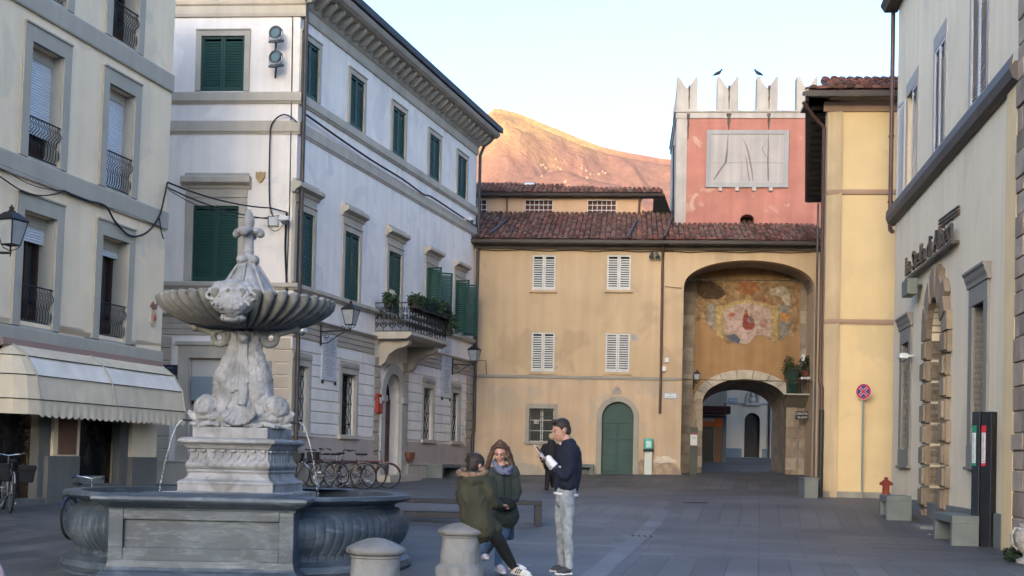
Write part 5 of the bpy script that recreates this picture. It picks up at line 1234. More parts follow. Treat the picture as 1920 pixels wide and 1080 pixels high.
# ================================================================== people
SKIN = mat('skin', (.34, .19, .14), rough=.6, var=.06, spec=.4)
HAIRD = mat('dark_hair', (.018, .012, .010), rough=.55, var=.4, scale=30, bump=.6, bscale=60)
HAIRB = mat('brown_curls', (.055, .028, .018), rough=.6, var=.45, scale=25, bump=.8, bscale=45)
def J(Y0):
    return lambda x, y, d=0: at(x, y, Y0 + d)
def limb(b, pts, rs, seg=12):
    """smoothly resampled chain"""
    P = [Vector(p) for p in pts]; out = []; ro = []
    for i in range(len(P) - 1):
        p0, p1, p2, p3 = P[max(i - 1, 0)], P[i], P[i + 1], P[min(i + 2, len(P) - 1)]
        for k in range(5):
            t = k / 5; out.append(.5 * ((2 * p1) + (p2 - p0) * t + (2 * p0 - 5 * p1 + 4 * p2 - p3) * t * t + (3 * p1 - p0 - 3 * p2 + p3) * t ** 3)); ro.append(rs[i] + (rs[i + 1] - rs[i]) * t)
    out.append(P[-1]); ro.append(rs[-1]); b.tube(out, ro, seg); b.ell(P[0], rs[0]); b.ell(P[-1], rs[-1])
def head_axes(fwd, tilt=0):
    f = Vector(fwd).normalized(); r = f.cross(Vector((0, 0, 1))).normalized(); u = r.cross(f).normalized(); return f, r, u
def head(b, c, f, r, u, s=1.0):
    M = Matrix((r, f, u)).transposed(); q = lambda a, d, h: c + r * a * s + f * d * s + u * h * s
    b.ell(q(0, -.012, .025), (.076 * s, .094 * s, .095 * s), M, 20); b.ell(q(0, .022, -.03), (.062 * s, .068 * s, .085 * s), M, 18)
    b.ell(q(0, .05, -.088), (.032 * s, .032 * s, .026 * s), M, 12)
    b.ell(q(0, .078, .028), (.05 * s, .018 * s, .014 * s), M, 12)
    b.tube([q(0, .082, .022), q(0, .098, -.010), q(0, .112, -.030)], [.009 * s, .012 * s, .016 * s], 10); b.ell(q(0, .088, -.06), (.024 * s, .015 * s, .014 * s), M, 10)
    for k in (-1, 1): b.ell(q(k * .078, -.005, -.005), (.012 * s, .022 * s, .033 * s), M, 12); b.ell(q(k * .035, .072, -.025), (.022 * s, .02 * s, .02 * s), M, 10)
    return q, M
def face(q, M, s, parent, lips=(.32, .12, .10)):
    for k in (-1, 1):
        e = MB().ell(q(k * .031, .089, .002), (.013 * s, .007 * s, .006 * s), M, 10).build('eye', mat('eye_dark', (.03, .02, .018), rough=.3), parent)
        MB().tube([q(k * .014, .092, .022), q(k * .032, .0905, .027), q(k * .048, .080, .021)], .0024 * s, 6).build('eyebrow', HAIRD, parent)
    MB().ell(q(0, .100, -.062), (.022 * s, .006 * s, .007 * s), M, 10).build('lips', mat('lips', lips, rough=.5), parent)
def hand(b, w, d, up, s=1.0, curl=.5, side=1):
    """palm with four unequal bent fingers and a thumb from its side"""
    d = Vector(d).normalized(); n = Vector(up); n = (n - d * n.dot(d)).normalized(); l = d.cross(n).normalized() * side
    b.tube([w, w + d * .04 * s, w + d * .085 * s], [.022 * s, .030 * s, .030 * s], 10, flat=.62)
    for i, (o, L_) in enumerate(((-.028, .062), (-.010, .074), (.010, .070), (.027, .055))):
        p = w + d * .082 * s + l * o * s; q_ = p + (d * math.cos(curl) - n * math.sin(curl)) * L_ * .5 * s; z = q_ + (d * math.cos(curl * 2) - n * math.sin(curl * 2)) * L_ * .5 * s
        b.tube([p - d * .015 * s, p, q_, z], [.0095 * s, .0095 * s, .0085 * s, .007 * s], 8)
    t = w + d * .03 * s - l * .024 * s; b.tube([t, t - l * .026 * s + d * .022 * s - n * .01 * s, t - l * .030 * s + d * .052 * s - n * .018 * s], [.013 * s, .011 * s, .009 * s], 8)
def shoe(heel, toe, wd, m, parent, sole=None, stripe=None):
    d = (toe - heel); L_ = d.length; d.normalize(); u = Vector((0, 0, 1)); b = MB()
    b.tube([heel + u * .055, heel + d * L_ * .35 + u * .055, heel + d * L_ * .7 + u * .042, toe + u * .03], [.036, .042, .042, .030], 12)
    b.tube([heel + u * .11, heel + d * .02 + u * .06], [.034, .04], 10)
    o = b.build('shoe', m, parent, fuse=.009, sm=1)
    if sole: MB().tube([heel - d * .015 + u * .018, heel + d * L_ * .4 + u * .016, heel + d * L_ * .75 + u * .018, toe + d * .015 + u * .02], [.032, .036, .043, .03], 12, flat=.45).build('sole', sole, o, smooth=True)
    if stripe:
        r = d.cross(u).normalized(); b = MB()
        for k in (-1, 1):
            for i in range(3): t = L_ * (.30 + .12 * i); b.tube([heel + d * t + u * .03 + r * k * .043, heel + d * (t + .03) + u * .08 + r * k * .036], .007, 6)
        b.build('stripe', stripe, o)
    return o
BLACK = mat('black_cloth', (.012, .012, .014), rough=.85, var=.25, bump=.3, bscale=30)
WSHOE = mat('white_leather', (.55, .54, .53), rough=.5, var=.06)
RUBBER = mat('black_rubber', (.015, .015, .015), rough=.7)
# --- man in a navy jumper, reading from what he holds
q = J(14.6); M1 = T('person', 'man in navy jumper and pale washed jeans looking down at a paper in his hands', 'person', (at(1058, 1076, 14.6)), None)
hc = q(1052, 807); fw_ = Vector((-.93, -.33, -.28)); f, r, u = head_axes(fw_)
b = MB(); hq, HM = head(b, hc, f, r, u, 1.04)
limb(b, [hc - f * .03 - u * .06, q(1062, 828), q(1066, 840)], [.052, .055, .06])
limb(b, [q(1065, 852), q(1064, 880), q(1060, 925)], [.08, .08, .05]); 
for e, w_, hd, sh in ((q(1062, 893, -.19), q(1036, 868, -.13), (-.8, .25, .55), q(1066, 850, -.14)), (q(1048, 890, .19), q(1026, 864, .08), (-.75, -.2, .6), q(1060, 850, .14))):
    limb(b, [sh, e, w_], [.045, .036, .026]); hand(b, w_, hd, (.5, 0, .8), 1.0, .55, 1 if w_.y > 14.6 else -1)
for hp, kn, an in ((q(1063, 925, -.09), q(1063, 1000, -.10), q(1067, 1062, -.10)), (q(1057, 925, .09), q(1053, 998, .06), q(1053, 1058, .10))):
    limb(b, [hp, kn, an], [.045, .035, .03])
bd = b.build('body', SKIN, M1, fuse=.0085, sm=1); face(hq, HM, 1.04, M1)
NAVY = mat('navy_knit', (.008, .011, .024), rough=.95, var=.25, scale=8, bump=.35, bscale=60)
b = MB()
limb(b, [q(1066, 836, .0), q(1067, 850), q(1067, 880), q(1063, 905), q(1061, 918)], [.095, .145, .150, .142, .135], 16)
for k in (-1, 1):
    limb(b, [q(1066, 838, k * .12), q(1068, 850, k * .15), q(1063, 905, k * .09)], [.075, .085, .11])
limb(b, [q(1068, 842, -.18), q(1066, 870, -.21), q(1060, 893, -.20), q(1047, 881, -.17)], [.072, .066, .060, .052])
limb(b, [q(1060, 842, .18), q(1052, 870, .21), q(1045, 890, .19), q(1038, 880, .15)], [.072, .066, .060, .05])
b.tube([q(1061, 830), q(1064, 836)], [.075, .09], 14)
b.build('jumper', NAVY, M1, fuse=.010, sm=3, ruf=(.016, 8, .6))
SHIRT = mat('white_shirt', (.50, .50, .53), rough=.9, var=.06, bump=.2, bscale=30)
b = MB(); b.tube([q(1060, 827), q(1062, 832)], [.064, .076], 16); b.tube([q(1061.5, 924), q(1061, 929)], [.148, .146], 24, flat=.98); b.build('shirt', SHIRT, M1, fuse=.009, sm=1)
b = MB(); limb(b, [q(1047, 881, -.17), q(1034, 867, -.135), q(1029, 860, -.12)], [.050, .043, .041]); sl = b.build('sleeve', SHIRT, M1, fuse=.008, sm=1)
b = MB()
for t in (.05, .22): b.tube([q(1045 - 12 * t, 879 - 12 * t, -.168), q(1043.6 - 12 * t, 877.4 - 12 * t, -.166)], [.0535 - .006 * t] * 2, 16)
b.build('sleeve_stripe', NAVY, sl)
limb(b := MB(), [q(1038, 879, .15), q(1028, 865, .09)], [.047, .04]); b.build('sleeve', SHIRT, M1, fuse=.008, sm=1)
JEAN = mat('washed_jeans', (.13, .145, .165), rough=.9, var=.25, scale=9, col2=(.23, .25, .27), c2scale=7, c2pos=.5, c2w=.12, bump=.6, bscale=14)
b = MB()
limb(b, [q(1062, 921, -.03), q(1061, 938, 0)], [.122, .115])
limb(b, [q(1063, 930, -.08), q(1064, 965, -.09), q(1064, 998, -.10), q(1066, 1030, -.10), q(1067, 1064, -.10)], [.090, .078, .060, .054, .047])
limb(b, [q(1056, 930, .08), q(1052, 965, .08), q(1053, 998, .07), q(1053, 1030, .08), q(1053, 1061, .10)], [.090, .078, .060, .054, .047])
rr = random.Random(8)
for k in range(13):      # folds
    yy = 940 + k * 9.5; b.tube([q(1062 - 5, yy + rr.uniform(-2, 2), -.17 + .0022 * (k * 4)), q(1066, yy + 3 + rr.uniform(-2, 2), -.16 + .0022 * (k * 2))], [.008, .012], 6)
b.build('jeans', JEAN, M1, fuse=.010, sm=2, ruf=(.016, 9, .999))
tk = mat('dark_trainer', (.03, .03, .036), rough=.6)
sh_ = shoe(q(1069, 1078.5, -.10), q(1044, 1079.5, -.16), .04, tk, M1, WSHOE); shoe(q(1056, 1073.5, .10), q(1034, 1074, .05), .04, tk, M1, WSHOE)
b = MB(); Mh = HM
b.ell(hq(0, -.022, .055), (.086, .098, .082), HM, 20); b.ell(hq(0, -.055, .0), (.078, .062, .09), HM, 18); b.ell(hq(0, .040, .092), (.060, .045, .030), HM, 14)
for k in range(9): b.tube([hq(-.05 + .0125 * k, .02, .11), hq(-.05 + .0125 * k, .055, .118 + .006 * (k % 3)), hq(-.05 + .012 * k, .072, .100)], [.016, .014, .008], 6)
for k in (-1, 1): b.ell(hq(k * .077, .012, .035), (.010, .025, .035), HM, 10)
b.build('hair', HAIRD, M1, fuse=.008, sm=1)
pp = T('paper_sheet', 'folded white paper held up by the man in the navy jumper', 'paper', q(1017, 850, -.05))
fr = Fr(q(1018, 856, -.02), (-.35, -.9, .1), Vector((-.55, .15, .82)).normalized(), Vector((.8, -.3, .5)).normalized()); MB().box(fr, -.06, .07, -.02, .15, -.002, .002).build('sheet', mat('white_paper', (.60, .58, .57), rough=.8), pp)
MB().box(fr, -.04, .05, .05, .13, .003, .006).build('red_cover', mat('dark_red_cover', (.16, .03, .035), rough=.6), pp)
# --- young woman in green coat, facing the camera
q = J(15.2); W1 = T('person', 'curly haired woman in dark green coat and blue grey scarf standing with crossed legs', 'person', at(932, 1068, 15.2))
hc = q(938, 849); f, r, u = head_axes((-.10, -.93, -.36)); b = MB(); hq, HM = head(b, hc, f, r, u, .97)
limb(b, [hc - u * .05, q(940, 872), q(942, 884)], [.045, .048, .055])
limb(b, [q(944, 895), q(946, 925), q(948, 960)], [.07, .08, .09])
for sh, e, w_, d in ((q(926, 890, 0), q(921, 925, -.05), q(938, 943, -.20), (.8, -.3, -.2)), (q(962, 890, 0), q(968, 924, -.05), q(955, 944, -.20), (-.8, -.3, -.2))):
    limb(b, [sh, e, w_], [.04, .034, .024]); hand(b, w_, d, (0, -1, .2), .9, .5)
limb(b, [q(952, 962, 0), q(940, 1005, .0), q(934, 1056, 0)], [.07, .045, .034]); limb(b, [q(944, 962, .0), q(930, 1003, .12), q(908, 1042, .35)], [.07, .045, .034])
b.build('body', SKIN, W1, fuse=.0085, sm=1); face(hq, HM, .97, W1, (.36, .10, .09))
COAT = mat('green_parka', (.024, .031, .028), rough=.85, var=.25, scale=5, bump=.5, bscale=12)
b = MB()
limb(b, [q(943, 884), q(944, 900), q(945, 930), q(948, 955), q(949, 968)], [.085, .12, .13, .145, .155], 18)
limb(b, [q(925, 889), q(962, 889)], [.085, .085])
for pts in ([q(925, 889, 0), q(921, 910, -.02), q(921, 928, -.06), q(932, 941, -.17)], [q(963, 889, 0), q(968, 910, -.02), q(968, 928, -.06), q(958, 943, -.17)]): limb(b, pts, [.06, .056, .052, .046])
b.build('coat', COAT, W1, fuse=.011, sm=2, ruf=(.022, 9, .35))
b = MB(); b.tube([q(944, 893, -.135), q(946, 930, -.165), q(949, 966, -.19)], .006, 6); b.build('zip', BLACK, W1)
b = MB(); rr = random.Random(3)
for k in range(26): a = k / 26 * 6.28; b.ell(q(952 + 15 * math.cos(a), 878 + 3 * math.sin(a), .07 + .05 * math.sin(a)), rr.uniform(.025, .04), None, 8)
b.build('fur_trim', mat('brown_fur', (.10, .055, .035), rough=.95, var=.4, scale=30, bump=.8, bscale=50), W1, fuse=.009, sm=0)
SC = mat('blue_scarf', (.11, .12, .175), rough=.9, var=.2, scale=20, col2=(.045, .045, .10), c2scale=16, c2pos=.55, c2w=.05, bump=.4, bscale=30)
b = MB()
for k, (dy, dr) in enumerate(((0, .022), (4, .027), (8, .025))): limb(b, [q(926 + k, 866 + dy, -.04), q(931, 873 + dy, -.11), q(943, 879 + dy, -.15), q(955, 879 + dy, -.12), q(960, 873 + dy, -.02)], [dr * .8, dr, dr, dr, dr * .9])
limb(b, [q(926, 866, 0), q(930, 862, .06), q(950, 862, .07), q(958, 868, 0)], [.022] * 4)
b.build('scarf', SC, W1, fuse=.009, sm=1)
DEN = mat('blue_denim', (.045, .085, .16), rough=.9, var=.25, scale=9, col2=(.12, .16, .22), c2scale=6, c2pos=.6, bump=.4, bscale=20)
b = MB(); limb(b, [q(948, 962, 0), q(948, 972, 0)], [.12, .11]); limb(b, [q(951, 968, 0), q(942, 1005, 0), q(937, 1030, 0), q(934, 1058, 0)], [.095, .068, .056, .045]); limb(b, [q(943, 968, .02), q(928, 1003, .10), q(908, 1038, .33)], [.095, .070, .05])
b.build('jeans', DEN, W1, fuse=.010, sm=2, ruf=(.012, 9, .999))
shoe(q(934, 1071, .05), q(944, 1077, -.18), .04, mat('pink_white_trainer', (.48, .42, .43), rough=.6, var=.15, scale=15), W1, WSHOE); shoe(q(907, 1052, .40), q(912, 1050, .18), .04, mat('pink_white_trainer', None) if 0 else _M['pink_white_trainer'], W1, WSHOE)
b = MB(); rr = random.Random(12)
b.ell(hq(0, -.028, .062), (.086, .092, .078), HM, 18); b.ell(hq(0, .030, .098), (.050, .040, .026), HM, 12); b.ell(hq(0, -.01, .135), (.035, .035, .035), HM, 12)
for sgn in (-1, 1):
    for k in range(16):
        a = rr.uniform(0, 1); base = hq(sgn * (.070 + .012 * a), .018 - .09 * a, .07); pts = [base]; 
        for j in range(1, 11): pts.append(base + r * (sgn * (.009 * j + .013 * math.sin(j * 1.5 + k))) + Vector((0, .03 + .012 * math.cos(j * 1.5 + k), -.028 * j)))
        b.tube(pts, [.016] + [.020 + .006 * math.sin(j * 1.9 + k) for j in range(9)] + [.010], 6)
b.build('hair', HAIRB, W1, fuse=.008, sm=0)
bg_ = T('shoulder_bag', 'blue cloth bag hanging behind the legs of the woman in the green coat', 'bag', q(951, 1013, .30))
b = MB(); fr = Fr(q(951, 1012, .32), (1, 0, 0)); b.box(fr, -.085, .085, .0, .30, -.05, .05); b.build('bag_body', mat('blue_bag', (.035, .055, .095), rough=.8, var=.3, scale=4), bg_, bevel=.03)
b = MB(); b.tube([fr.p(-.06, .29, 0), fr.p(-.05, .45, -.02), fr.p(0, .62, -.06), fr.p(.05, .45, -.02), fr.p(.06, .29, 0)], .01, 6).build('strap', BLACK, bg_)
bb = T('hand_muff', 'black woollen bundle held in front by the woman in the green coat', 'bundle', q(947, 945, -.24))
b = MB(); b.ell(q(946, 943, -.25), (.13, .07, .075), None, 16); b.ell(q(938, 950, -.24), (.08, .06, .06), None, 12); b.ell(q(957, 948, -.24), (.07, .06, .06), None, 12); b.build('bundle', BLACK, bb, fuse=.012, sm=2)
# --- young woman sitting on the bollard, back to the camera
q = J(14.1); W2 = T('person', 'woman in olive fur hooded parka sitting on a stone bollard with her back turned', 'person', at(893, 985, 14.1))
hc = q(894, 872, .04); f, r, u = head_axes((.80, .52, -.30)); b = MB(); hq, HM = head(b, hc, f, r, u, .97)
limb(b, [hc - u * .05, q(889, 888, .04), q(888, 900, .04)], [.045, .048, .055]); limb(b, [q(888, 905), q(892, 940), q(896, 985)], [.11, .10, .12])
for sh, e, w_, d in ((q(908, 908, -.02), q(922, 945, .02), q(940, 948, .22), (.6, .7, 0)), (q(870, 905, .08), q(872, 940, .20), q(905, 950, .28), (.9, .2, 0))):
    limb(b, [sh, e, w_], [.04, .034, .024]); hand(b, w_, d, (0, 0, 1), .9, .6)
limb(b, [q(902, 985, .05), q(926, 1003, .15), q(950, 1040, .35), q(965, 1066, .45)], [.08, .06, .045, .034]); limb(b, [q(893, 985, .15), q(925, 1000, .32), q(948, 1040, .55), q(960, 1062, .62)], [.08, .06, .045, .034])
b.build('body', SKIN, W2, fuse=.0085, sm=1); face(hq, HM, .97, W2)
OLIVE = mat('olive_parka', (.034, .034, .022), rough=.9, var=.25, scale=5, bump=.6, bscale=11)
b = MB()
limb(b, [q(886, 895, .04), q(886, 910, .03), q(889, 935, .02), q(894, 965, .03), q(900, 988, .05)], [.12, .165, .17, .185, .185], 18)
limb(b, [q(873, 902, .06), q(905, 905, -.01)], [.085, .085]); limb(b, [q(915, 990, .10), q(921, 992, .12)], [.13, .12])
limb(b, [q(909, 908, -.03), q(917, 925, -.03), q(924, 943, .02), q(935, 948, .15)], [.07, .068, .064, .05]); limb(b, [q(868, 906, .08), q(866, 930, .14), q(872, 944, .20), q(900, 950, .26)], [.07, .068, .062, .05])
limb(b, [q(872, 893, .0), q(882, 903, -.08), q(898, 900, -.06), q(905, 892, .0)], [.05, .065, .065, .05])
b.build('coat', OLIVE, W2, fuse=.011, sm=2, ruf=(.024, 8, .45))
b = MB(); rr = random.Random(3)
for k in range(34): a = k / 34 * 6.28; b.ell(q(886 + 25 * math.cos(a), 886 + 4 * math.sin(a) + rr.uniform(-1.5, 1.5), .03 - .13 * math.sin(a)), rr.uniform(.025, .038), None, 8)
b.build('fur_trim', mat('tan_fur', (.19, .12, .08), rough=.95, var=.45, scale=30, bump=.8, bscale=50), W2, fuse=.009, sm=0)
b = MB(); limb(b, [q(905, 985, .03), q(928, 1004, .12), q(950, 1040, .33), q(963, 1062, .45)], [.11, .085, .062, .046]); limb(b, [q(893, 990, .15), q(925, 1002, .32), q(948, 1040, .55), q(959, 1058, .62)], [.10, .085, .062, .046])
b.build('trousers', BLACK, W2, fuse=.010, sm=2)
shoe(q(962, 1077, .48), q(993, 1083, .28), .04, WSHOE, W2, WSHOE, BLACK); shoe(q(958, 1070, .66), q(985, 1074, .50), .04, WSHOE, W2, WSHOE, BLACK)
b = MB(); b.ell(hq(0, -.025, .04), (.090, .102, .092), HM, 20); b.ell(hq(0, -.05, -.02), (.082, .07, .10), HM, 16)
hb_ = q(884, 861, .06); b.ell(hb_, (.062, .062, .06), None, 14); rr = random.Random(5)
for k in range(14): b.ell(hb_ + Vector((rr.uniform(-.05, .05), rr.uniform(-.05, .05), rr.uniform(-.04, .05))), rr.uniform(.015, .028), None, 8)
b.build('hair', HAIRD, W2, fuse=.008, sm=0)
# --- far walker behind
q = J(37.0); W3 = T('person', 'distant fair haired walker in black coat partly hidden behind the man', 'person', at(1027, 920, 37))
hc = q(1035, 820); f, r, u = head_axes((.3, .95, -.1)); b = MB(); hq, HM = head(b, hc, f, r, u, 1.0)
limb(b, [hc - u * .05, q(1035, 830)], [.05, .06]); limb(b, [q(1034, 835), q(1032, 875)], [.12, .12])
for sh, e, w_ in ((q(1024, 836), q(1016, 852), q(1019, 866)), (q(1044, 836), q(1049, 852), q(1046, 866))): limb(b, [sh, e, w_], [.05, .04, .03]); hand(b, w_, (0, 0, -1), (0, 1, 0), 1, .3)
for hp, an in ((q(1029, 875), q(1025, 916)), (q(1036, 875, .2), q(1035, 912, .4))): limb(b, [hp, an], [.07, .04])
b.build('body', SKIN, W3, fuse=.02, sm=1)
b = MB(); limb(b, [q(1034, 832), q(1034, 845), q(1031, 872)], [.13, .19, .20]); limb(b, [q(1022, 837), q(1015, 850), q(1018, 864)], [.085, .075, .065]); limb(b, [q(1045, 837), q(1050, 850), q(1047, 864)], [.085, .075, .065]); b.build('coat', BLACK, W3, fuse=.02, sm=1)
b = MB(); limb(b, [q(1029, 875), q(1027, 897), q(1025, 915)], [.12, .08, .065]); limb(b, [q(1036, 875, .2), q(1036, 895, .3), q(1036, 911, .4)], [.12, .08, .065]); b.build('trousers', BLACK, W3, fuse=.02, sm=1)
b = MB(); b.ell(hq(0, -.02, .03), (.095, .105, .10), HM, 14); b.build('hair', mat('fair_hair', (.30, .24, .16), rough=.7, var=.3), W3, smooth=True)
for p0, p1 in ((q(1025, 920), q(1023, 918, .25)), (q(1035, 915, .4), q(1036, 914, .65))): shoe(p0, p1, .04, RUBBER, W3)
# ================================================================== street furniture
def gp(px, py): return onground(px, py)
STONE = mat('bollard_stone', (.22, .22, .22), rough=.8, var=.15, scale=4, col2=(.12, .118, .11), c2scale=3, c2pos=.52, c2w=.12, streak=.2, bump=.35, bscale=26)
def bollard(x, y, ztop, label, s=1.0, h=.72):
    fr = Fr((x, y, ztop - h), (1, 0, 0)); t = T('bollard', label, 'bollard', fr.O, 'round stone bollards round the fountain')
    b = MB(); b.lathe(fr, [(.265 * s, -.1), (.265 * s, .20), (.25 * s, .22), (.225 * s, .24), (.215 * s, .25), (.205 * s, h - .17), (.215 * s, h - .16), (.215 * s, h - .145)], 36); b.build('post', STONE, t, smooth=True)
    b = MB(); b.lathe(fr, [(.20 * s, h - .146), (.235 * s, h - .135), (.250 * s, h - .115), (.250 * s, h - .095), (.235 * s, h - .075), (.215 * s, h - .068), (.205 * s, h - .062), (.15 * s, h - .035), (.08 * s, h - .01), (.03 * s, h - .001), (.0, h)], 36, close=False)
    b.build('cap', STONE, t, smooth=True)
q = at(705, 1008, 10.8); bollard(q.x, q.y, q.z, 'pale stone bollard with a domed cap nearest the camera, in front of the fountain')
q = at(864, 979, 14.1); bollard(q.x, q.y, q.z, 'stone bollard that the woman in the olive parka sits on', 1.02, .70)
# black metal bench
br = gp(1010, 986); bl = at(768, 975, br.y)
v = br - bl; v.z = 0; z0 = gz(br.x, br.y); dl = Vector((br.x, br.y, 0)) - Vector((bl.x, bl.y, 0)); L_ = dl.length
fr = Fr((br.x + .05, br.y, z0), -dl); t = T('bench', 'long low bench of black steel beams behind the fountain and the group', 'bench', fr.O)
BK_ = mat('black_steel', (.018, .018, .022), rough=.6, var=.15)
if fr.N.y > 0: fr.N = -fr.N
MB().box(fr, 0, L_ + 1.0, .37, .45, -.5, 0).build('seat', BK_, t, bevel=.01)
MB().box(fr, 0, .13, -.02, .37, -.5, 0).build('leg', BK_, t, bevel=.01); MB().box(fr, L_ + .87, L_ + 1.0, -.02, .37, -.5, 0).build('leg', BK_, t, bevel=.01)
MB().box(fr, L_ * .47, L_ + 1.0, .09, .21, -.38, -.08).build('stretcher', BK_, t, bevel=.01)
MB().box(fr, L_ * .47, L_ * .47 + .12, -.02, .37, -.5, -.002).build('leg', BK_, t, bevel=.01)
# hollow stone benches
def stone_bench(fr, L_, dp, h, label, grp='hollow grey stone benches along the walls'):
    t = T('stone_bench', label, 'stone bench', fr.O, grp); m = mat('bench_stone', (.145, .165, .165), rough=.85, var=.12, scale=3, streak=.15, bump=.2)
    MB().box(fr, 0, L_, h - .13, h, 0, dp).build('seat', m, t, bevel=.012)
    MB().box(fr, 0, .16, -.3, h - .13, 0, dp).build('leg', m, t, bevel=.012); MB().box(fr, L_ - .16, L_, -.3, h - .13, 0, dp).build('leg', m, t, bevel=.012)
    MB().box(fr, .16, L_ - .16, -.3, h - .14, .02, .06).build('back_panel', m, t)
    return t
u_a = PS.u(795, 885); z_ = gz(*(PS.p(u_a, 0, .3).xy)); f2 = Fr(Vector((PS.p(u_a, 0, .1).x, PS.p(u_a, 0, .1).y, z_)), PS.U, None, PS.N); stone_bench(f2, 2.1, .55, .48, 'grey stone bench against the white palazzo near its far corner')
c1 = CB.u(1035, 870); z_ = gz(*(CB.p(c1, 0, .3).xy)); stone_bench(Fr(Vector((CB.p(c1, 0, .06).x, CB.p(c1, 0, .06).y, z_)), CB.U, None, CB.N), CB.u(1114, 870) - c1, .45, .44, 'grey stone bench left of the teal arched door, behind the man')
for (x0, y0, x1, lab, L_) in ((1662, 975, 1702, 'grey stone bench under the red hydrant by the yellow house', 1.0), (1784, 1023, 1828, 'grey stone bench beside the portal step of the cream building', 1.6)):
    p = gp(x0, y0); n = (p - RB.O).dot(RB.N); un = (p - RB.O).dot(RB.U); dp_ = .50 if L_ < 1.5 else .44; f2 = Fr(Vector((RB.p(un, 0, n - dp_).x, RB.p(un, 0, n - dp_).y, gz(p.x, p.y))), RB.U, None, RB.N); print('bench', un, n)
    stone_bench(f2, L_, dp_, .50, lab)
b = MB(); yb = YB.u(1509, 900); f2 = Fr(Vector((YB.p(yb, 0, .1).x, YB.p(yb, 0, .1).y + 5.0, gz(YB.p(yb, 0).x, YB.O.y + 5))), YB.U)
pb_ = gp(1508, 934); f2 = Fr((pb_.x, pb_.y, gz(pb_.x, pb_.y)), YB.U); t = T('stone_block', 'plain grey stone block at the foot of the dark downpipe by the gate', 'stone block', f2.O)
MB().box(f2, 0, .36, -.1, .50, -1.2, 0).build('block', GREYST, t, bevel=.015); MB().box(f2, -.02, .38, .50, .54, -1.22, .02).build('cap', GREYST, t, bevel=.01)
# hydrant
p = gp(1662, 952); hyf = Fr((at(1661, 929, 31).x, 31.0, gz(8.9, 31)), (1, 0, 0)); hz0 = at(1661, 929, 30.6); hyf = Fr(hz0, (1, 0, 0))
t = T('hydrant', 'small red cast iron hydrant standing over the stone bench by the yellow house', 'hydrant', hz0); HRD = mat('red_iron', (.20, .04, .03), rough=.55, var=.2)
MB().lathe(hyf, [(.15, -.45), (.12, -.02), (.14, 0), (.085, .03), (.08, .22), (.10, .25), (.115, .33), (.07, .36), (.045, .38), (.045, .43), (.02, .44)], 20).build('barrel', HRD, t, smooth=True)
for s in (-1, 1): MB().tube([hyf.p(s * .07, .28, 0), hyf.p(s * .15, .28, 0)], .04, 10).build('nozzle', HRD, t)
# no stopping sign
q0 = YB.p(YB.u(1616, 936, .25), 0, .25); f2 = Fr((q0.x, q0.y, gz(q0.x, q0.y)), YB.U, Vector((-.004, 0, 1))); sv = at(1614, 734, q0.y).z - f2.O.z
t = T('road_sign', 'round red and blue no stopping sign on a slim grey pole', 'road sign', f2.O)
MB().tube([f2.p(0, -.1, 0), f2.p(0, sv + .2, 0)], .028, 10).build('pole', mat('galvanised_pole', (.22, .23, .22), rough=.5, var=.1), t, smooth=True)
fs = Fr(f2.p(0, sv, .045), Vector((.80, -.60, 0)), None); 
if fs.N.y > 0: fs.N = -fs.N
circ = lambda r, n=36: [(r * math.cos(2 * math.pi * i / n), r * math.sin(2 * math.pi * i / n)) for i in range(n)]
pl = MB().prism(fs, circ(.215), -.008, .0).build('sign_plate', mat('sign_red', (.45, .025, .03), rough=.4, var=.04), t)
MB().prism(fs, circ(.215), .0, .002, [circ(.205)]).build('rim', mat('sign_white', (.6, .6, .6), rough=.4, var=.03), pl)
MB().prism(fs, circ(.160), .0, .003).build('face', mat('sign_blue', (.03, .05, .22), rough=.4, var=.04), pl)
b = MB()
for s in (-1, 1):
    d = Vector((math.cos(s * rad(45)), math.sin(s * rad(45)), 0)); f3 = Fr(fs.O, (fs.U * d.x + fs.V * d.y), (fs.V * d.x - fs.U * d.y), fs.N); b.box(f3, -.165, .165, -.022, .022, .003, .005 + (.001 if s > 0 else 0))
b.build('cross', _M['sign_red'], pl)
b = MB()
for s in (-1, 1):
    d = Vector((math.cos(s * rad(45)), math.sin(s * rad(45)), 0)); f3 = Fr(fs.O, (fs.U * d.x + fs.V * d.y), (fs.V * d.x - fs.U * d.y), fs.N)
    for k in (-1, 1):
        for e in (-1, 1): b.box(f3, .035 * e if e > 0 else -.155, .155 if e > 0 else .035 * e, k * .028 - .005, k * .028 + .005, .003, .0045)
b.build('cross_edge', _M['sign_white'], pl)
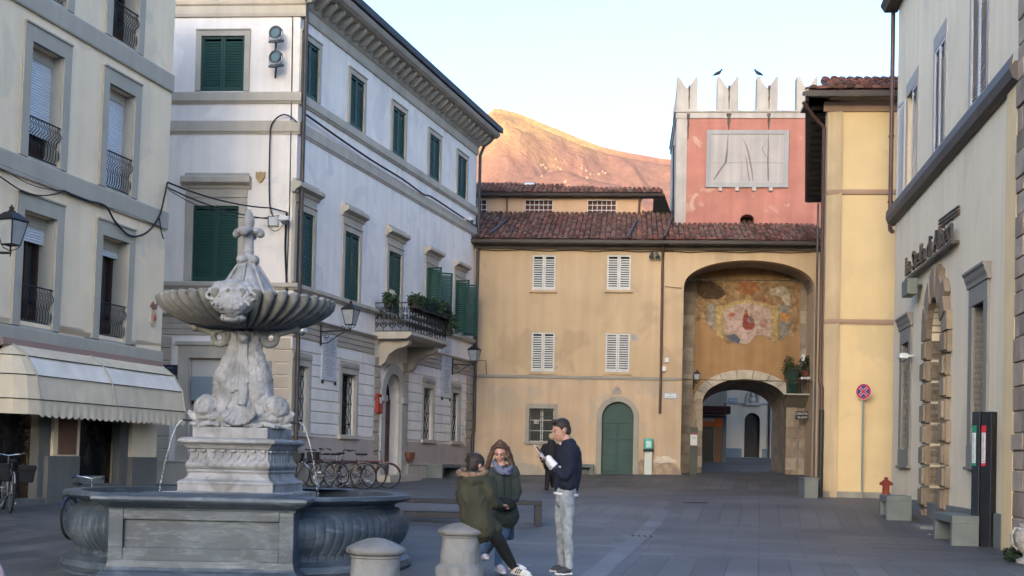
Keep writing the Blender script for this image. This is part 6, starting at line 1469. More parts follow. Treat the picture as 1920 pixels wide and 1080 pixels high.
# totem
p = gp(1836, 1024); tz = gz(p.x, p.y); n_ = Vector((-.80, -.60, 0)).normalized(); tf = Fr((p.x, p.y, tz), Vector((.60, -.80, 0)), None, n_)
H = 1.55 - (772 - horiz(1842)) / F * p.y - tz
sc_ = p.y / F; t = T('info_totem', 'slim black information pillar with green and red timetable strips', 'info pillar', tf.O); BT = mat('black_totem', (.016, .017, .022), rough=.35, var=.2)
w1 = 9 * sc_; MB().box(tf, 0, .20, -.05, H, -.22, 0).build('pillar', BT, t, bevel=.01)
MB().box(Fr(tf.O, tf.U), -.17, -.02, -.05, H - .0, -.12, -.0).build('pillar', mat('dark_blue_totem', (.02, .024, .032), rough=.35, var=.2), t, bevel=.01)
for (u0, u1, c, nm) in ((-.16, -.08, (.02, .16, .10), 'green'), (.02, .10, (.38, .02, .04), 'red')):
    vt_, vb_ = 1.55 - (798 - horiz(1842)) / F * p.y - tz, 1.55 - (874 - horiz(1842)) / F * p.y - tz
    pn = MB().box(tf, u0, u1, vb_, vt_, .002, .008).build('timetable', mat(nm + '_strip', c, rough=.4, var=.03), t)
    MB().box(tf, u0 + .005, u1 - .005, vb_ + .05, vt_ - .12, .008, .011).build('timetable_paper', mat('timetable_paper', (.42, .47, .50), rough=.5, var=.04), pn)
    b = MB(); rr = random.Random(2)
    for k in range(34): v = vb_ + .07 + k * (vt_ - vb_ - .20) / 34; b.box(tf, u0 + .012, u0 + .012 + rr.uniform(.02, .05), v, v + .006, .011, .012)
    b.build('print', mat('grey_print', (.15, .16, .18), rough=.6), pn)
# teal dispenser, panel by the gate
zf = lambda u: gz(CB.p(u, 0, .2).x, CB.p(u, 0, .2).y) - CB.O.z
u0 = CB.u(1215, 880, .2); f2 = CB.sub(u0, 0, .25); v0 = zf(u0); vv = lambda y: CB.v(1215, y, .25)
t = T('dispenser', 'teal box on a white post against the ochre wall right of the arched door', 'dispenser', f2.p(0, v0))
MB().box(f2, -.14, .14, v0 - .05, vv(847), -.12, .0).build('post', mat('white_post', (.46, .50, .49), rough=.5, var=.06), t, bevel=.01)
MB().box(f2, -.19, .19, vv(847), vv(842), -.18, .05).build('shelf', BK_, t)
bx = MB().box(f2, -.17, .17, vv(842), vv(822), -.15, .04).build('box', mat('teal_plastic', (.05, .32, .29), rough=.35, var=.08), t, bevel=.03)
MB().box(f2, -.08, .09, vv(839), vv(827), .04, .05).build('label', mat('pale_teal', (.30, .55, .50), rough=.4), bx)
u0 = CB.u(1300, 870, .1); f2 = CB.sub(u0, 0, .12); v0 = zf(u0) ; vv = lambda y: CB.v(1300, y, .12)
t = T('notice_stand', 'narrow dark information panel with a white notice by the gate pier', 'info panel', f2.p(0, v0))
MB().box(f2, -.15, .15, v0 - .1, vv(801), -.06, .0).build('board', mat('dark_panel', (.03, .034, .03), rough=.5, var=.15), t, bevel=.005)
MB().box(f2, -.14, .14, vv(837), vv(811), .001, .006).build('red_field', mat('maroon_panel', (.14, .025, .04), rough=.5), t)
MB().box(f2, -.13, .13, vv(835), vv(815), .006, .012).build('notice', mat('notice_paper', (.42, .45, .44), rough=.5, var=.04), t)
b = MB(); b.box(f2, -.08, .08, vv(822), vv(821), .012, .014); b.box(f2, -.05, .06, vv(820), vv(819.3), .012, .014); b.build('print', _M['grey_print'], t)
# fixings on walls ---------------------------------------------------------
def street_sign(fr, u0, u1, v0, v1, label, txt, m=None, nn=.02, name='street_sign', cat='street sign'):
    t = T(name, label, cat, fr.p((u0 + u1) / 2, v0, nn))
    MB().box(fr, u0, u1, v0, v1, nn - .02, nn + .012).build('plate', m or MARBLE, t, bevel=.003)
    MB().prism(fr, rect(u0 + .01, u1 - .01, v0 + .01, v1 - .01), nn + .011, nn + .016, [rect(u0 + .03, u1 - .03, v0 + .03, v1 - .03)]).build('border', mat('blue_border', (.06, .09, .16), rough=.5), t)
    b = MB(); hh = (v1 - v0) / (len(txt) + .8)
    for i, x in enumerate(txt): b.text(fr, x, (u0 + u1) / 2, v1 - hh * (i + 1.05), hh * .72, nn + .012, .002)
    b.build('lettering', _M['blue_border'], t)
street_sign(CB, CB.u(1244, 742), CB.u(1270, 742), CB.v(1257, 748), CB.v(1257, 736), 'white street name plate on the ochre wall left of the big arch', ['VIA', 'DI MEZZO'])
street_sign(B2, B2.u(1365, 750), B2.u(1383, 750), B2.v(1374, 754), B2.v(1374, 746), 'white street name plate seen through the gate beside the bust', ['PIAZZA'])
def plaque(fr, u0, u1, v0, v1, label, lines, m=MARBLE, nn=.07, name='plaque'):
    t = T(name, label, 'plaque', fr.p((u0 + u1) / 2, v0, nn)); MB().box(fr, u0, u1, v0, v1, -.02, nn).build('slab', m, t, bevel=.008)
    b = MB(); h = (v1 - v0) / (lines + 3); rr = random.Random(int(u0 * 100) + lines)
    for i in range(lines):
        if i == lines // 2: continue
        w_ = (u1 - u0) * rr.uniform(.32, .74); x = (u0 + u1) / 2 - w_ / 2; v = v1 - h * (i + 1.7)
        while x < (u0 + u1) / 2 + w_ / 2:
            l = rr.uniform(.03, .10); b.box(fr, x, x + l, v, v + h * .42, nn, nn + .002); x += l + .02
    b.build('inscription', mat('faded_lettering', (.22, .25, .31), rough=.7), t)
    b = MB()
    for u in (u0 + .06, u1 - .06): b.box(fr, u - .02, u + .02, v0 - .10, v0, 0, nn + .03)
    b.build('bracket', IRON, t)
plaque(PS, PS.u(600, 670), PS.u(627, 670), PS.v(613, 714), PS.v(613, 628), 'pale marble plaque between the first two barred windows of the palazzo', 20)
plaque(PS, PS.u(826, 690), PS.u(843, 690), PS.v(835, 746), PS.v(835, 636), 'tall pale marble plaque right of the palazzo balcony', 26)
plaque(PF, PF.u(357, 730), PF.u(357, 730) + 1.3, PF.v(400, 752), PF.v(400, 706), 'grey marble plaque with dark lettering in the niche behind the fountain', 9, mat('grey_plaque', (.25, .30, .33), rough=.45, var=.1, streak=.1), -.06)
# coat of arms and small shields
t = T('wall_shield', 'small ochre shield shaped relief high on the corner of the palazzo front', 'relief', PF.p(PF.u(489, 332), PF.v(489, 342)))
cu, cv = PF.u(489, 332), PF.v(489, 332); MB().prism(PF, [(cu - .13, cv + .14), (cu - .06, cv + .11), (cu, cv + .15), (cu + .06, cv + .11), (cu + .13, cv + .14), (cu + .12, cv - .02), (cu + .05, cv - .12), (cu, cv - .16), (cu - .07, cv - .11), (cu - .13, cv - .02)], -.01, .06).build('shield', mat('ochre_relief', (.38, .27, .13), rough=.9, var=.2, bump=.5, bscale=20), t, bevel=.015)
t = T('carved_panel', 'pale carved relief panel on the quoins behind the right hand dolphin', 'relief', PF.p(PF.u(500, 715), PF.v(500, 722)))
a, c, d, e = PF.u(487, 700), PF.u(511, 700), PF.v(500, 722), PF.v(500, 677); b = MB().box(PF, a, c, d, e, 0, .09); rr = random.Random(6)
for k in range(9): b.tube([PF.p((a + c) / 2 + .10 * math.cos(k * .7) , d + .1 + k * (e - d - .2) / 9, .10), PF.p((a + c) / 2 + .12 * math.cos(k * .7 + 2), d + .16 + k * (e - d - .2) / 9, .11)], .02, 6)
b.build('relief', CARR, t)
t = T('arms_tile', 'painted coat of arms with a red oval on the corner of the apartment building', 'coat of arms', LB.p(LB.u(286, 600), LB.v(286, 612)))
cu, cv = LB.u(286, 597), LB.v(286, 597); MB().prism(LB, [(cu - .12, cv + .16), (cu + .12, cv + .16), (cu + .12, cv - .10), (cu, cv - .19), (cu - .12, cv - .10)], 0, .03).build('shield', mat('cream_enamel', (.50, .42, .30), rough=.6), t)
MB().ell(LB.p(cu + .02, cv + .02, .03), (.05, .03, .085)).build('oval', mat('red_enamel', (.28, .03, .025), rough=.5), t)
MB().prism(LB, [(cu - .14, cv + .28), (cu - .05, cv + .38), (cu + .03, cv + .30), (cu + .14, cv + .36), (cu + .10, cv + .22), (cu - .02, cv + .19)], 0, .04).build('crest', mat('worn_crest', (.25, .13, .11), rough=.8, var=.3), t)
t = T('relief_tile', 'small worn stone relief on the ochre wall above the arched door', 'relief', CB.p(CB.u(1157, 738), CB.v(1157, 738)))
cu, cv = CB.u(1157, 733), CB.v(1157, 733); b = MB().prism(CB, [(cu - .18, cv - .12), (cu + .18, cv - .12), (cu + .16, cv + .02), (cu + .08, cv + .14), (cu, cv + .20), (cu - .08, cv + .14), (cu - .16, cv + .02)], 0, .04); b.ell(CB.p(cu, cv + .03, .04), (.07, .04, .08)); b.build('relief', mat('worn_relief', (.30, .27, .25), rough=.9, var=.2), t, bevel=.01)
t = T('wall_sign', 'dark blue enamel sign on the palazzo front just above the awning', 'sign', PF.p(PF.u(320, 700), PF.v(320, 718)))
a, c, d, e = PF.u(303, 700), PF.u(337, 700), PF.v(320, 730), PF.v(320, 684); MB().box(PF, a, c, d, e, .0, .06).build('plate', mat('night_blue', (.018, .025, .045), rough=.35), t, bevel=.01)
b = MB().box(PF, (a + c) / 2 - .08, (a + c) / 2 + .08, e - .1, e - .07, .06, .065); b.box(PF, c - .16, c - .06, (d + e) / 2 - .1, (d + e) / 2 + .05, .06, .065); b.build('mark', mat('faded_mark', (.12, .16, .20), rough=.5), t)
t = T('letter_box', 'red post box on the palazzo wall left of its door', 'letter box', PS.p(PS.u(706, 770), PS.v(706, 775)))
a, c, d, e = PS.u(701, 755), PS.u(711, 755), PS.v(706, 775), PS.v(706, 738); lb = MB().box(PS, a, c, d, e, .03, .13).build('box', mat('post_red', (.33, .03, .025), rough=.4, var=.08), t, bevel=.02)
MB().box(PS, (a + c) / 2 - .06, (a + c) / 2 + .10, e - .30, e - .12, .13, .14).build('label', WHITE2, lb)
MB().box(PS, a + .03, c - .03, e - .09, e - .06, .13, .142).build('slot', DARK, lb)
t = T('offertory_box', 'small terracotta bracket low on the palazzo wall right of the door', 'wall bracket', PS.p(PS.u(762, 860), PS.v(762, 860)))
cu, cv = PS.u(762, 855), PS.v(762, 855); MB().prism(PS, [(cu - .28, cv + .13), (cu + .28, cv + .13), (cu + .22, cv - .06), (cu, cv - .20), (cu - .2, cv - .06)], 0, .22).build('bracket', mat('brick_red', (.22, .09, .06), rough=.85), t, bevel=.015)
# lettering of the cream building
SGN = mat('bronze_letters', (.06, .05, .042), rough=.45, var=.2, metal=.5)
ua, ub = RB.u(1710, 500), RB.u(1800, 450); va = RB.v(1712, 521)
lf = Fr(RB.p(ua, 0, .0), -RB.U, None, RB.N)      # reads from the far end towards the camera
Ls = abs(ub - ua); t = T('shop_lettering', 'raised dark metal lettering above the stone portal of the cream building', 'lettering', RB.p(ua, va, .1))
b = MB(); b.text(lf, 'La Stella di Altieri', 0, va + .05, .62, .12, .025, 'LEFT', 1.0)
mxu = max((x - lf.O).dot(lf.U) for x in b.v); b = MB(); b.text(lf, 'La Stella di Altieri', 0, va + .05, .62, .12, .025, 'LEFT', Ls / mxu)
b.build('letters', SGN, t)
MB().box(lf, 0, Ls, va - .06, va + .0, .02, .16).build('rail', SGN, t)
t = T('wall_vent', 'three short rows of slatted vent high on the cream building above the lettering', 'vent', RB.p(RB.u(1780, 400), RB.v(1780, 405)))
b = MB(); 
for (x0, y0, x1, y1) in ((1763, 414, 1801, 386), (1763, 420, 1801, 393), (1763, 427, 1801, 398)):
    b.tube([RB.p(*RB.uv(x0, y0), .03), RB.p(*RB.uv(x1, y1), .03)], .022, 6)
b.build('vent_slat', mat('vent_brown', (.13, .09, .065), rough=.6), t)
t = T('wall_light_box', 'small grey green box light under the left end of the lettering', 'light box', RB.p(*RB.uv(1722, 555), .1))
a = RB.u(1731, 540); MB().box(RB, a, a + .75, RB.v(1722, 557), RB.v(1722, 528), .12, .34).build('housing', mat('grey_green_box', (.14, .16, .14), rough=.6), t, bevel=.01); MB().box(RB, a + .1, a + .2, RB.v(1722, 545), RB.v(1722, 540), 0, .13).build('bracket', IRON, t)
# directional sign by the gate
dsu = IN.u(1505, 780, .9); t = T('direction_sign', 'small black bracket sign with white lettering on the right gate pier', 'sign', IN.p(dsu, IN.v(1505, 785, .9), .9))
f2 = IN.sub(IN.u(1505, 778, .9), IN.v(1505, 778, .9), .9)
MB().box(f2, -.27, .27, -.16, .14, -.02, .02).build('plate', mat('black_enamel', (.012, .012, .014), rough=.4), t, bevel=.01)
b = MB().text(f2, 'CENTRO', 0, .0, .13, .02, .002); b.text(f2, 'DUOMO', 0, -.13, .10, .02, .002); b.build('lettering', _M['sign_white'], t)
MB().box(f2, .20, .34, -.02, .02, -.5, -.02).build('bracket', IRON, t)
# lanterns ------------------------------------------------------------------
LG = mat('lantern_glass', (.30, .32, .34), rough=.25, var=.15, scale=6, spec=.6)
def lantern(c, s, label, arm=None, grp='old street lanterns on wall brackets'):
    """c: bottom centre of the glass body; s: body height"""
    t = T('street_lantern', label, 'lantern', c, grp); fr = Fr(c, (.94, -.34, 0)); g = MB(); b = MB(); w0, w1 = .26 * s, .46 * s
    C = [(-1, -1), (1, -1), (1, 1), (-1, 1)]
    for i in range(4):
        (a, d), (e, f_) = C[i], C[(i + 1) % 4]
        g.quad(fr.p(a * w0, 0, d * w0), fr.p(e * w0, 0, f_ * w0), fr.p(e * w1, s, f_ * w1), fr.p(a * w1, s, d * w1))
        b.tube([fr.p(a * w0, 0, d * w0), fr.p(a * w1, s, d * w1)], .022 * s * 1.3, 6)
        b.tube([fr.p(a * w0, 0, d * w0), fr.p(e * w0, 0, f_ * w0)], .03 * s, 6); b.tube([fr.p(a * w1, s, d * w1), fr.p(e * w1, s, f_ * w1)], .035 * s, 6)
        b.tube([fr.p(a * w0, 0, d * w0), fr.p(a * w0 * .75, -.14 * s, d * w0 * .75), fr.p(0, -.26 * s, 0)], .022 * s, 6)
    pr = [(w1 * 1.12, s), (w1 * 1.12, s + .03 * s), (w1 * .78, s * 1.20), (w1 * .42, s * 1.36), (w1 * .25, s * 1.38), (w1 * .25, s * 1.43)]
    P = [fr.p(a * r, z, d * r) for r, z in pr for a, d in C]
    b.add(P, [(i * 4 + j, i * 4 + (j + 1) % 4, (i + 1) * 4 + (j + 1) % 4, (i + 1) * 4 + j) for i in range(5) for j in range(4)] + [(0, 1, 2, 3), (20, 21, 22, 23)])
    b.ell(fr.p(0, s * 1.52, 0), .11 * s); b.ell(fr.p(0, s * 1.66, 0), .035 * s); b.tube([fr.p(0, -.2 * s, 0), fr.p(0, -.5 * s, 0)], [.05 * s, .02 * s], 8); b.ell(fr.p(0, -.33 * s, 0), .055 * s)
    b.build('frame', IRON, t)
    g.build('glass', LG, t)
    if arm:
        a = MB(); w_ = Vector(arm); e = fr.p(0, -.34 * s, 0); a.tube([e, w_], .022, 8); d = (w_ - e); d.z = 0; L_ = d.length; d.normalize()
        a.tube([w_ + Vector((0, 0, .22)), w_ - Vector((0, 0, .38))], .025, 8)
        a.tube([w_ - Vector((0, 0, .33)), w_ - d * L_ * .25 - Vector((0, 0, .30)), w_ - d * L_ * .55 - Vector((0, 0, .12)), w_ - d * L_ * .8], .016, 6)
        for (t0, r_) in ((.18, .10), (.75, .08)):
            cc = w_ - d * L_ * t0 - Vector((0, 0, .12 if t0 < .5 else -.09)); a.tube([cc + d * (r_ * (1 - k / 16) * math.cos(k * .6)) + Vector((0, 0, r_ * (1 - k / 16) * math.sin(k * .6))) for k in range(15)], .012, 6)
        a.build('wall_bracket', IRON, t)
c = at(657, 609, 35.2); un = PS.u(598, 640); lantern(c, .41, 'black lantern on a scrolled bracket between the palazzo windows left of the balcony', PS.p(un, c.z - .2 - PS.O.z, .05))
c = at(889, 677, 46.6); lantern(c, .40, 'black lantern on the far corner of the palazzo by the ochre wall', PS.p(PS.u(846, 690), c.z - .15 - PS.O.z, .05))
c = at(20, 459, 20.5); lantern(c, .385, 'black lantern at the left edge in front of the apartment windows', LB.p(LB.u(-110, 472), LB.v(-110, 472), .05))
c = at(1307, 714, 48.6); lantern(c, .26, 'small lantern on the left pier of the gateway', IN.p(IN.u(1300, 712), IN.v(1300, 712), .05))
# spotlights
SP_ = mat('spotlight_grey', (.07, .08, .085), rough=.5, var=.15)
for (x, y, lab) in ((517, 60, 'upper round grey floodlight on the palazzo corner'), (517, 106, 'lower round grey floodlight on the palazzo corner')):
    c = PF.p(*PF.uv(x, y, .35), .35); t = T('floodlight', lab, 'floodlight', c, 'round floodlights on the palazzo corner'); fr = Fr(c, Vector((.9, -.4, 0)), Vector((.0, .15, 1)).normalized(), Vector((-.35, -.85, -.25)).normalized())
    b = MB(); o = []
    for r, n in ((.05, -.2), (.12, -.17), (.165, -.04), (.18, .02), (.18, .06), (.14, .06), (.13, .03)): o.append((r, n))
    k = 24; vs = [fr.p(r * math.cos(2 * math.pi * i / k), r * math.sin(2 * math.pi * i / k), n) for r, n in o for i in range(k)]
    b.add(vs, [(j * k + i, j * k + (i + 1) % k, (j + 1) * k + (i + 1) % k, (j + 1) * k + i) for j in range(len(o) - 1) for i in range(k)] + [tuple(range(k))])
    b.build('housing', SP_, t, smooth=True); MB().prism(fr, circ(.135), .02, .032).build('lens', mat('floodlight_glass', (.10, .15, .15), rough=.15, spec=.6), t)
    MB().tube([fr.p(-.19, 0, 0), fr.p(-.20, -.14, 0), fr.p(-.12, -.24, -.04), fr.p(.12, -.24, -.04), fr.p(.20, -.14, 0), fr.p(.19, 0, 0)], .018, 6).build('yoke', mat('steel', (.35, .37, .38), rough=.4, metal=.5), t)
    MB().box(fr, -.16, .16, -.30, -.22, -.2, .1).build('base', SP_, t, bevel=.02); MB().tube([fr.p(0, -.28, -.05), PF.p(*PF.uv(x - 1, y + 40), .0)], .025, 6).build('wall_arm', SP_, t)
# security cameras
CW = mat('camera_white', (.52, .54, .56), rough=.4, var=.05)
for (fr0, x, y, n, lab, u_) in ((PF, 533, 413, .35, 'white security camera with a white junction box on the palazzo corner', -1), (PS, 884, 413, .5, 'white security camera hanging near the far end of the palazzo', 1), (PS, 566, 622, .35, 'long white security camera behind the fountain bowl', 1), (RB, 1693, 671, .25, 'white dome camera beside the far barred window of the cream building', 1)):
    u0, v0 = fr0.uv(x, y, n); c = fr0.p(u0, v0, n); t = T('security_camera', lab, 'camera', c); f2 = fr0.sub(u0, v0, n)
    MB().box(f2, -.14, .14, -.02, .10, -.1, .1).build('housing', CW, t, bevel=.02); MB().ell(f2.p(0, -.04, 0), (.085, .085, .07)).build('dome', mat('camera_dome', (.10, .11, .12), rough=.2), t, smooth=True)
    MB().tube([f2.p(0, .05, -.05), fr0.p(u0, v0 + .05, 0)], .025, 8).build('wall_arm', CW, t)
    if u_ < 0: MB().box(PF, PF.u(503, 415), PF.u(523, 415), PF.v(512, 424), PF.v(512, 406), 0, .12).build('junction_box', CW, t, bevel=.01)
# small alarm boxes on the ochre wall
t = T('alarm_box', 'two small cream alarm boxes on the ochre wall beside the downpipe', 'alarm box', CB.p(*CB.uv(1249, 690)))
for (x, y) in ((1250, 676), (1245, 692)): MB().box(CB.sub(*CB.uv(x, y)), -.07, .07, -.08, .10, 0, .14).build('housing', CW, t, bevel=.01)
t = T('roof_lamps', 'pair of small grey floodlamps under the eave of the ochre building', 'floodlamp', CB.p(*CB.uv(1228, 482)))
for s in (-1, 1): MB().tube([CB.p(CB.u(1227, 475) + s * .08, CB.v(1227, 476), .2), CB.p(CB.u(1227, 475) + s * .13, CB.v(1227, 485), .34)], [.06, .09], 12).build('lamp_head', SP_, t)
# cables --------------------------------------------------------------------
CBL = mat('black_cable', (.012, .012, .014), rough=.6)
def cable(label, pts, r, nm='cable'):
    o = MB().tube(pts, r, 6).build(nm, CBL, smooth=True); tag(o, label, 'cable'); return o
def sagp(A_, B_, sag, n=14): return [A_ + (B_ - A_) * (i / n) - Vector((0, 0, sag * 4 * (i / n) * (1 - i / n))) for i in range(n + 1)]
def onwall(fr, L_, n=.05): return [fr.p(*fr.uv(x, y, n), n) for x, y in L_]
def smooth(P, k=6):
    out = []
    for i in range(len(P) - 1):
        p0, p1, p2, p3 = P[max(i - 1, 0)], P[i], P[i + 1], P[min(i + 2, len(P) - 1)]
        for j in range(k): t = j / k; out.append(.5 * ((2 * p1) + (p2 - p0) * t + (2 * p0 - 5 * p1 + 4 * p2 - p3) * t * t + (3 * p1 - p0 - 3 * p2 + p3) * t ** 3))
    return out + [P[-1]]
cable('thick black cable looping along the apartment building to the bracket at its corner', smooth(onwall(LB, [(120, 358), (160, 375), (197, 386), (215, 414), (240, 440), (262, 442), (282, 430), (299, 405), (308, 370), (314, 342)], .10)), .022)
cable('black cable sagging deepest below the grey band at the left edge', smooth(onwall(LB, [(-12, 322), (10, 338), (40, 357), (70, 366), (98, 365), (122, 358)], .10)), .014)
cable('thin twisted cable between band and sagging cable at the left edge', smooth(onwall(LB, [(-12, 309), (20, 326), (50, 343), (85, 354), (122, 358)], .08)), .009)
cable('dark cable fixed just under the grey band of the apartment building', smooth(onwall(LB, [(-12, 303), (30, 320), (75, 338), (118, 357)], .05)) + smooth(onwall(LB, [(200, 388), (240, 400), (280, 417), (300, 425)], .05)), .012)
cable('frayed cable end hanging at the corner of the apartment building', smooth(onwall(LB, [(299, 408), (301, 425), (304, 440), (307, 448)], .10)), .014)
bp_ = LB.p(*LB.uv(315, 342, .10), .10); e1 = PF.p(*PF.uv(508, 390, .1), .1); e2 = PF.p(*PF.uv(502, 410, .1), .1)
cable('upper black cable strung from the apartment corner to the palazzo corner', sagp(bp_, e1, .12) + [PF.p(*PF.uv(538, 398, .15), .15)], .020)
cable('lower black cable strung from the apartment corner to the palazzo corner', sagp(bp_ - Vector((0, 0, .12)), e2, .12), .018)
cable('thin cable strung below the other two between apartment and palazzo corner', sagp(bp_ - Vector((0, 0, .16)), e2 + Vector((.3, 0, .1)), .30), .010)
cable('black cable arching over the palazzo corner and down to the camera box', smooth(onwall(PF, [(512, 405), (506, 385), (505, 330), (506, 270), (508, 238), (518, 222), (532, 215), (545, 219), (556, 228)], .12)), .020)
cable('thick black cable running along the upper band of the palazzo long side', smooth([PS.p(.2, 9.95, .12), PS.p(2.6, 9.86, .12), PS.p(5.0, 9.80, .12), PS.p(7.5, 9.80, .12), PS.p(9.5, 9.72, .12), PS.p(10.3, 9.80, .12), PS.p(13, 9.76, .12), PS.p(15.4, 9.72, .12)], 4), .030)
cable('bundle of black cables hanging down the palazzo corner', smooth(onwall(PF, [(538, 398), (536, 430), (535, 470), (537, 520), (538, 560)], .08)), .03)
cable('thin grey line down the palazzo front next to the corner pipe', onwall(PF, [(549, 0), (547, 160), (543, 380), (538, 520)], .04), .012)
cable('thin cable loop hanging below the camera box', smooth(onwall(PF, [(503, 405), (504, 424), (514, 433), (524, 430), (530, 422)], .15)), .010)
cable('cable along the gutter of the ochre building', smooth([CB.p(i * .9, gv - .06 - .04 * (i % 2), .06) for i in range(0, 15)], 3), .014)
cable('cable drooping across the plaster left of the big arch', smooth(onwall(CB, [(1247, 537), (1262, 539), (1278, 540)], .05)), .012)
cable('conduit running from the corner lantern to the string course', [CB.p(*CB.uv(896, 675, .1), .1), CB.p(*CB.uv(911, 676, .05), .05), CB.p(*CB.uv(912, 702, .05), .05)], .015)
cable('thin metal pole standing at the right gutter of the tower', [TW.p(*TW.uv(1263, 273, .4), .4), TW.p(*TW.uv(1262, 404, .4), .4)], .035)
b_ = bpy.data.objects
# birds
def bird(x, y, lab, fl):
    c = TW.p(*TW.uv(x, y, -.2), -.2); t = T('bird', lab, 'bird', c); b = MB(); d = Vector((fl, -.2, 0)).normalized(); M = Matrix.Rotation(0, 3, 'Z')
    b.tube([c - d * .22 + Vector((0, 0, .03)), c - d * .10 + Vector((0, 0, .08)), c + d * .02 + Vector((0, 0, .12)), c + d * .10 + Vector((0, 0, .18))], [.02, .06, .07, .04], 10); b.ell(c + d * .12 + Vector((0, 0, .22)), .045, None, 10); b.tube([c + d * .15 + Vector((0, 0, .22)), c + d * .22 + Vector((0, 0, .21))], [.015, .004], 6)
    for s in (-1, 1): b.tube([c + Vector((.02 * s, 0, .06)), c + Vector((.02 * s, 0, 0))], .008, 5)
    b.build('body', mat('dark_feathers', (.03, .032, .036), rough=.7, var=.3), t, fuse=.012, sm=1)
bird(1347, 142, 'dark pigeon on the second swallowtail merlon of the tower', .5); bird(1421, 142, 'dark pigeon on the third swallowtail merlon of the tower', -1)
# plants --------------------------------------------------------------------
def foliage(b, c, r, n, seed, ls=.05, flat=1.0, droop=0):
    rr = random.Random(seed)
    for i in range(n):
        v = Vector((rr.gauss(0, 1), rr.gauss(0, 1), rr.gauss(0, 1))).normalized() * rr.uniform(.35, 1.05) ** .7
        p = Vector(c) + Vector((v.x * r[0], v.y * r[1], v.z * r[2])); a = Vector((rr.uniform(-1, 1), rr.uniform(-1, 1), rr.uniform(-.6, 1) - droop)).normalized(); s = a.orthogonal().normalized() * ls * rr.uniform(.25, .45); L_ = a * ls * rr.uniform(.8, 1.7)
        b.add([p, p + L_ * .5 + s, p + L_, p + L_ * .5 - s], [(0, 1, 2, 3)])
rr = random.Random(31)
def planter(fr, u, v, n, w_, lab, seed, hang=.0, h=.18, lush=1.0, leafm=LEAF):
    t = T('flower_box', lab, 'flower box', fr.p(u, v, n), 'flower boxes on the palazzo balcony'); b = MB(); b.box(fr, u - w_ / 2, u + w_ / 2, v, v + h, n - .1, n + .1); b.build('trough', mat('dark_trough', (.035, .03, .028), rough=.8), t, bevel=.01)
    b = MB()
    for k in range(5): foliage(b, fr.p(u + (k - 2) * w_ / 5, v + h + .10 * lush, n), (w_ / 6 + .05, .16, .20 * lush), 150, seed + k, .09, droop=hang)
    b.build('foliage', leafm, t)
LEAF2 = mat('dark_leaves', (.022, .045, .02), rough=.7, var=.4, scale=9, island=.6)
labs = ['flower box on the left end of the balcony rail with pale blooms', 'flower box at the near left corner of the balcony', 'dark leafy flower box in the middle left of the balcony front', 'dense flower box in the middle of the balcony front', 'flower box in the middle right of the balcony front', 'flower box at the far right end of the balcony front']
ps_ = [(bu0 + .12, .45), (bu0 + .50, bn), (bu0 + 1.2, bn), (bu0 + 1.85, bn), (bu0 + 2.5, bn), (bu1 - .35, bn)]
for i, ((u, n), lab) in enumerate(zip(ps_, labs)): planter(PS, u, 5.45, n, .62, lab, 40 + i * 7, .3, .16, 1.0 if i < 4 else 1.25, LEAF if i in (0, 1, 4) else LEAF2)
t = T('flower_box', 'tall bushy plant overhanging the far right corner of the balcony', 'plant', PS.p(bu1 + .3, 5.0, bn)); b = MB(); foliage(b, PS.p(bu1 + .22, 5.35, bn), (.30, .3, .38), 420, 77, .10); b.build('foliage', LEAF, t); MB().box(PS, bu1 + .02, bu1 + .25, 4.95, 5.2, bn - .1, bn + .1).build('trough', _M['dark_trough'], t)
fl = MB(); foliage(fl, PS.p(bu0 + .12, 5.85, .5), (.10, .25, .16), 60, 5, .07); t = T('white_flowers', 'cluster of white blooms at the left end of the palazzo balcony', 'flowers', PS.p(bu0 + .12, 5.7, .5)); fl.build('blooms', mat('white_petals', (.55, .55, .52), rough=.7, island=.2), t)
for k, (x, y) in enumerate(((846, 668), (850, 671))):
    pass
# little terrace right of the gate
gx0, gx1 = IN.u(1474, 738, 1.1), aR - .0; gv0 = IN.v(1500, 738, 1.1)
t = T('gate_terrace', 'narrow stone slab balcony with thin railing beside the gate arch', 'balcony', IN.p(gx0, gv0, .5))
MB().box(IN, gx0, gx1, gv0 - .06, gv0, .05, 1.15).build('slab', mat('terrace_slab', (.33, .33, .32), rough=.7), t, bevel=.01)
b = MB()
for i in range(9): u = gx0 + .03 + (gx1 - gx0 - .06) * i / 8; b.tube([IN.p(u, gv0, 1.12), IN.p(u, gv0 + .9, 1.12)], .009, 5)
b.box(IN, gx0, gx1, gv0 + .88, gv0 + .92, 1.10, 1.14); b.build('railing', IRON, t)
MB().profile(IN, gx0 + .1, gx1, [(.05, gv0 - .06), (.05, gv0 - .5), (.3, gv0 - .4), (.9, gv0 - .06)]).build('corbel', PIETRA, t)
t = T('window_awning', 'dark green slatted shade hanging at the left of the gate terrace', 'shade', IN.p(gx0 + .2, gv0, 1.0))
louvre(IN.sub(0, 0, 1.05), gx0 + .02, gx0 + .42, gv0 + .0, gv0 + .88, .0, mat('dark_green', (.012, .045, .03), rough=.6), t, .06, .04)
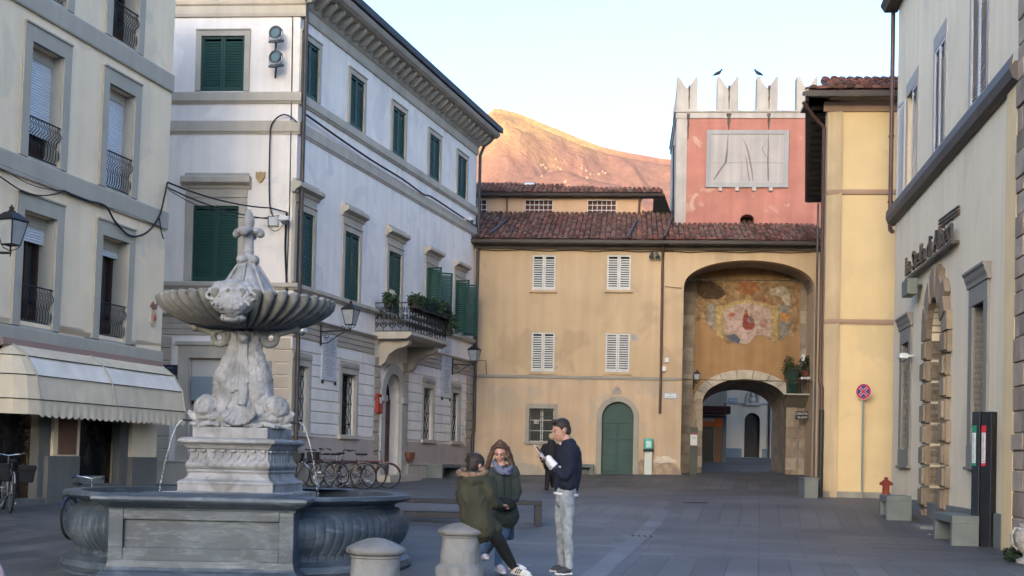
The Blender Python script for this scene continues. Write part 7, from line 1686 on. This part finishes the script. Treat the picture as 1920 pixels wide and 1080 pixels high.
def pot(px, py, n, s, lab, seed, lf=LEAF, hh=.5, blooms=None):
    u, v = IN.uv(px, py, n); f2 = IN.sub(u, v, n); t = T('potted_plant', lab, 'potted plant', f2.O, 'potted plants on the gate terrace')
    MB().lathe(f2, [(.10 * s, 0), (.15 * s, .22 * s), (.17 * s, .23 * s), (.17 * s, .28 * s), (.14 * s, .28 * s)], 20).build('pot', TERRA, t, smooth=True)
    b = MB(); foliage(b, f2.p(0, .28 * s + hh * .45, 0), (.22 * s, .2 * s, hh * .55), 260, seed, .10); b.build('foliage', lf, t)
    if blooms: b = MB(); foliage(b, f2.p(0, .28 * s + hh * .5, 0), (.24 * s, .22 * s, hh * .55), 60, seed + 9, .07); b.build('blooms', blooms, t)
PINK = mat('pink_petals', (.30, .12, .10), rough=.7, island=.3)
pot(1513, 713, .8, 1.3, 'large terracotta pot with dark leafy plant on the gate terrace', 3, LEAF2, .55)
pot(1493, 722, .7, .9, 'potted plant with dusty pink blooms on the gate terrace', 11, LEAF, .55, PINK); pot(1478, 722, .5, .9, 'tall thin green plant at the left end of the gate terrace', 17, LEAF, .85); pot(1522, 722, 1.0, .8, 'small red flowered pot at the right end of the gate terrace', 23, LEAF, .7, PINK)
t = T('white_tag', 'small white card sticking up among the terrace plants', 'card', IN.p(*IN.uv(1506, 676, .9), .9)); a = IN.sub(*IN.uv(1506, 671, .9), .9); MB().box(a, -.06, .06, -.13, .13, -.01, .01).build('card', CW, t); MB().box(a, -.008, .008, -.7, -.13, -.008, .008).build('stick', IRON, t)
u, v = IN.uv(1503, 705, 1.0)
MB().box(IN.sub(u, v, 1.0), -.05, .5, -.12, -.04, -.2, .12).build('shelf', CW, bpy.data.objects['gate_terrace'])
# decorated urn at the right margin
p = gp(1915, 1056); f2 = Fr((p.x + .10, p.y, gz(p.x, p.y)), (1, 0, 0)); t = T('stone_urn', 'pale carved stone urn with a curled handle at the right margin', 'urn', f2.O)
URN = mat('urn_stone', (.34, .32, .30), rough=.85, var=.35, scale=14, bump=.6, bscale=25, streak=.2)
b = MB(); b.lathe(f2, [(.16, 0), (.17, .05), (.08, .09), (.08, .13), (.17, .22), (.21, .34), (.20, .44), (.13, .50), (.15, .56), (.12, .57)], 28, lambda a, i, r, z: (.012 * abs(math.sin(a * 6)) if 3 < i < 8 else 0, 0)); b.build('bowl', URN, t, smooth=True)
for s in (-1, 1): MB().tube([f2.p(s * .13, .50, .02), f2.p(s * .22, .50, .05), f2.p(s * .27, .40, .06), f2.p(s * .25, .27, .05), f2.p(s * .17, .20, .02)], [.018, .022, .022, .02, .018], 8).build('handle', URN, t, smooth=True)
b = MB(); foliage(b, Vector((p.x - .06, p.y + .15, gz(p.x, p.y) + .10)), (.14, .1, .09), 160, 4, .07); o = b.build('foliage', LEAF2); tag(o, 'low dark weeds at the foot of the sand coloured strip beside the urn', 'weeds', kind=None); o.name = 'weed_tuft'
t = T('litter', 'scrap of white paper on the paving before the portal step', 'litter', gp(1746, 1004)); p = gp(1746, 1004); MB().quad(p + Vector((-.05, -.04, .012)), p + Vector((.05, -.03, .02)), p + Vector((.04, .04, .012)), p + Vector((-.04, .05, .03))).build('scrap', _M['white_paper'], t)
# drains
for (x0, x1, y, lab) in ((1282, 1325, 943, 'dark slot drain across the paving in front of the gate'), ):
    a, c = gp(x0, y), gp(x1, y); fr = Fr(a + Vector((0, 0, .004)), (c - a)); o = MB().box(fr, 0, (c - a).length, 0, .006, -.10, .10).build('slot_drain', DARK); tag(o, lab, 'drain')
a = gp(1204, 1006); fr = Fr(a + Vector((0, 0, .004)), (1, 0, 0)); t = T('drain_grate', 'small iron drain grate with dark holes on the pale strip', 'drain grate', fr.O)
MB().box(fr, -.22, .22, 0, .006, -.16, .16).build('plate', mat('worn_iron', (.12, .125, .13), rough=.5, var=.2), t)
b = MB()
for i in range(4):
    for j in (-1, 0, 1): b.box(fr, -.18 + i * .10, -.13 + i * .10, .006, .008, j * .1 - .03, j * .1 + .03)
b.build('slots', DARK, t)
# awning --------------------------------------------------------------------
ax1 = LB.u(297, 690) + .0; ax0 = LB.u(15, 640)
t = T('awning', 'cream canvas barrel awning in bays with a scalloped valance over the shop', 'awning', LB.p(ax0, 3.4)); CAN = mat('cream_canvas', (.66, .55, .40), rough=.9, var=.10, scale=2, streak=.12, bump=.2, bscale=8); CANW = mat('bleached_canvas', (.74, .67, .58), rough=.85, var=.08, scale=2.5, streak=.10)
vT = LB.v(270, 684); print('awn', ax0, ax1, vT)
top = vT
def aw_n(px, py, u): # outward distance so that the point shows at that pixel column
    lo, hi = 0, 4
    for i in range(40):
        m_ = (lo + hi) / 2; p_ = LB.p(u, LB.v(px, py, m_), m_); d = p_ - CAM
        x_ = CX + F * d.dot(RT) / d.dot(FW)
        if LB.u(px, py, m_) > u: lo = m_
        else: hi = m_
    return lo
prof_px = [(297, 682), (325, 705), (341, 735), (346, 772), (346, 795)]
pf = []
for x, y in prof_px: n_ = aw_n(x, y, ax1); pf.append((n_, LB.v(x, y, n_)))
print('awning profile', [(round(a, 2), round(c, 2)) for a, c in pf])
AW = pf
SEAM = mat('canvas_piping', (.05, .045, .035), rough=.8)
mid = LB.u(216, 740, AW[3][0]) ; mid = max(ax0 + .5, min(ax1 - .5, mid)); nl = LB.u(66, 745, AW[2][0])
print('mid', mid, nl)
def aw_strip(b, u0, u1, i, k=10, sag=.03):
    vs = []
    for j in range(k + 1):
        u_ = u0 + (u1 - u0) * j / k; s_ = -sag * math.sin(math.pi * j / k)
        for (n_, v_) in (AW[i], AW[i + 1]): vs.append(LB.p(u_, v_, n_ + s_))
    b.add(vs, [(2 * j, 2 * j + 1, 2 * j + 3, 2 * j + 2) for j in range(k)])
bays = [(mid, ax1), (nl, mid)]
for (u0, u1) in bays:
    for i in range(3):
        b = MB(); aw_strip(b, u0, u1, i, 12, .02 if i else .0); b.build('canvas_panel', CANW if i == 1 else CAN, t, smooth=True)
    b = MB(); vs = []; k = int((u1 - u0) / .2); kk = k * 6
    for j in range(kk + 1):
        u_ = u0 + (u1 - u0) * j / kk; ph = (j % 6) / 6; d_ = .05 * abs(math.sin(math.pi * j / 6)); vs += [LB.p(u_, AW[3][1], AW[3][0] + .004), LB.p(u_, AW[4][1] - d_, AW[4][0] + .01 * math.sin(j * .9))]
    b.add(vs, [(2 * j, 2 * j + 1, 2 * j + 3, 2 * j + 2) for j in range(kk)]); b.build('valance', CAN, t)
# rounded near end: fan of hoops from the wall
b = MB(); eb = MB(); piv = LB.p(nl - .05, AW[3][1], 0); rings = []
ang = [0, 22, 45, 68, 90]
def hoop(a):      # a: 0 = plane of the front profile at nl, 90 = flat against the wall on the near side
    c_, s_ = math.cos(rad(a)), math.sin(rad(a)); return [LB.p(nl - n_ * s_ * 1.0, v_, n_ * c_) for n_, v_ in AW]
for i in range(len(ang) - 1):
    h0, h1 = hoop(ang[i]), hoop(ang[i + 1])
    for j in range(4): b.quad(h0[j], h0[j + 1], h1[j + 1], h1[j])
b.build('end_canvas', CAN, t)
s_ = MB()
for i in (1, 2, 3): s_.tube([LB.p(ax1, AW[i][1], AW[i][0] + .012), LB.p(nl, AW[i][1], AW[i][0] + .012)] + [LB.p(nl - (AW[i][0] + .012) * math.sin(rad(a)), AW[i][1], (AW[i][0] + .012) * math.cos(rad(a))) for a in (22, 45, 68, 88)], .010, 5)
s_.build('piping', SEAM, t)
s_ = MB()
for u_ in (ax1, mid, nl): MB().tube([LB.p(u_, v_, n_ + .01) for n_, v_ in AW[:4]], .022, 6).build('frame_rib', mat('canvas_rib', (.38, .34, .28), rough=.8), t)
b = MB(); b.add([LB.p(ax1, v_, n_) for n_, v_ in AW[:4]] + [LB.p(ax1, AW[3][1], 0)], [(0, 1, 2, 3, 4)]); b.build('end_canvas', CAN, t)
MB().box(LB, nl - .3, ax1, vT - .02, vT + .12, 0, .10).build('cassette', mat('awning_cassette', (.30, .20, .17), rough=.6), t, bevel=.01)
# bicycles ------------------------------------------------------------------
TYRE = mat('tyre', (.012, .012, .013), rough=.8); RIM = mat('wheel_rim', (.16, .165, .17), rough=.35, metal=.6); CHR = mat('chrome', (.45, .47, .5), rough=.25, metal=.8)
def bicycle(px, py, Y, deg, colr, label, basket=False, lean=.0, s=1.0, saddle_up=0, child=False, carrier=True):
    a = rad(deg); O = at(px, py, Y); O.z = gz(O.x, O.y); fr = Fr(O, (math.cos(a), math.sin(a), 0)); side = fr.N.copy(); fr.V = (Vector((0, 0, 1)) + side * lean).normalized()
    t = T('bicycle', label, 'bicycle', O, 'bicycles parked in the square'); m = mat('bike_' + colr[0], colr[1], rough=.35, var=.1, spec=.6)
    R_ = .335 * s; wb = .53 * s; q = lambda u, v, n=0: fr.p(u * s, v * s, n * s)
    for e in (-1, 1):
        b = MB(); c_ = (e * .53, .335)
        rim = MB(); rim.tube([q(c_[0] + .315 * math.cos(x * math.pi / 14), c_[1] + .315 * math.sin(x * math.pi / 14)) for x in range(28)], .011, 6, closed=True)
        for k in range(18): an = k * math.pi / 9; rim.tube([q(c_[0], c_[1]), q(c_[0] + .31 * math.cos(an), c_[1] + .31 * math.sin(an))], .002, 3, cap=False)
        rim.tube([q(c_[0], c_[1], -.05), q(c_[0], c_[1], .05)], .022, 8); w_ = rim.build('wheel', RIM, t)
        MB().tube([q(c_[0] + .335 * math.cos(x * math.pi / 16), c_[1] + .335 * math.sin(x * math.pi / 16)) for x in range(32)], .019, 7, closed=True).build('tyre', TYRE, w_, smooth=True)
        MB().tube([q(c_[0] + .365 * math.cos(x), c_[1] + .365 * math.sin(x)) for x in [rad(20 + 14 * k) if e > 0 else rad(10 + 14 * k) for k in range(11)]], .012, 5, flat=1).build('mudguard', m if e < 0 or not basket else CHR, t, smooth=True)
    b = MB(); bb_ = (-.02, .28); st_ = (-.17, .72); ht = (.33, .78); hb = (.37, .66); rw = (-.53, .335); fwh = (.53, .335)
    for p_, r_, x in ((bb_, st_, .016), (bb_, hb, .017), (st_, ((.35, .72)) if not child else bb_, .014), (rw, bb_, .010), (rw, (-.14, .66), .009), (ht, hb, .020)): b.tube([q(*p_), q(*r_)], x * s, 8)
    for n in (-.05, .05): b.tube([q(hb[0], hb[1], n * .6), q(.44, .50, n), q(*fwh, n)], .010 * s, 8)
    b.build('frame', m, t, smooth=True)
    b = MB(); b.tube([q(*st_), q(-.21, .86)], .012 * s, 8); b.tube([q(*ht), q(.30, .98)], .012 * s, 8); b.build('seat_post', CHR, t)
    b = MB(); b.tube([q(-.34, .90), q(-.24, .90), q(-.08, .885)], [.055 * s, .06 * s, .02 * s], 10, flat=.5); b.build('saddle', BLACK, t, smooth=True)
    b = MB(); b.tube([q(.14, .99, -.28), q(.24, 1.02, -.25), q(.31, 1.0, -.12), q(.31, .98, 0), q(.31, 1.0, .12), q(.24, 1.02, .25), q(.14, .99, .28)], .011 * s, 8); hb_ = b.build('handlebar', CHR, t, smooth=True)
    for n in (-.28, .28): MB().tube([q(.24, 1.02, n * .92), q(.12, .985, n)], .017 * s, 8).build('grip', RUBBER, hb_)
    b = MB(); b.tube([q(bb_[0] + .10 * math.cos(k * math.pi / 8), bb_[1] + .10 * math.sin(k * math.pi / 8), .05) for k in range(16)], .006, 5, closed=True); b.tube([q(*bb_, .06), q(.08, .14, .09)], .010, 6); b.tube([q(*bb_, -.06), q(-.12, .42, -.09)], .010, 6)
    b.box(fr, (.04) * s, .14 * s, .125 * s, .15 * s, .08 * s, .16 * s); b.box(fr, -.17 * s, -.07 * s, .41 * s, .435 * s, -.16 * s, -.08 * s); b.tube([q(-.53, .37, .05), q(-.02, .38, .05)], .005, 4); b.tube([q(-.53, .30, .05), q(-.02, .18, .05)], .005, 4); b.build('crank', CHR, t)
    if carrier: b = MB(); [b.tube([q(-.28, .70, n), q(-.70, .70, n)], .007, 6) for n in (-.06, 0, .06)]; b.tube([q(-.66, .70, .06), q(-.53, .335, .06)], .006, 5); b.tube([q(-.66, .70, -.06), q(-.53, .335, -.06)], .006, 5); b.build('carrier', IRON, t)
    b = MB(); b.tube([q(-.05, .26, -.03), q(-.14, .02, -.16)], .010 * s, 6); b.build('kickstand', CHR, t)
    if basket:
        b = MB(); P_ = [q(.42 + du * .13 * k_, .68 + v_, dn * .15 * k_) for (v_, k_) in ((0, .8), (.24, 1.0)) for du, dn in ((-1, -1), (1, -1), (1, 1), (-1, 1))]
        P_ = [p_ + fr.U * .10 * s for p_ in P_]; b.add(P_, [(0, 1, 5, 4), (1, 2, 6, 5), (2, 3, 7, 6), (3, 0, 4, 7), (0, 1, 2, 3)]); b.build('basket', mat('wire_basket', (.035, .034, .033), rough=.7, var=.4, scale=40), t)
    return t
bz = 35.5
bicycle(592, 914, 33.6, 172, ('black', (.02, .022, .026)), 'black bicycle with a dark front basket nearest the fountain', True, .08)
bicycle(622, 914, 34.2, 166, ('maroon', (.07, .014, .02)), 'dark red bicycle with a dark front basket, second from the fountain', True, -.06, 1.02)
bicycle(643, 915, 33.7, 8, ('dark_red', (.045, .012, .015)), 'dark bicycle with kickstand in the middle of the row by the palazzo', False, .06, 1.0)
bicycle(664, 914, 34.5, 176, ('navy', (.02, .022, .045)), 'dark blue bicycle half hidden near the right end of the row', False, -.05, 1.0)
bicycle(690, 913, 34.6, 6, ('red', (.14, .02, .02)), 'red bicycle with pale rimmed wheels at the right end of the row', False, .05, 1.0)
bicycle(12, 958, 22.6, 118, ('silver', (.30, .31, .33)), 'silver framed bicycle with a black bag at the left edge by the shop', False, .05, 1.0)
bicycle(160, 952, 19.2, 84, ('blue', (.03, .04, .10)), 'bicycle hidden behind the fountain with only its handlebar showing', False, -.04, .88)
t = T('saddle_bag', 'black cloth bags hanging on the bicycle at the left edge', 'bag', at(50, 905, 22.5)); b = MB(); c = at(46, 905, 22.2); fb = Fr(c, (.8, .6, 0), Vector((.15, 0, 1)).normalized()); b.box(fb, -.13, .13, 0, .30, -.08, .08); b.box(fb, -.14, .14, .22, .31, -.10, .10); fb = Fr(at(4, 905, 22.2), (.9, .4, 0), Vector((-.1, 0, 1)).normalized()); b.box(fb, -.12, .14, .02, .34, -.08, .08); b.build('bag', BLACK, t, fuse=.018, sm=4)
p = at(-2, 1073, 8.5); t = T('person', 'sliver of a pale pink sleeve at the lower left corner', 'person', p)
b = MB(); limb(b, [at(-60, 1050, 8.5), at(-30, 1060, 8.5), at(-8, 1085, 8.5), at(-10, 1150, 8.5)], [.09, .085, .06, .04]); b.build('sleeve', mat('pink_knit', (.45, .30, .31), rough=.95, var=.1, bump=.4), t, fuse=.012, sm=2)

# ------------------------------------------------------------------ haze
b = MB().box(WD, -2600, 3200, -12, 1500, -4900, 2600)
hz = tag(b.build('haze', []), kind='stuff')
m = bpy.data.materials.new('haze'); m.use_nodes = True; N = m.node_tree.nodes; N.remove(N['Principled BSDF'])
pv = N.new('ShaderNodeVolumePrincipled'); pv.inputs['Density'].default_value = 0.000015; pv.inputs['Color'].default_value = (.90, .93, 1.0, 1); pv.inputs['Anisotropy'].default_value = .0
m.node_tree.links.new(pv.outputs[0], N['Material Output'].inputs['Volume']); hz.data.materials.append(m)
